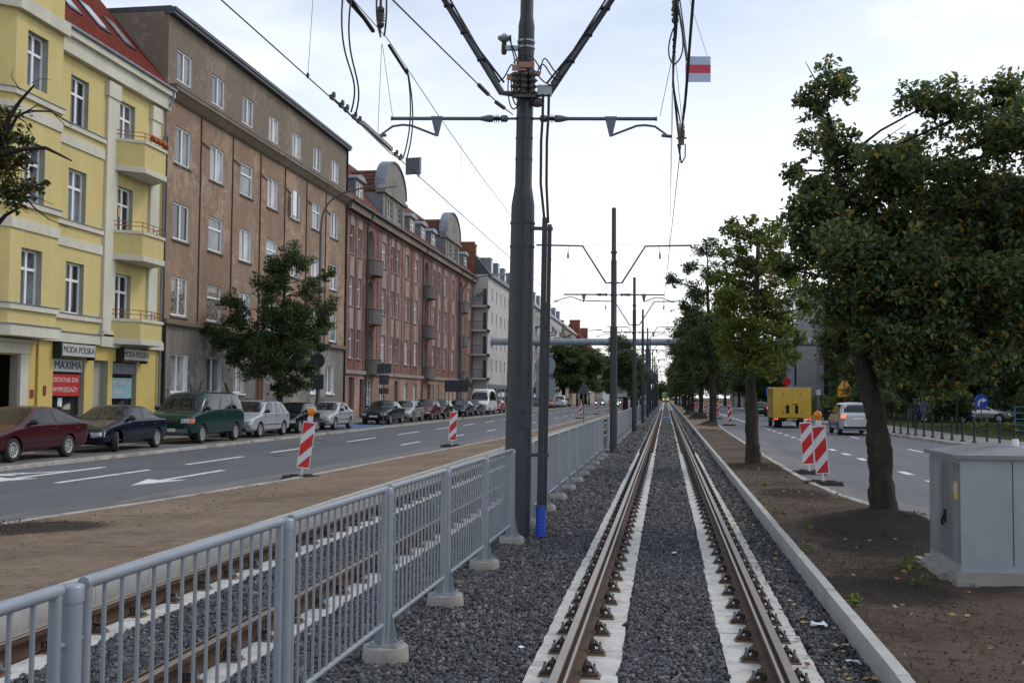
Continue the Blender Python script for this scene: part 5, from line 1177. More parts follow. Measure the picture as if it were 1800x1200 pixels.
    bvh = BVHTree.FromPolygons([v.co.copy() for v in full.vertices], [tuple(p.vertices) for p in full.polygons])
    bpy.data.objects.remove(tmp); bpy.data.objects.remove(ct)
    body = link('body', fin_me, t)
    def pan(nm, m, P, direc, nu=6, nv=4, off=.005, parent=None):
        o = Vector(direc) * -6; v, f = patch_mesh(bvh, o, Vector(direc), P, nu, nv, off)
        if not f: return None
        mm = bpy.data.meshes.new(nm); mm.from_pydata(v, [], f); mm.materials.append(m); mm.polygons.foreach_set('use_smooth', [True]*len(f)); return link(nm, mm, parent or t)
    F, Bk = (0, 1, 0), (0, -1, 0)
    zt, zl = H - .115, bz + .045
    # windscreen and rear window
    def ws(z0, z1, w0, w1): return lambda s, q: ((s*2 - 1) * (w0 + (w1 - w0)*q) * hw, 0, z0 + (z1 - z0)*q)
    pan('windscreen', G_car, ws(hc + .03, H - .075, .80, wt - .10), F, 10, 6)
    if not blank_rear: pan('rear_window', G_car, ws(ht + .05, H - .085, .76, wt - .12), Bk, 8, 5)
    # side windows
    yA0, yA1 = yc + (yr0 - yc)*.30 + .06, yr0 + .13
    yZ0, yZ1 = (yt - (yt - yr1)*.40 - .06 if yt < L - .35 else yt - .22), yr1 - .06
    cuts = [0, .5, 1] if nwin == 2 else ([0, .36, .70, 1] if nwin == 3 else [0, 1])
    if nwin == 1: cuts = [0, 1]
    if sidewin:
        for s in (-1, 1):
            dr = (-s, 0, 0)
            for k in range(len(cuts) - 1):
                a, c = cuts[k], cuts[k+1]
                def P(u, q, a=a, c=c):
                    lo, hi = yA0 + (yZ0 - yA0)*(a + (c - a)*u), yA1 + (yZ1 - yA1)*(a + (c - a)*u)
                    g = .065; lo += (g if u < .01 and a > 0 else 0) - (g if u > .99 and c < 1 else 0); hi += (g if u < .01 and a > 0 else 0) - (g if u > .99 and c < 1 else 0)
                    return (0, lo + (hi - lo)*q, zl + (zt - zl)*q)
                def PT(u, q, P=P): 
                    uu, qq = u*1.09 - .045, q*1.18 - .09; return P(0, 0) if False else tuple(Vector(P(max(0, min(1, u)), q)) + Vector((0, (u - .5)*.05, (q - .5)*.05)))
                w0 = pan('side_window', M_black, PT, dr, 8, 5, .0035)
                pan('pane', G_car, P, dr, 8, 5, .0065, w0)
    if detail:
        ds = [(yA0 - .02, (yA0 + yZ0)/2 - .01), ((yA0 + yZ0)/2 + .01, yZ0 - .05)] if nwin > 1 else [(yA0 - .02, yA0 + 1.0)]
        for s in (-1, 1):
            dr = (-s, 0, 0)
            for (a, c) in ds[:2]:
                def ce(q, c=c): return c if zsill + .10 + (bz - zsill)*q > 2*r + .09 else min(c, fo + wb - r - .09)
                def ae(q, a=a): return a if zsill + .10 + (bz - zsill)*q > 2*r + .09 else max(a, fo + r + .09)
                sm = pan('door', M_black, lambda u, q, ae=ae, ce=ce: (0, ae(q) - .011 + (ce(q) - ae(q) + .022)*u, zsill + .10 + (bz - zsill - .11)*q), dr, 8, 12, .0015)
                d2 = pan('door_skin', pm, lambda u, q, ae=ae, ce=ce: (0, ae(q) + (ce(q) - ae(q))*u, zsill + .109 + (bz - zsill - .128)*q), dr, 8, 12, .004, sm)
                pan('handle', M_black if pm.name.startswith('paint_m') or True else pm, lambda u, q, c=c: (0, c - .24 + .16*u, bz - .13 + .03*q), dr, 3, 1, .02, sm)
            pan('side_strip', M_black, lambda u, q: (0, fo + r + .12 + (wb - 2*r - .24)*u, .50 + .035*q), dr, 8, 1, .012)
    # mirrors
    for s in (-1, 1):
        b = MB(); x = s*(hw*.99); y = yA0 + .10; b.lathe([(.02, -.10), (.075, -.08), (.085, 0), (.075, .07), (.03, .09)], (x + s*.06, y, bz + .09), 10, 0, 'X'); b.box(min(x - s*.05, x + s*.02), max(x - s*.05, x + s*.02), y - .03, y + .03, bz + .03, bz + .10); b.build('mirror', M_black, t)
    # lamps, grille, bumpers, plates
    hl = hn - .09
    for s in (-1, 1):
        pan('headlight', M_lit_white if lit == 'front' else M_head, lambda u, q, s=s: (s*hw*(.50 + .42*u), 0, hl - .16 + .03*u + (.155 - .02*u)*q), F, 6, 3, .008)
        if indic: pan('indicator', M_orange, lambda u, q, s=s: (s*hw*(.80 + .13*u), 0, hl - .15 + .15*q), F, 3, 3, .010)
        pan('tail_light', M_lit_red if lit == 'rear' else M_tail, lambda u, q, s=s: (s*hw*(.66 + .26*u), 0, tail - .24 + .20*q), Bk, 4, 3, .008)
    if grille: pan('grille', M_black, lambda u, q: ((u*2 - 1)*hw*.40, 0, hl - .14 + .12*q), F, 8, 3, .007)
    pan('front_bumper', bump or M_black, lambda u, q: ((u*2 - 1)*hw*(.9 if bump else .62), 0, (.33 if bump else .30) + (.20 if bump else .09)*q), F, 10, 3, .012)
    pan('rear_bumper', bump or M_black, lambda u, q: ((u*2 - 1)*hw*.8, 0, .34 + .10*q), Bk, 10, 2, .012)
    pan('number_plate', M_plate, lambda u, q: ((u*2 - 1)*.26, 0, .44 + .11*q), F, 4, 1, .016); pan('number_plate', M_plate, lambda u, q: ((u*2 - 1)*.26, 0, tail - .30 + .11*q), Bk, 4, 1, .016)
    key = round(r, 3)
    if key not in WHM: WHM[key] = wheel_meshes(r)
    for i, yw in enumerate((fo, fo + wb)):
        for s in (-1, 1):
            w = link('wheel', WHM[key][0], t, (s*(hw - .115), yw, r), (0, 0, (0 if s > 0 else math.pi) + (steer if i == 0 else 0))); link('rim', WHM[key][1], w)
    return t
def pnt(n, c, metal=0.0): return mat('paint_' + n, c, 0.14, metal, 0.03, 2, coat=0.0, spec=0.42)
PG = 'cars parked in the bay along the left pavement'
CX = -17.35; ZB = .16
sedan = dict(L=4.55, W=1.76, H=1.43, wb=2.62, fo=.88, yc=1.25, yr0=2.05, yr1=3.15, yt=3.95, ht=1.02, tail=.98)
hatch = dict(L=3.95, W=1.66, H=1.42, wb=2.48, fo=.76, yc=1.02, yr0=1.72, yr1=3.35, yt=3.85, ht=1.0, tail=.96, hc=.93)
wagon = dict(L=4.4, W=1.75, H=1.54, wb=2.70, fo=.86, yc=1.05, yr0=1.9, yr1=3.85, yt=4.30, ht=1.05, tail=1.0, hc=1.0, bz=.98, hn=.76, nwin=3)
def parked(name, label, y_front_axle, pm, spec, cat='car', dx=0.0, rz=0.0, **kw):
    d = dict(spec); d.update(kw)
    return car(name, label, (CX + dx, y_front_axle - d['fo'], ZB), rz, pm=pm, cat=cat, group=PG, **d)
parked('parked_car', 'maroon saloon parked before the shops, leftmost of the row', 24.9, pnt('maroon', (0.047, 0.008, 0.013)), sedan, wb=2.51, fo=.9, yr1=3.2, yt=4.25, ht=1.04, tail=1.0)
parked('parked_car', 'dark navy saloon with turned front wheels, between maroon car and green van', 30.1, pnt('navy', (0.006, 0.009, 0.022)), sedan, wb=2.72, H=1.42, steer=.42, rz=R(2))
parked('parked_van', 'dark green panel van with grey bumper and orange indicators', 35.9, pnt('van_green', (0.007, 0.033, 0.027)), dict(L=4.7, W=1.86, H=1.87, wb=2.95, fo=.80, r=.33, hn=.98, hc=1.16, bz=1.16, yc=.72, yr0=1.42, yr1=4.45, yt=4.62, ht=1.1, tail=1.05, wt=.84, nwin=3, zsill=.28), 'van', bump=mat('bumper_grey', (0.13, 0.135, 0.14), 0.6), indic=True)
o = parked('parked_car', 'silver estate car with roof rails behind the green van', 41.5, pnt('silver', (0.42, 0.44, 0.48), .35), wagon)
b = MB(); [b.tube([(s*.60, 1.95, 1.50), (s*.60, 2.1, 1.585), (s*.58, 3.5, 1.58), (s*.58, 3.8, 1.50)], .016, 6) for s in (-1, 1)]
for s in (-1, 1):
    b = MB(); b.tube([(s*.60, 1.95, 1.48), (s*.60, 2.1, 1.575), (s*.58, 3.5, 1.57), (s*.58, 3.8, 1.48)], .016, 6); b.build('roof_rail', M_black, o)
parked('parked_car', 'black small hatchback behind the amber lamp', 46.5, pnt('black', (0.008, 0.008, 0.009)), hatch, L=3.7, W=1.6, wb=2.36, yr1=3.2, yt=3.6)
parked('parked_car', 'light silver saloon next to the blue parking marking', 51.6, pnt('silver', (0, 0, 0)), sedan, L=4.24, W=1.68, wb=2.52, fo=.84, yt=3.75)
parked('parked_car', 'dark green boxy saloon standing on the blue marking', 62.3, pnt('bottle_green', (0.022, 0.034, 0.036), .3), sedan, L=4.74, W=1.74, wb=2.8, fo=.87, H=1.45, yc=1.45, yr0=2.1, yr1=3.25, yt=4.0, hn=.78, bz=.95, hc=.97)
parked('parked_car', 'pale silver estate with roof bars behind the boxy green saloon', 68.3, pnt('pale_silver', (0.42, 0.41, 0.42), .5), wagon, L=4.15, W=1.66, H=1.45, wb=2.45, yr1=3.6, yt=4.05, hn=.68, bz=.92, hc=.93)
parked('parked_car', 'dark red compact car between the pale estate and the black car', 74.0, pnt('wine', (0.10, 0.008, 0.018)), hatch, H=1.5)
parked('parked_car', 'black compact car with bright window line, after the dark red one', 78.6, pnt('black', (0, 0, 0)), hatch, H=1.48, L=4.1)
parked('parked_car', 'dark blue saloon past the second lamp post', 87.2, pnt('ink_blue', (0.012, 0.02, 0.04), .2), sedan)
parked('parked_car', 'dark grey saloon just before the white van', 92.3, pnt('dark_grey', (0.04, 0.045, 0.055), .3), sedan, L=4.4)
parked('parked_van', 'tall white high-roof van among the parked cars', 97.9, pnt('white', (0.62, 0.63, 0.65)), dict(L=5.4, W=1.95, H=2.45, wb=3.2, fo=.85, r=.33, hn=1.05, hc=1.3, bz=1.3, yc=.75, yr0=1.55, yr1=5.15, yt=5.32, ht=1.2, tail=1.1, wt=.86, nwin=1, zsill=.3, sidewin=True), 'van')
parked('parked_car', 'bright red car tucked behind the white van', 106.0, pnt('red', (0.28, 0.012, 0.014)), hatch)
parked('parked_car', 'pale blue car half hidden by the thick pole', 128.0, pnt('pale_blue', (0.15, 0.24, 0.36), .3), hatch)
for y, l, c, k in ((150, 'far red and white hatchback by the dark trees', ('red', (0, 0, 0)), hatch), (158, 'far blue grey saloon by the dark trees', ('steel_blue', (0.14, 0.19, 0.25), .3), sedan), (174, 'far grey saloon, last parked by the dark trees', ('dark_grey', (0, 0, 0)), sedan)):
    parked('parked_car', l, y, pnt(*c), k, dx=.8, detail=False)
parked('parked_van', 'far small white van by the dark trees', 166, pnt('white', (0, 0, 0)), dict(L=4.4, W=1.8, H=1.95, wb=2.7, fo=.8, r=.31, hn=.95, hc=1.15, bz=1.15, yc=.8, yr0=1.5, yr1=4.1, yt=4.32, ht=1.1, tail=1.05, wt=.84, nwin=1), 'van', dx=.8, detail=False)
TG = 'vehicles driving away on the right road'
car('minivan', 'silver minivan with lit tail lamp driving beside the bollards', (9.45, 54.3 + 4.3, .1), math.pi, 4.35, 1.76, 1.65, pnt('silver', (0, 0, 0)), wb=2.7, fo=.85, hn=.8, hc=1.05, bz=1.02, yc=.85, yr0=1.75, yr1=3.85, yt=4.28, ht=1.08, tail=1.08, nwin=3, lit='rear', group=TG)
car('black_car', 'small black car with red tail lamps, ahead of the yellow truck', (9.05, 103.5 + 4, .1), math.pi, 4.0, 1.68, 1.46, pnt('black', (0, 0, 0)), wb=2.48, fo=.76, yc=1.02, yr0=1.72, yr1=3.35, yt=3.85, ht=1.0, tail=.98, hc=.93, lit='rear', group=TG)
car('parked_car', 'dark blue hatchback parked beyond the lawn and bollards', (22.6, 82, .17), R(70), 4.2, 1.75, 1.6, pnt('royal_blue', (0.012, 0.035, 0.15)), wb=2.6, fo=.8, yc=.95, yr0=1.7, yr1=3.6, yt=4.1, ht=1.0, tail=.98, hc=.97, nwin=3, detail=False)
car('parked_car', 'pale silver car parked past the dark blue hatchback', (26.4, 86, .17), R(70), 4.2, 1.7, 1.45, pnt('pale_silver', (0, 0, 0)), detail=False)
for y, x, l in ((185, -9.0, 'far car with shining headlamps between the median trees'), (235, -10.5, 'farthest oncoming car with headlamps on the left road'), (210, -13, 'far dark car approaching on the left road')):
    car('oncoming_car', l, (x, y, .1), 0, pm=pnt('white', (0, 0, 0)) if y < 200 else pnt('dark_grey', (0, 0, 0)), lit='front', detail=False, group='cars approaching on the left road', **sedan)
car('red_car', 'far red car on the right road behind the tree trunks', (5.2, 188, .1), math.pi, 4.2, 1.7, 1.5, pnt('red', (0, 0, 0)), detail=False, lit='rear', group=TG)
# yellow box truck
t = thing('box_truck', 'yellow box truck seen from behind with two oval rear windows', 'truck', (7.62, 66.0, .1), 0, TG)
M_yb = mat('truck_yellow', (0.48, 0.29, 0.008), 0.4, 0, 0.06, 2, coat=.3)
b = MB(); b.prism([(-1.13, .62), (1.13, .62), (1.13, 2.44), (1.09, 2.48), (-1.09, 2.48), (-1.13, 2.44)], 'Y', 0, 3.6); b.build('box_body', M_yb, t)
for s in (-1, 1):
    b = MB(); b.box(min(s*.012, s*.58), max(s*.012, s*.58), -.02, -.003, .66, 2.40); d = b.build('rear_door', M_yb, t)
    b = MB(); b.lathe([(.105, -.012), (.105, -.0)], (s*.27, -.022, 1.30), 16, 0, 'Y'); b.lathe([(.105, -.012), (.105, 0)], (s*.27, -.022, .97), 16, 0, 'Y'); b.box(s*.27 - .105, s*.27 + .105, -.034, -.022, .97, 1.30); b.build('oval_window', M_black, d)
    b = MB(); 
    for z in (.95, 2.05): b.box(s*.52 - .02, s*.52 + .02, -.04, -.02, z - .05, z + .05)
    b.build('hinge', M_black, d)
    b = MB(); b.box(s*.98 - .13, s*.98 + .13, -.05, 0, .50, .60); b.build('tail_light', M_tail, t)
    for dx in (-.09, .05): b = MB(); b.lathe([(.04, -.066), (.045, -.05)], (s*(.98 + dx), 0, .55), 10, 0, 'Y'); b.build('lit_lamp', M_lit_red, t)
b = MB(); b.box(.06, .34, -.04, -.02, 1.42, 1.47); b.build('door_lock', M_black, t)
b = MB(); b.box(-.85, .85, -.03, .1, .46, .60); b.box(-.5, -.4, .3, 3.3, .35, .62); b.box(.4, .5, .3, 3.3, .35, .62); b.box(-1.05, 1.05, .2, 3.5, .55, .62); b.build('chassis', M_dark, t)
b = MB(); b.box(-.3, .3, -.035, -.03, .48, .58); b.build('number_plate', mat('plate_dim', (0.3, 0.27, 0.12), 0.5), t)
b = MB(); b.prism([(3.62, .45), (5.25, .45), (5.3, 1.0), (4.95, 1.15), (4.55, 1.95), (3.62, 1.98)], 'X', -.95, .95); b.build('cab', M_yb, t)
for y in (.85, 4.4):
    for s in (-1, 1): w = link('wheel', WHM[.33][0], t, (s*.88, y, .33), (0, 0, 0 if s > 0 else math.pi)); link('rim', WHM[.33][1], w)
for s in (-1, 1): w = link('wheel', WHM[.33][0], t, (s*.64, .85, .33), (0, 0, 0 if s > 0 else math.pi))
# tram at the end of the line
t = thing('tram', 'yellow and green tram approaching in the distance on the open track', 'tram', (.05, 372, .19))
b = MB(); b.prism([(-1.2, .35), (1.2, .35), (1.2, 2.9), (.95, 3.3), (-.95, 3.3), (-1.2, 2.9)], 'Y', 0, 26); b.build('body', mat('tram_cream', (0.45, 0.47, 0.33), 0.4), t)
b = MB(); b.box(-1.21, 1.21, -.06, .2, .4, 1.15); b.build('apron', mat('tram_yellow', (0.6, 0.36, 0.02), 0.4), t)
b = MB(); b.box(-.98, .98, -.05, -.003, 1.3, 2.75); b.build('windscreen', glass_mat('tram_glass', (0.03, 0.12, 0.10)), t)
b = MB(); b.box(-.7, .7, -.05, -.003, 2.86, 3.15); b.build('destination_box', mat('tram_box', (0.35, 0.22, 0.05), 0.5), t)
for s in (-1, 1): b = MB(); b.lathe([(.1, -.08), (.1, -.06)], (s*.75, 0, .85), 10, 0, 'Y'); b.build('headlight', M_lit_white, t)
b = MB(); b.box(-1.1, 1.1, .1, 25.8, .02, .36); b.build('underframe', M_dark, t)
t = thing('tram', 'white trailing vehicle partly hidden behind the approaching tram', 'tram', (-3.9, 405, .19)) if False else None

# ------------------------------------------------------------------ trees
def leaf_mat(name, stops, trans=0.35):
    m, nt, b = nmat(name); ge = N(nt, 'ShaderNodeNewGeometry')
    rp = ramp(nt, ge.outputs['Random Per Island'], stops)
    L(nt, rp.outputs['Color'], b.inputs['Base Color']); b.inputs['Roughness'].default_value = 0.5; b.inputs['Specular IOR Level'].default_value = 0.35
    tr = N(nt, 'ShaderNodeBsdfTranslucent'); L(nt, rp.outputs['Color'], tr.inputs['Color'])
    mx = N(nt, 'ShaderNodeMixShader'); mx.inputs[0].default_value = trans
    L(nt, b.outputs[0], mx.inputs[1]); L(nt, tr.outputs[0], mx.inputs[2]); L(nt, mx.outputs[0], nt.nodes['Material Output'].inputs['Surface']); return m
LM_dark = leaf_mat('linden_leaves', [(0.0, (0.048, 0.080, 0.034)), (0.40, (0.095, 0.145, 0.058)), (0.80, (0.155, 0.210, 0.080)), (0.90, (0.25, 0.23, 0.065)), (0.975, (0.36, 0.25, 0.035)), (1.0, (0.45, 0.30, 0.035))], .5)
LM_yel = leaf_mat('yellowing_leaves', [(0.0, (0.06, 0.10, 0.025)), (0.4, (0.12, 0.18, 0.04)), (0.8, (0.20, 0.24, 0.045)), (0.95, (0.25, 0.21, 0.035)), (1.0, (0.32, 0.22, 0.035))], .48)
LM_deep = leaf_mat('deep_green_leaves', [(0.0, (0.032, 0.056, 0.024)), (0.5, (0.068, 0.108, 0.04)), (1.0, (0.135, 0.18, 0.06))], .45)
LM_rust = leaf_mat('rusty_leaves', [(0.0, (0.03, 0.035, 0.015)), (0.5, (0.07, 0.06, 0.02)), (1.0, (0.14, 0.075, 0.02))])
def leaves_mesh(name, centers, radii, counts, size, seed, m, flat=.75):
    g = np.random.default_rng(seed); P = []; 
    for c, r, n in zip(centers, radii, counts):
        q = g.normal(size=(n, 3)); q /= np.linalg.norm(q, axis=1, keepdims=True); q *= (g.random((n, 1)) ** .45) * r; q[:, 2] *= flat; P.append(q + np.array(c))
    P = np.concatenate(P); n = len(P)
    th = g.uniform(0, 2*np.pi, n); tilt = g.normal(0.5, .45, n); ro = g.uniform(0, 2*np.pi, n); s = size * g.uniform(.6, 1.25, n)
    a = np.stack([np.cos(th)*np.cos(tilt), np.sin(th)*np.cos(tilt), -np.sin(tilt)], 1)
    up = np.tile([0, 0, 1.], (n, 1)) + g.normal(0, .35, (n, 3)); bb = np.cross(up, a); bb /= np.linalg.norm(bb, axis=1, keepdims=True); nn = np.cross(a, bb)
    a *= s[:, None]; bb *= (s * g.uniform(.65, .9, n))[:, None]; nn *= (s * .18)[:, None]
    V = np.stack([P - a*.55, P - a*.25 + bb*.42 + nn, P + a*.15 + bb*.40 + nn, P + a*.62, P + a*.15 - bb*.40 + nn, P - a*.25 - bb*.42 + nn], 1)
    F = np.array([(0, 1, 2, 3), (0, 3, 4, 5)]); FF_ = (F[None] + (np.arange(n)*6)[:, None, None]).reshape(-1, 4)
    me = bpy.data.meshes.new(name); me.vertices.add(n*6); me.vertices.foreach_set('co', V.reshape(-1).astype(np.float32)); nf = len(FF_)
    me.loops.add(nf*4); me.loops.foreach_set('vertex_index', FF_.reshape(-1).astype(np.int32)); me.polygons.add(nf); me.polygons.foreach_set('loop_start', (np.arange(nf)*4).astype(np.int32))
    me.update(calc_edges=True); me.validate(); me.materials.append(m); return me
def tree(label, loc, trunk, blobs, lm, leaf, dens, seed, name='street_tree', rt=.2, bare=(), twigs=9, group=None, limbs=True, cat='tree', crown_name='crown'):
    """trunk: polyline (local); blobs: (x,y,z,r) crown masses (local); leaves hang in small clusters round twig ends"""
    r = random.Random(seed); t = thing(name, label, cat, loc, 0, group); b = MB()
    n = len(trunk); tr = [Vector(p) for p in trunk]
    # resample the trunk with a little wobble
    pts, rs = [], []
    for i in range(n - 1):
        k = 10
        for j in range(k):
            f = (i + j/k) / (n - 1); p = tr[i].lerp(tr[i+1], j/k); p += Vector((r.uniform(-1, 1), r.uniform(-1, 1), 0)) * rt * .06 * (1 if i + j else 0); pts.append(p); rs.append(rt * (1 - .82*f) * r.uniform(.97, 1.03))
    pts.append(tr[-1]); rs.append(rt*.12); rs[0] *= 1.28; rs[1] *= 1.08
    i0 = len(b.v); b.tube([pts[0] - Vector((0, 0, .3))] + pts, [rs[0]*1.12] + rs, 16)
    ctr = [pts[0]] + pts
    ph = [r.uniform(0, 6.28) for _ in range(4)]
    for q in range(len(ctr) * 16):   # flutes, root flare and knots in the bark
        k_, a_ = divmod(q, 16); v = Vector(b.v[i0 + q]); c0 = ctr[k_]; d = v - c0; d.z = 0; w = 2 * math.pi * a_ / 16
        b.v[i0 + q] = tuple(v + d * (r.uniform(-.05, .06) + .06 * math.sin(3*w + ph[0]) + .05 * math.sin(5*w + ph[1] + .25*k_) + .07 * math.sin(2*w + .55*k_ + ph[2]) + (.30 * max(0, math.sin(4*w + ph[3])) * (1 - k_/4) if k_ < 4 else 0)))
    C, Rr, K = [], [], []
    for (x, y, z, R0) in blobs:
        c = Vector((x, y, z)); cand = [p for p in pts if p.z < z - .1 * R0 and p.z > tr[0].z + .42*(tr[-1].z - tr[0].z)] or [pts[len(pts)//2]]
        s = min(cand, key=lambda p: (p - c).length + .25*abs(p.z - (z - (p.xy - c.xy).length*.7))); ri = rs[pts.index(s)]
        if limbs:
            mid = s.lerp(c, .5) + Vector((r.uniform(-.12, .12), r.uniform(-.12, .12), R0*.12)); b.tube([s, mid, c], [min(ri*.45, .05), min(ri*.3, .03), .012], 6)
        for k in range(twigs):
            d = Vector((r.gauss(0, 1), r.gauss(0, 1), r.gauss(0.1, .8))).normalized(); e = c + d * R0 * r.uniform(.35, 1.0)
            if limbs: b.tube([c.lerp(s, .15), c.lerp(e, .55) + Vector((0, 0, .04)), e], [.010, .007, .003], 4, 0, False)
            cr = R0 * r.uniform(.28, .66); C.append(tuple(e)); Rr.append(cr); K.append(max(4, int(dens * cr * cr)))
        for k in range(max(2, twigs // 3)):
            d = Vector((r.gauss(0, 1), r.gauss(0, 1), r.gauss(.25, .7))).normalized(); e = c + d * R0 * r.uniform(1.05, 1.5)
            if limbs: b.tube([c + d * R0 * .5, c + d * R0 * .9 + Vector((0, 0, .03)), e], [.007, .005, .002], 4, 0, False)
            for q in (.75, .9, 1.0): C.append(tuple(c.lerp(e, q))); Rr.append(R0 * .16); K.append(max(3, int(dens * .012 * R0 * R0)))
        C.append(tuple(c)); Rr.append(R0*.6); K.append(max(4, int(dens * .35 * R0 * R0)))
    for pl in bare: b.tube([Vector(p) for p in pl], [.014 * (1 - .8*i/(len(pl)-1)) + .002 for i in range(len(pl))], 5)
    b.build('trunk', M_bark, t); link(crown_name, leaves_mesh(crown_name, C, Rr, K, leaf, seed, lm), t); return t
def px_blobs(lst, px0, py0, sx, sz, zc, jit, seed):
    r = random.Random(seed); return [((x - px0)*sx, r.uniform(-jit, jit), zc + (py0 - y)*sz, q*sx) for x, y, q in lst]
# big linden near the cabinet (trunk at X 3.1, Y 15.9)
k = .00835
bl = [(1462,180,46),(1478,255,42),(1440,205,34),(1482,350,74),(1450,440,58),(1442,535,40),(1500,480,84),(1532,400,84),(1560,305,56),(1622,212,50),(1650,285,74),(1600,350,84),(1700,335,84),(1735,262,52),(1782,182,54),(1795,280,74),(1640,450,100),(1740,430,100),(1800,400,84),(1570,540,92),(1660,560,92),(1745,540,72),(1560,640,60),(1625,640,56),(1700,625,44),(1840,330,84),(1850,480,84),(1880,250,70),(1400,470,28),(1410,290,24),(1490,600,44),(1520,620,48),(1500,430,60),(1540,470,60),(1590,420,70),(1680,480,80),(1710,400,70),(1590,480,70),(1530,330,50),(1680,230,44),(1770,330,70),(1790,470,70),(1780,580,60),(1720,600,50),(1600,600,60),(1405,430,26),(1430,390,40),(1440,330,40),(1500,290,40),(1470,230,40)]
BL = px_blobs(bl, 1553, 697, k, k*1.02, 1.95 - .16, 1.0, 3)
BL += [((x - 1553)*k, -.75, 1.79 + (697 - y)*k*1.02, q*k) for x, y, q in ((1530,600,52),(1580,640,46),(1640,655,44),(1610,580,60),(1680,620,52),(1740,600,50),(1560,550,60),(1520,520,56),(1650,520,70),(1720,520,66),(1490,560,46),(1790,560,56))]
tree('large linden with some yellow leaves and leaning dark trunk beside the cabinet', (3.1, 15.8, .16), [(0, 0, 0), (-.04, 0, .9), (-.10, 0, 1.6), (-.32, .05, 2.4), (-.42, .05, 3.4), (-.55, .1, 4.9), (-.72, .1, 6.0)], BL, LM_dark, .08, 1250, 11, rt=.195, group='trees along the median right of the track', twigs=13,
     bare=[[(-.7, 0, 5.3), (-.1, 0, 5.45), (.35, -.1, 5.75)], [(-.3, 0, 5.4), (.1, .1, 5.3), (.5, .1, 5.5)], [(-.74, 0, 6.0), (-.9, 0, 6.45), (-1.05, 0, 6.75)], [(-.74, 0, 6.0), (-.72, 0, 6.6)], [(-.6, 0, 3.6), (-1.2, .1, 3.9), (-1.45, .1, 3.95)]])
k = .0152
bl = [(1300,415,30),(1285,390,16),(1345,405,30),(1325,382,14),(1365,395,18),(1320,460,46),(1370,470,38),(1278,495,32),(1290,560,42),(1350,550,50),(1395,560,30),(1408,545,18),(1310,620,34),(1360,615,38),(1385,630,24),(1275,600,20),(1335,655,22),(1400,600,16),(1270,450,18),(1300,500,36),(1340,510,40),(1320,580,40),(1370,580,36),(1285,530,30),(1305,450,34),(1350,440,34),(1380,520,30),(1330,620,34),(1390,500,22),(1290,610,26)]
tree('yellowing linden with a slim straight trunk, second in the right median', (2.3, 28.5, .16), [(0, 0, 0), (-.05, 0, 1.0), (-.08, 0, 2.2), (.02, 0, 3.6), (.1, 0, 5.0), (.15, 0, 6.2)], px_blobs(bl, 1325, 697, k, k, 1.95 - .16, 1.1, 5), LM_yel, .092, 1050, 12, rt=.2, group='trees along the median right of the track', twigs=9)
k = .0357
bl = [(1242,440,20),(1255,425,14),(1218,468,18),(1262,490,28),(1188,500,14),(1178,492,8),(1232,520,30),(1272,560,32),(1245,590,36),(1280,615,24),(1215,620,26),(1208,540,18),(1290,520,16),(1255,640,20),(1230,660,14)]
tree('sparse-topped tall tree, third in the right median', (2.9, 66.5, .2), [(0, 0, 0), (0, 0, 2), (-.2, 0, 5), (-.3, 0, 8), (-.3, 0, 10.5)], px_blobs(bl, 1253, 697, k, k, 1.95 - .2, 1.5, 6), LM_deep, .13, 560, 13, rt=.24, group='trees along the median right of the track', twigs=9)
def gen_blobs(seed, h, w, n, z0):
    r = random.Random(seed); out = []
    for i in range(n):
        z = z0 + (h - z0) * ((i + .5) / n); f = math.sin(math.pi * min(1, (.18 + .82*(i + .5)/n))) ** .7
        for _ in range(2):
            a = r.uniform(0, 6.28); q = w * .5 * f * r.uniform(.15, .75); out.append((q*math.cos(a), q*math.sin(a), z + r.uniform(-.3, .3), w * .28 * r.uniform(.7, 1.15)))
    return out
gtrees = []
for i in range(3):
    gtrees.append((lambda i: tree(['bushy street tree, fourth in the right median', 'bushy street tree, fifth in the right median', 'bushy street tree, sixth in the right median'][i], [(2.85, 88.2, .2), (2.6, 106.6, .2), (2.7, 127, .2)][i], [(0, 0, 0), (.05, 0, 2.2), (0, .1, 4), (.1, 0, 6), (0, 0, 7.6 + .4*i)], gen_blobs(40 + i, 8.6 + .5*i, 5.0, 7, 2.7), [LM_deep, LM_deep, LM_yel][i], .19, 330, 50 + i, rt=.2, group='trees along the median right of the track', twigs=7))(i))
for i, (y, w) in enumerate(((148, 'seventh'), (168, 'eighth'), (188, 'ninth'), (210, 'tenth'), (235, 'eleventh'), (262, 'twelfth'), (292, 'thirteenth'), (330, 'fourteenth'))):
    o = copy_tree(gtrees[i % 3], (2.7 + .3 * math.sin(i), y, .2), 1.3 * i, 'bushy street tree, %s and far along the right median' % w); o.scale = (1, 1, 1 + .03 * (i % 4))
# left median far trees
for i, (x, y, w) in enumerate(((-4.4, 114, 'first'), (-4.9, 134, 'second'), (-5.0, 158, 'third'), (-4.9, 185, 'fourth'), (-5.1, 215, 'fifth'))):
    o = copy_tree(gtrees[(i + 1) % 3], (x, y, .2), .7 * i, 'green tree %s in the far part of the left median' % w, 'trees in the left median'); o.scale = (.95, .95, .86)
# dark trees past the left row of houses
for i, (x, y, w, s) in enumerate(((-17.0, 176, 'dark broad tree in front of the beige block', 1.15), (-15.8, 200, 'dark tree behind the far parked vans', 1.2), (-17.5, 232, 'large dark tree before the red roofed house', 1.35), (-13.5, 262, 'dark tree closing the left pavement', 1.2), (-14, 300, 'farthest dark tree on the left side', 1.3))):
    o = copy_tree(gtrees[i % 2], (x, y, .2), 2.1 * i, w, 'trees past the left row of houses'); o.scale = (1.55 * s, 1.5 * s, s)
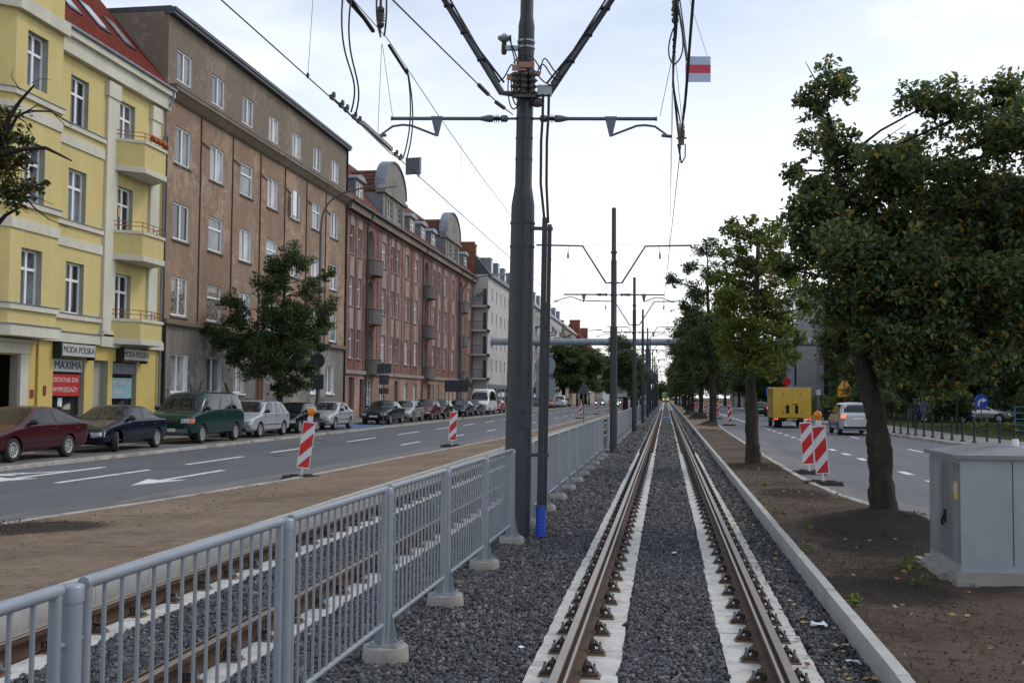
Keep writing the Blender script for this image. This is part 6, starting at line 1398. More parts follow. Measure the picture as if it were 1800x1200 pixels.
# tree among the parked cars on the left
k = .0272
bl = [(512,445,22),(490,470,26),(540,462,24),(565,478,16),(500,505,34),(545,510,30),(450,520,22),(430,540,30),(575,540,20),(400,560,28),(385,590,24),(372,605,14),(440,590,40),(500,570,44),(550,575,32),(470,620,40),(530,615,38),(420,630,22),(400,640,16),(488,660,36),(540,650,24),(470,690,14),(505,690,18),(560,610,16),(590,590,8),(520,540,36),(470,550,34),(520,590,40),(450,610,36),(500,640,40),(410,610,26),(540,580,32),(500,470,26),(520,680,26),(460,655,28)]
tree('dense dark green tree growing between parked cars before the brown house', (-19.2, 50.6, .2), [(0, 0, 0), (.05, 0, 1.6), (0, 0, 3.2), (.1, 0, 5), (.2, 0, 7), (.25, 0, 8.3)], px_blobs(bl, 490, 700, k, k, 1.95 - .2, 1.6, 9), LM_deep, .10, 1050, 14, rt=.19, twigs=9)
# tree at the left edge: trunk just outside, boughs reach into the picture
P0 = Vector((-9.35, 12.6, .17))
def rel(p): return tuple(Vector(p) - P0)
BB = [(-8.790, 13.000, 5.414), (-8.742, 13.200, 5.067), (-8.714, 12.800, 4.671), (-8.946, 13.400, 4.675), (-9.319, 13.600, 5.332), (-8.409, 12.900, 4.685), (-9.133, 13.000, 5.581), (-9.423, 13.200, 5.004), (-9.478, 13.000, 5.749), (-9.252, 12.600, 5.176), (-9.845, 13.200, 4.775)]
RR = [.20, .26, .30, .22, .3, .16, .4, .5, .6, .6, .6]
tree('bare-branched autumn tree reaching in at the left edge of the view', tuple(P0), [(0, 0, 0), (-.05, 0, 1.5), (-.1, .05, 3.0), (-.1, .1, 4.4), (-.1, .1, 5.6), (-.1, 0, 6.6)], [rel(p) + (q,) for p, q in zip(BB, RR)], leaf_mat('autumn_leaves', [(0.0, (0.035, 0.055, 0.016)), (0.55, (0.085, 0.105, 0.028)), (0.85, (0.14, 0.12, 0.028)), (1.0, (0.18, 0.08, 0.025))]), .07, 1500, 15, rt=.17, twigs=7)
tb = bpy.data.objects['street_tree'] if False else None
b = MB()
for pts, r0 in (([(-9.242, 12.900, 4.703), (-8.952, 13.000, 5.223), (-8.849, 13.000, 5.651), (-8.681, 13.000, 5.896), (-8.478, 13.000, 6.108)], .055), ([(-9.111, 12.900, 4.545), (-8.874, 13.000, 5.417), (-8.783, 13.100, 5.714), (-8.682, 13.200, 5.817), (-8.406, 13.300, 5.827), (-8.104, 13.300, 5.643)], .03), ([(-9.130, 12.900, 5.088), (-8.484, 12.800, 5.187), (-8.156, 12.800, 5.193), (-7.950, 12.800, 5.096), (-7.776, 12.800, 5.008)], .04), ([(-8.861, 13.000, 5.026), (-8.683, 13.000, 4.710), (-8.424, 13.000, 4.434), (-8.211, 13.000, 4.276), (-7.919, 13.000, 4.155)], .018),
                ([(-8.800, 13.100, 5.715), (-8.653, 13.100, 5.632), (-8.537, 13.100, 5.432)], .012), ([(-8.757, 13.100, 5.714), (-8.493, 13.100, 5.862), (-8.280, 13.100, 5.777), (-8.039, 13.100, 5.534), (-7.924, 13.100, 5.586)], .010), ([(-8.686, 13.000, 6.053), (-8.818, 13.000, 6.238), (-8.805, 13.000, 6.340)], .008), ([(-8.513, 13.000, 6.141), (-8.356, 13.000, 6.197), (-8.205, 13.000, 6.161)], .006), ([(-8.599, 13.000, 4.708), (-8.429, 13.000, 4.589), (-8.135, 13.000, 4.467)], .010), ([(-8.999, 13.000, 4.173), (-8.837, 13.000, 4.341), (-8.591, 13.000, 4.460)], .04)):
    b.tube(pts, [r0 * (1 - .75*i/(len(pts)-1)) for i in range(len(pts))], 7)
tl = [o for o in scn.objects if o.get('label', '').startswith('bare-branched')][0]
me = b.mesh('bough', M_bark); me.transform(Matrix.Translation(-P0)); link('bough', me, tl)
# park trees and bushes beyond the right pavement
park = []
park.append(tree('dark park tree behind the bollards, full to the ground', (21.5, 66, .17), [(0, 0, 0), (.1, 0, 2), (0, 0, 4), (.2, 0, 7)], gen_blobs(60, 8.5, 7.5, 7, 2.6), LM_deep, .2, 300, 60, name='park_tree', rt=.2, group='park trees on the right', twigs=7))
park.append(tree('rusty brown tinged park tree on the right', (25.5, 62, .17), [(0, 0, 0), (.1, 0, 3), (0, 0, 6), (.2, 0, 10)], gen_blobs(61, 12.5, 8.0, 8, 3.0), LM_rust, .2, 300, 61, name='park_tree', rt=.26, group='park trees on the right', twigs=7))
park.append(tree('slender young tree with yellowish crown among the bollards', (14.3, 55, .17), [(0, 0, 0), (.02, 0, 1.6), (0, 0, 3), (0, 0, 4.6)], [(x*.62, y*.62, z*.9, q*.7) for x, y, z, q in gen_blobs(62, 6.0, 4.0, 5, 2.2)], LM_yel, .16, 150, 62, name='park_tree', rt=.06, group='park trees on the right', twigs=6))
for i, (x, y, s, lab) in enumerate(((18.0, 92, 1.1, 'dark park tree left of the blue parked hatchback'), (19.0, 100, .9, 'dark tree between the warning sign and the minivan'), (24, 100, 1.2, 'dark tree behind the blue parked hatchback'), (29, 92, 1.3, 'dark tree in front of the glass tower'), (31, 72, 1.25, 'dark tree at the far right edge'), (27, 78, 1.0, 'dark tree above the pale silver parked car'))):
    o = copy_tree(park[0] if i % 3 else park[1], (x, y, .17), 1.7 * i + .5, lab); o.scale = (s, s, s * 1.0)
for i, (x, y, s, lab) in enumerate(((11.9, 128, .8, 'dark tree far along the right pavement before the office'), (13.0, 160, 1.1, 'dark tree far along the right pavement, left of the pavilion'), (12.5, 185, 1.3, 'dark tree far along the right pavement behind the white sign'), (12.0, 220, 1.4, 'distant dark tree on the right pavement'), (11.5, 265, 1.5, 'farthest dark tree on the right pavement'))):
    o = copy_tree(park[0], (x, y, .17), 2.3 * i, lab); o.scale = (s, s, s * 1.02)
for i, (x, y, s, lab) in enumerate(((22.5, 128, 1.0, 'dark park tree in front of the modern office, left'), (27, 128, 1.05, 'dark park tree in front of the modern office, middle'), (32, 124, 1.15, 'dark park tree in front of the modern office, right'), (31, 112, 1.2, 'dark park tree left of the glass tower'), (37, 104, 1.3, 'dark park tree under the glass tower'), (43, 100, 1.4, 'dark park tree right of the glass tower'), (38, 84, 1.3, 'dark park tree nearest the right edge'), (35, 70, 1.2, 'dark park tree at the very right edge'))):
    o = copy_tree(park[(0, 1, 0, 0)[i % 4]], (x, y, .17), 1.1 * i, lab); o.scale = (1.25 * s, 1.25 * s, s * .95)
def bush(label, loc, w, h, seed, lm=LM_deep, n=10, lf=.14, dens=480):
    r = random.Random(seed); bl = [(r.uniform(-.5, .5)*w, r.uniform(-.5, .5)*w*.6, r.uniform(.25, .8)*h, h*.34*r.uniform(.8, 1.2)) for _ in range(n)]
    return tree(label, loc, [(0, 0, 0), (0, 0, h*.3), (0, 0, h*.6)], bl, lm, lf, dens, seed, name='shrub', rt=.05, twigs=7, group='shrubs on the right lawn', cat='shrub', crown_name='foliage')
bush('dark shrub mass behind the blue round sign', (22.6, 62, .17), 5.5, 3.6, 71, n=14)
bush('big dark shrub right of the blue railing', (22.2, 56, .17), 6, 4.5, 72, n=14)
bush('clipped dark shrub behind the walking person', (18.0, 70.5, .17), 1.5, 2.6, 73)
bush('low green plants by the bollards under the blue railing', (16.6, 50.5, .17), 4.5, .7, 74, LM_yel, 16, .12, 260)
bush('low green shrub beside the office lamp post', (13.6, 88, .17), 2.4, 2.4, 75, LM_yel)
bush('long dark hedge behind the parked cars in the park', (27, 96, .17), 26, 3.2, 77, n=40, lf=.2, dens=200)
bush('dark hedge along the far right pavement', (17.5, 108, .17), 9, 1.6, 78, n=20, lf=.2, dens=220)
bush('dark shrub far left of the yellow warning sign', (14.2, 76, .17), 2.5, 2.8, 76)

r_ = random.Random(99); C_, R_, K_ = [], [], []
for i in range(150):
    x = r_.uniform(-90, 130); C_.append((x, 520 + r_.uniform(-20, 20), r_.uniform(2, 13 + 3 * math.sin(x * .07)))); R_.append(r_.uniform(3, 6)); K_.append(240)
struct(link('far_woods', leaves_mesh('far_woods', C_, R_, K_, 1.1, 99, LM_deep, .8)), 'stuff')
C_, R_, K_ = [], [], []
for i in range(130):
    x = r_.uniform(40, 190); C_.append((x, 175 + r_.uniform(-12, 12), r_.uniform(1, 11))); R_.append(r_.uniform(2, 4.5)); K_.append(230)
struct(link('park_woods', leaves_mesh('park_woods', C_, R_, K_, .7, 98, LM_deep, .8)), 'stuff')

wd = [(3.5, 15.2, .2), (2.75, 15.45, .22), (3.25, 15.1, .24), (1.62, 9.6, .16), (1.65, 12.8, .16), (1.7, 17, .16), (2.0, 22, .16), (2.6, 11.9, .16), (2.45, 10.9, .15), (2.0, 28.0, .18), (2.6, 28.2, .18), (-15.2, 34, .12), (-15.25, 46.5, .12), (-15.2, 40, .12), (3.0, 19.5, .17), (1.9, 14.6, .17), (3.5, 17.6, .17)]
struct(link('weeds', leaves_mesh('weeds', [(x, y, z + .04) for x, y, z in wd], [.07 + .05 * (i % 3) for i in range(len(wd))], [26] * len(wd), .05, 97, LM_yel, .8)), 'stuff')

# ------------------------------------------------------------------ street furniture
def beacon(label, loc, rz, tilt, lamp, group, lean=0.0, flip=1, lettered=False):
    t = thing('hazard_board', label, 'hazard board', loc, rz, group)
    b = MB(); pr = [(-.40, 0), (.40, 0), (.36, .075), (-.36, .075)]
    vs = [(-.42, -.20, 0), (.42, -.20, 0), (.42, .20, 0), (-.42, .20, 0), (-.38, -.17, .085), (.38, -.17, .085), (.38, .17, .085), (-.38, .17, .085)]
    b.add(vs, [(0,3,2,1),(4,5,6,7),(0,1,5,4),(1,2,6,5),(2,3,7,6),(3,0,4,7)]); b.box(-.24, -.06, -.05, .05, .085, .11); b.box(.06, .24, -.05, .05, .085, .11); b.build('foot', M_rubber, t)
    p = bpy.data.objects.new('board', None)
    w, h, z0 = .125, 1.0, .25; b = MB(); b.box(-w - .012, w + .012, -.018, .018, z0 - .012, z0 + h + .012)
    b.tube([(0, 0, .05), (0, 0, z0)], .022, 8)
    pan = b.build('panel', M_whref, t); pan.rotation_euler = (R(tilt), R(lean), 0)
    b = MB()
    def band(zc):   # diagonal band clipped to the panel
        s = 1.0 * flip; hb = .14; pts = []
        for x, zz in ((-w, zc - s*w*1.1 - hb), (w, zc + s*w*1.1 - hb), (w, zc + s*w*1.1 + hb), (-w, zc - s*w*1.1 + hb)): pts.append((x, min(max(zz, z0 + .01), z0 + h - .01)))
        b.prism(pts, 'Y', -.0205, -.0185)
    for zc in (z0 + .02, z0 + .50, z0 + .98): band(zc)
    b.build('stripe', M_red, pan)
    if lamp:
        b = MB(); b.box(-.055, .055, -.045, .045, z0 + h + .01, z0 + h + .13); b.build('lamp_bracket', M_whref, pan)
        b = MB(); b.lathe([(.02, -.045), (.075, -.04), (.088, -.02), (.088, .02), (.075, .04), (.02, .045)], (0, 0, z0 + h + .24), 16, 0, 'Y'); b.box(-.05, .05, -.04, .04, z0 + h + .13, z0 + h + .18); b.build('amber_lamp', M_amber, pan)
    else:
        b = MB(); b.box(-.03, .03, -.02, .02, z0 + h + .01, z0 + h + .10); b.build('lamp_bracket', M_whref, pan)
    return t
HG1 = 'red and white hazard boards along the left road'
beacon('striped hazard board with an amber lamp, leaning on the left kerb', (-7.88, 22.2, .10), R(14), 2, True, HG1, 8)
beacon('striped hazard board without lamp beside the left kerb, before the navy cars', (-7.55, 37.0, .10), R(10), 0, False, HG1, 3)
src = beacon('striped hazard board far along the left kerb, next to the triangular sign', (-6.9, 86, .1), R(5), 0, True, HG1, 2)
for y, l in ((106, 'striped hazard board far along the left kerb, right of the triangular sign'), (128, 'striped hazard board hidden partly by the second dark pole'), (140, 'striped hazard board far off by the white sign board'), (165, 'striped hazard board far off between the median trees')): copy_tree(src, (-6.75, y, .1), R(5), l)
HG2 = 'red and white hazard boards along the right road'
beacon('striped hazard board behind the other, close to the near linden trunk', (3.45, 26.4, .10), R(-12), 3, False, HG2, -4, 1)
beacon('striped hazard board with amber lamp, nearest on the right road', (3.32, 23.2, .10), R(-12), 4, True, HG2, -4, 1)
for y, x, l in ((92, 4.4, 'striped hazard board far off between fourth and fifth median trees'), (100, 4.3, 'striped hazard board far off left of the fourth median tree'), (118, 4.3, 'striped hazard board deep behind the fifth median tree'), (70, 4.1, 'low striped board by the third median tree trunk')): copy_tree(src, (x, y, .1), R(-8), l, HG2)
for i, y in enumerate((128, 136, 144)):
    t = thing('road_barrier', ['red and white plank barrier far along the right median, first', 'red and white plank barrier far along the right median, middle', 'red and white plank barrier far along the right median, last'][i], 'barrier', (4.6, y, .1), R(25), 'plank barriers on the right road')
    b = MB(); b.box(-1.2, 1.2, -.015, .015, .55, .80); b.box(-1.2, 1.2, -.015, .015, .95, 1.2); b.build('plank', M_whref, t)
    b = MB()
    for z in (.55, .95):
        for q in range(4): x = -1.2 + q*.62; b.prism([(x, z + .003), (x + .3, z + .003), (x + .42, z + .247), (x + .12, z + .247)], 'Y', -.0175, -.0155)
    b.build('stripe', M_red, t); b = MB(); b.box(-1.0, -.94, -.03, .03, 0, 1.2); b.box(.94, 1.0, -.03, .03, 0, 1.2); b.build('leg', M_galv, t)
# lamp posts
def lamp(label, loc, h=12.2, reach=3.2, group='street lamps on the left pavement', name='street_lamp'):
    t = thing(name, label, 'street lamp', loc, 0, group)
    b = MB(); b.lathe([(.17, 0), (.165, 1.4), (.13, 1.5), (.115, 3.0), (.105, 7.0), (.085, 7.05), (.07, h - 1.4)], (0, 0, 0), 14); b.tube(bez((0, 0, h - 1.45), (0, 0, h + .4), (reach*.3, 0, h + .75), (reach, 0, h + .95), 14), .05, 8)
    b.build('post', M_lampgrey, t)
    b = MB(); b.prism([(reach - .05, h + .88), (reach + .2, h + .82), (reach + .95, h + .90), (reach + 1.0, h + .98), (reach + .8, h + 1.07), (reach, h + 1.02)], 'Y', -.14, .14); b.build('lamp_head', mat('lamp_head_pale', (0.35, 0.36, 0.36), 0.4), t); 
    b = MB(); b.box(-.172, .172, -.172, .172, .0, .05) ; b.lathe([(.175, .0), (.172, 1.3)], (0, 0, 0), 14); b.build('base_sleeve', M_black, t)
    return t
M_lampgrey = mat('lamp_post_grey', (0.085, 0.098, 0.11), 0.5, 0.2)
l1 = lamp('curved street lamp with round and square sign backs before the brown house', (-18.8, 55.5, .2))
b = MB(); b.lathe([(.42, -.012), (.42, .012)], (0, -.2, 3.58), 24, 0, 'Y'); b.build('round_sign', M_signback, l1); b = MB(); b.box(-.36, .36, -.205, -.19, 2.02, 2.82); b.build('square_sign', M_signback, l1)
l2 = lamp('curved street lamp standing among the dark parked cars by the red house', (-18.8, 96, .2), 12.0)
l3 = copy_tree(l2, (-18.2, 136, .2), 0, 'curved street lamp before the white block')
for y, w in ((178, 'tall lamp post before the dark trees, left of two'), (206, 'tall lamp post before the dark trees, right of two')): copy_tree(l2, (-14.8, y, .2), 0, w)
t = thing('street_lamp', 'straight grey lamp post on the right pavement by the office', 'street lamp', (11.95, 86, .15), 0, 'lamp posts on the right')
b = MB(); b.lathe([(.15, 0), (.14, 1.6), (.10, 1.7), (.09, 7.6), (.07, 7.7), (.06, 10.5)], (0, 0, 0), 12); b.tube([(0, 0, 10.4), (-.4, 0, 10.8), (-1.6, 0, 10.9)], .04, 6); b.build('post', M_lampgrey, t); b = MB(); b.box(-2.2, -1.5, -.12, .12, 10.82, 10.96); b.build('lamp_head', mat('lamp_head_pale', (0, 0, 0)), t)
b = MB(); b.box(-.16, .16, -.16, .16, 2.0, 2.45); b.build('notice', M_signw, t)
t = thing('litter_bin', 'dark litter bin beside the right lamp post', 'bin', (12.5, 85.5, .19)); b = MB(); b.lathe([(.2, 0), (.24, .9), (.27, .92), (.2, 1.1), (.05, 1.15)], (0, 0, 0), 14); b.build('body', M_black, t); b = MB(); b.box(-.1, .1, -.26, -.23, .75, .86); b.build('slot', M_dark, t)
# sign posts
def post(t, h, r=.03): b = MB(); b.tube([(0, 0, 0), (0, 0, h)], r, 8); return b.build('post', M_lampgrey, t)
t = thing('direction_sign', 'three stacked dark sign backs on a thin post by the green saloon', 'sign', (-15.75, 57.8, .15), 0, 'signs seen from behind on the left'); post(t, 3.75)
for z0, z1, w in ((3.0, 3.55, .42), (2.38, 2.92, .28), (1.85, 2.18, .28)): b = MB(); b.box(-w, w, .035, .05, z0, z1); b.build('sign_back', M_signback, t)
t = thing('direction_sign', 'wide dark sign back on two posts before the red house', 'sign', (-15.7, 78.3, .15), R(-14), 'signs seen from behind on the left')
for x in (-.6, .6): b = MB(); b.tube([(x, 0, 0), (x, 0, 2.9)], .03, 8); b.build('post', M_lampgrey, t)
b = MB(); b.box(-.98, .98, .035, .05, 2.05, 2.95); q = b.build('sign_back', M_signback, t); b = MB(); [b.box(-.98, .98, .02, .034, z, z + .05) for z in (2.25, 2.65)]; b.build('stiffener', M_lampgrey, q)
t = thing('warning_sign', 'dark triangular sign back on a post in front of the red house', 'sign', (-15.7, 82.8, .15), 0, 'signs seen from behind on the left'); post(t, 3.3); b = MB(); b.prism([(-.5, 2.45), (.5, 2.45), (0, 3.32)], 'Y', .035, .05); b.build('sign_back', M_signback, t)
t = thing('traffic_sign', 'round and square grey sign backs on one post in the brown median strip', 'sign', (-4.95, 43.4, .16), 0, 'sign posts in the left median strip'); post(t, 3.5)
b = MB(); b.lathe([(.42, .03), (.42, .05)], (.02, 0, 3.05), 24, 0, 'Y'); b.build('round_sign', M_signgrey, t); b = MB(); b.box(-.38, .42, .03, .05, 1.75, 2.5); b.build('square_sign', M_signgrey, t)
t = thing('warning_sign', 'grey triangular sign back on a thin post in the brown median strip', 'sign', (-5.1, 66.4, .16), 0, 'sign posts in the left median strip'); post(t, 2.95, .025); b = MB(); b.prism([(-.42, 1.95), (.42, 1.95), (0, 2.75)], 'Y', .03, .05); b.build('sign_back', M_signback, t); b = MB(); b.lathe([(.03, 0), (.09, .02), (.09, .06), (.03, .08)], (.35, 0, 2.0), 10, 0, 'Z'); b.build('lamp', M_white, t)
t = thing('notice_board', 'white notice board on a post among the left median trees', 'board', (-4.7, 113, .16), R(8)); post(t, 2.8); b = MB(); b.box(-.65, .65, -.05, -.03, 1.75, 2.95); b.build('panel', mat('board_white2', (0.5, 0.5, 0.44), 0.6), t); b = MB(); b.box(-.35, .3, -.056, -.051, 2.1, 2.6); b.box(-.1, .1, -.056, -.051, 2.62, 2.72); b.build('drawing', mat('board_print', (0.28, 0.28, 0.26), 0.6), t)
t = thing('warning_sign', 'yellow triangular warning sign over a yellow plate beside the minivan', 'sign', (12.4, 76.5, .18), R(6)); post(t, 2.6, .035)
M_yb2 = mat('sign_yellow', (0.62, 0.30, 0.008), 0.45)
b = MB(); b.prism([(-.56, 2.35), (.56, 2.35), (0, 3.32)], 'Y', -.045, -.03); b.build('edge', M_black, t); b = MB(); b.prism([(-.50, 2.385), (.50, 2.385), (0, 3.25)], 'Y', -.05, -.046); p = b.build('triangle', M_yb2, t); b = MB(); b.prism([(-.05, 2.62), (.05, 2.62), (.03, 2.98), (-.03, 2.98)], 'Y', -.056, -.051); b.lathe([(.045, -.056), (.045, -.051)], (0, 0, 2.52), 10, 0, 'Y'); b.build('exclamation_mark', M_black, p)
b = MB(); b.box(-.46, .46, -.045, -.03, 1.85, 2.3); b.build('lower_plate', M_yb2, t); b = MB(); b.prism([(-.3, 1.95), (.3, 2.18), (.3, 2.24), (-.3, 2.01)], 'Y', -.05, -.046); b.build('slash', M_black, t)
M_sblue = mat('sign_blue', (0.008, 0.055, 0.36), 0.4)
t = thing('mandatory_sign', 'round blue sign with white right-turn arrow before the park shrubs', 'sign', (16.3, 58, .17), R(10)); post(t, 1.75)
b = MB(); b.lathe([(.38, -.05), (.38, -.03)], (0, 0, 1.75 - .1), 24, 0, 'Y'); d = b.build('disc', M_sblue, t); b = MB(); zc = 1.62
b.prism([(-.20, zc - .22), (-.11, zc - .22), (-.11, zc - .05), (-.03, zc + .05), (.08, zc + .05), (.08, zc + .14), (-.08, zc + .14), (-.20, zc)], 'Y', -.056, -.051); b.prism([(.06, zc - .04), (.28, zc + .095), (.06, zc + .23)], 'Y', -.056, -.051); b.build('arrow', M_whref, d)
t = thing('lane_sign', 'blue square lane sign with white arrow left of the yellow truck', 'sign', (10.75, 112, .18), R(8)); post(t, 2.9); b = MB(); b.box(-.5, .5, -.05, -.03, 1.9, 2.85); d = b.build('panel', M_sblue, t); b = MB(); b.prism([(.2, 2.0), (.3, 2.0), (.3, 2.5), (.2, 2.5)], 'Y', -.056, -.051); b.prism([(.1, 2.48), (.4, 2.48), (.25, 2.75)], 'Y', -.056, -.051); b.prism([(-.35, 2.25), (.0, 2.4), (-.02, 2.5), (-.38, 2.35)], 'Y', -.056, -.051); b.build('arrow', M_whref, d)
t = thing('stop_sign', 'red round sign above the yellow truck, by the pipe column', 'sign', (13.1, 118, .18), R(8)); post(t, 3.6); b = MB(); b.lathe([(.45, -.05), (.45, -.03)], (0, 0, 3.5), 20, 0, 'Y'); b.build('disc', M_red, t)
t = thing('sign_board', 'low white sign board far along the right pavement', 'sign', (11.6, 185, .18)); post(t, 2.6); b = MB(); b.box(-1.2, 1.2, -.05, -.03, 2.2, 3.4); b.build('panel', M_signw, t)
# bollards
b = MB(); b.lathe([(.10, 0), (.095, .04), (.055, .10), (.048, .14), (.045, .80), (.055, .82), (.055, .86), (.03, .88), (.048, .92), (.04, .97), (.01, .99)], (0, 0, 0), 14); BO = b.mesh('bollard', mat('bollard_iron', (0.018, 0.02, 0.024), 0.5))
bxy = [(11.3, 56.2), (11.35, 54.9), (11.42, 53.6), (11.5, 52.4), (11.58, 51.1), (11.66, 49.8), (11.74, 48.5), (11.82, 47.2), (11.9, 45.9), (11.98, 44.5), (12.06, 43.1), (12.14, 41.8), (12.22, 40.4), (12.3, 39.2), (12.4, 37.9)]
ords = ['farthest', 'second farthest', 'third farthest', 'fourth farthest', 'fifth farthest', 'sixth farthest', 'seventh farthest', 'middle', 'seventh nearest', 'sixth nearest', 'fifth nearest', 'fourth nearest', 'third nearest', 'second nearest', 'nearest']
for (x, y), w in zip(bxy, ords): tag(link('bollard', BO, None, (x + .25, y, .19)), 'black iron bollard on the right pavement edge, %s of the row' % w, 'bollard', 'black bollards on the right pavement')
t = thing('concrete_block', 'small white block and board lying behind the cabinet by the bollards', 'block', (12.35, 40.3 - .4, .19)); b = MB(); b.lathe([(.13, 0), (.12, .32), (.1, .34)], (0, 0, 0), 8); b.build('stub', M_whref, t); b = MB(); b.cbox((.1, -.2, .05), (1.2, .5, .05), 0, .2); b.build('board', M_whref, t)
# blue railing
t = thing('blue_railing', 'light blue sloping stair railing in the park on the right', 'railing', (17.5, 56.5, .17)); M_br = mat('railing_blue', (0.06, 0.17, 0.26), 0.5)
for i in range(5): b = MB(); z = 1.35 - .12*i*0; b.tube([(0, 0, 1.38 - .30*i), (.5, 0, 1.38 - .30*i), (3.0, -.6, .95 - .30*i if i < 3 else .1)], .03, 6); b.build('rail', M_br, t)
for x, h in ((.0, 1.38), (.55, 1.36), (1.6, 1.1), (2.6, .95)): b = MB(); b.tube([(x, -x*.2, 0), (x, -x*.2, h)], .03, 6); b.build('post', M_br, t)
# utility cabinet
t = thing('utility_cabinet', 'grey steel utility cabinet with yellow warning sticker on a concrete plinth', 'cabinet', (2.59, 11.25, .14), 0)
M_cab = mat('cabinet_grey', (0.275, 0.305, 0.322), 0.5, 0.1, 0.08, 2, stain=(0.2, 0.235, 0.255), sscale=1.2, samt=0.4)
M_cabd = mat('cabinet_weathered', (0.135, 0.15, 0.155), 0.6, 0.1, 0.2, 3, stain=(0.33, 0.36, 0.39), sscale=1.5, samt=0.15, vert=.35)
def skew(x, y, z): return (x, y, z)
Xa, Xb, Ya, Yb = .27, 1.35, -.35, .86     # front face at Ya, long door face at Xa
b = MB(); b.box(Xa - .01, Xb + .02, Ya - .01, Yb, .12, .18); b.box(Xa, Xb, Ya, Yb, .18, 1.22); b.build('body', M_cab, t)
b = MB(); b.box(Xa + .48, Xa + .486, Ya - .004, Ya - .0005, .19, 1.2); b.build('panel_seam', M_dark, t)
for y0, y1 in ((Ya + .04, Ya + .60), (Ya + .61, Yb - .04)):
    b = MB(); b.box(Xa - .016, Xa - .002, y0, y1, .21, 1.17); d = b.build('door', M_cabd, t)
    if y0 < 0:
        b = MB(); b.box(Xa - .024, Xa - .017, y1 - .56, y1 - .44, .82, .99); s = b.build('sticker', mat('sticker_yellow', (0.5, 0.34, 0.03), 0.5), d); b = MB(); b.box(Xa - .027, Xa - .0245, y1 - .54, y1 - .46, .87, .97); b.build('sticker_face', M_signw, s)
        b = MB(); b.box(Xa - .035, Xa - .017, y1 - .12, y1 - .05, .55, .68); b.tube([(Xa - .04, y1 - .09, .62), (Xa - .06, y1 - .09, .56), (Xa - .04, y1 - .07, .52)], .012, 6); b.build('lock', M_black, d)
b = MB(); z0 = 1.22; x0, x1, y0, y1 = Xa - .05, Xb + .05, Ya - .05, Yb + .05; xm = (x0 + x1)/2
b.add([(x0, y0, z0), (x1, y0, z0), (x1, y1, z0), (x0, y1, z0), (x0, y0, z0 + .04), (x1, y0, z0 + .04), (x1, y1, z0 + .04), (x0, y1, z0 + .04), (xm, y0 + .1, z0 + .12), (xm, y1 - .3, z0 + .14)], [(0,3,2,1),(0,1,5,4),(1,2,6,5),(2,3,7,6),(3,0,4,7),(4,5,8),(5,6,9,8),(6,7,9),(7,4,8,9)])
b.build('roof', mat('cabinet_roof', (0.19, 0.205, 0.215), 0.6, 0.2, 0.15, 3, stain=(0.12, 0.12, 0.12), sscale=2), t)
b = MB(); b.box(Xa - .06, Xb + .05, Ya - .06, Yb + .05, -.25, .118); b.box(Xa - .12, Xa - .062, Ya + .3, Yb + .2, -.2, .07); b.build('plinth', M_conc, t)
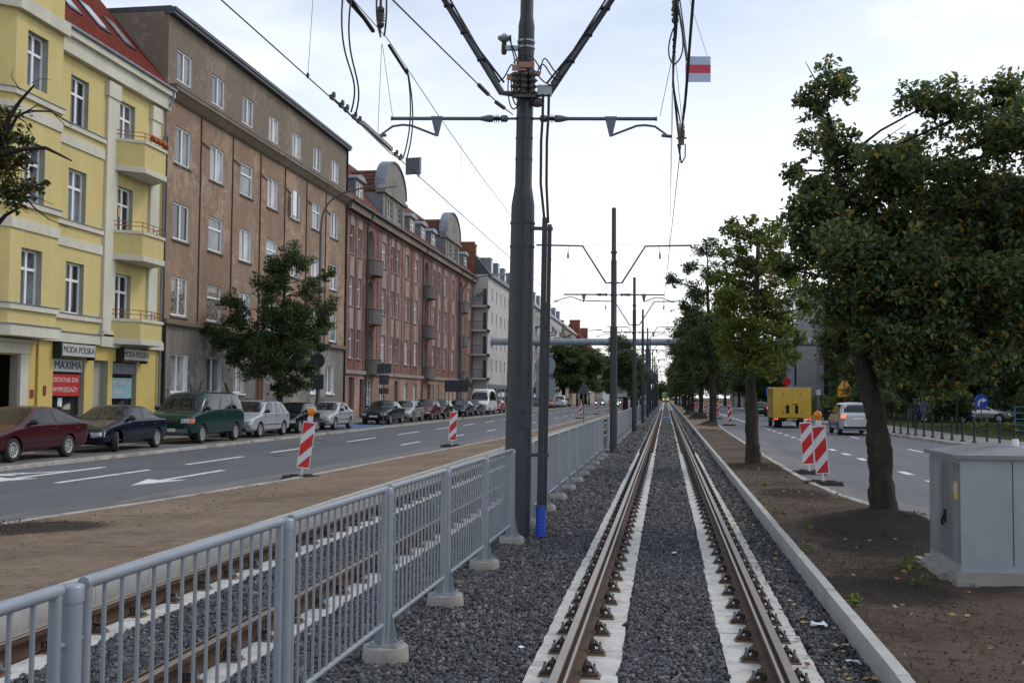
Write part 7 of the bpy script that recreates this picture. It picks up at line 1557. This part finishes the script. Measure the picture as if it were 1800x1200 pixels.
# pedestrian far behind the bollards
def person(label, loc, rz):
    t = thing('person', label, 'person', loc, rz)
    J = {'pel': (0, 0, .95), 'che': (0, .02, 1.30), 'neck': (0, .02, 1.50), 'head': (0, .0, 1.62), 'top': (0, 0, 1.74), 'ls': (-.19, .02, 1.43), 'le': (-.25, .02, 1.14), 'lw': (-.24, -.08, .90), 'lh': (-.24, -.11, .80), 'rs': (.19, .02, 1.43), 're': (.25, .04, 1.14), 'rw': (.25, .0, .88), 'rh': (.25, -.02, .78), 'lp': (-.10, 0, .90), 'lk': (-.11, -.10, .50), 'la': (-.10, -.06, .09), 'lt': (-.10, -.20, .04), 'rp': (.10, 0, .90), 'rk': (.11, .04, .50), 'ra': (.11, .18, .10), 'rt': (.11, .06, .04)}
    RD = {'pel': .15, 'che': .16, 'neck': .06, 'head': .10, 'top': .085, 'ls': .075, 'le': .05, 'lw': .035, 'lh': .035, 'rs': .075, 're': .05, 'rw': .035, 'rh': .035, 'lp': .10, 'lk': .07, 'la': .05, 'lt': .035, 'rp': .10, 'rk': .07, 'ra': .05, 'rt': .035}
    E = [('pel', 'che'), ('che', 'neck'), ('neck', 'head'), ('head', 'top'), ('che', 'ls'), ('ls', 'le'), ('le', 'lw'), ('lw', 'lh'), ('che', 'rs'), ('rs', 're'), ('re', 'rw'), ('rw', 'rh'), ('pel', 'lp'), ('lp', 'lk'), ('lk', 'la'), ('la', 'lt'), ('pel', 'rp'), ('rp', 'rk'), ('rk', 'ra'), ('ra', 'rt')]
    ks = list(J); me = bpy.data.meshes.new('body'); me.from_pydata([J[k] for k in ks], [(ks.index(a), ks.index(c)) for a, c in E], [])
    o = bpy.data.objects.new('tmp', me); COL.objects.link(o); md = o.modifiers.new('skin', 'SKIN'); 
    if not me.skin_vertices: me.attributes.new('x', 'FLOAT', 'POINT')
    for i, k in enumerate(ks): me.skin_vertices[0].data[i].radius = (RD[k], RD[k] * (.75 if k in ('pel', 'che') else 1)); me.skin_vertices[0].data[i].use_root = (k == 'pel')
    s = o.modifiers.new('sub', 'SUBSURF'); s.levels = s.render_levels = 2
    dg = bpy.context.evaluated_depsgraph_get(); fm = bpy.data.meshes.new_from_object(o.evaluated_get(dg)); bpy.data.objects.remove(o)
    fm.materials.clear()
    for m in (mat('dark_jacket', (0.015, 0.016, 0.02), 0.8), mat('dark_trousers', (0.012, 0.014, 0.022), 0.8), mat('skin', (0.30, 0.17, 0.12), 0.6), M_black): fm.materials.append(m)
    for p in fm.polygons:
        z = p.center.z; p.use_smooth = True
        p.material_index = 2 if (z > 1.52 or (z < .84 and abs(p.center.x) > .2)) else (0 if z > .88 else (1 if z > .12 else 3))
    link('body', fm, t)
    b = MB(); b.lathe([(.02, 1.76), (.09, 1.735), (.108, 1.66), (.10, 1.60)], (0, .022, 0), 12); b.build('hair', mat('hair_dark', (0.02, 0.015, 0.012), 0.7), t)
try: person('person in dark jacket and trousers walking behind the bollards', (14.6, 65.2, .19), R(170))
except Exception as ex: print('person failed', ex)
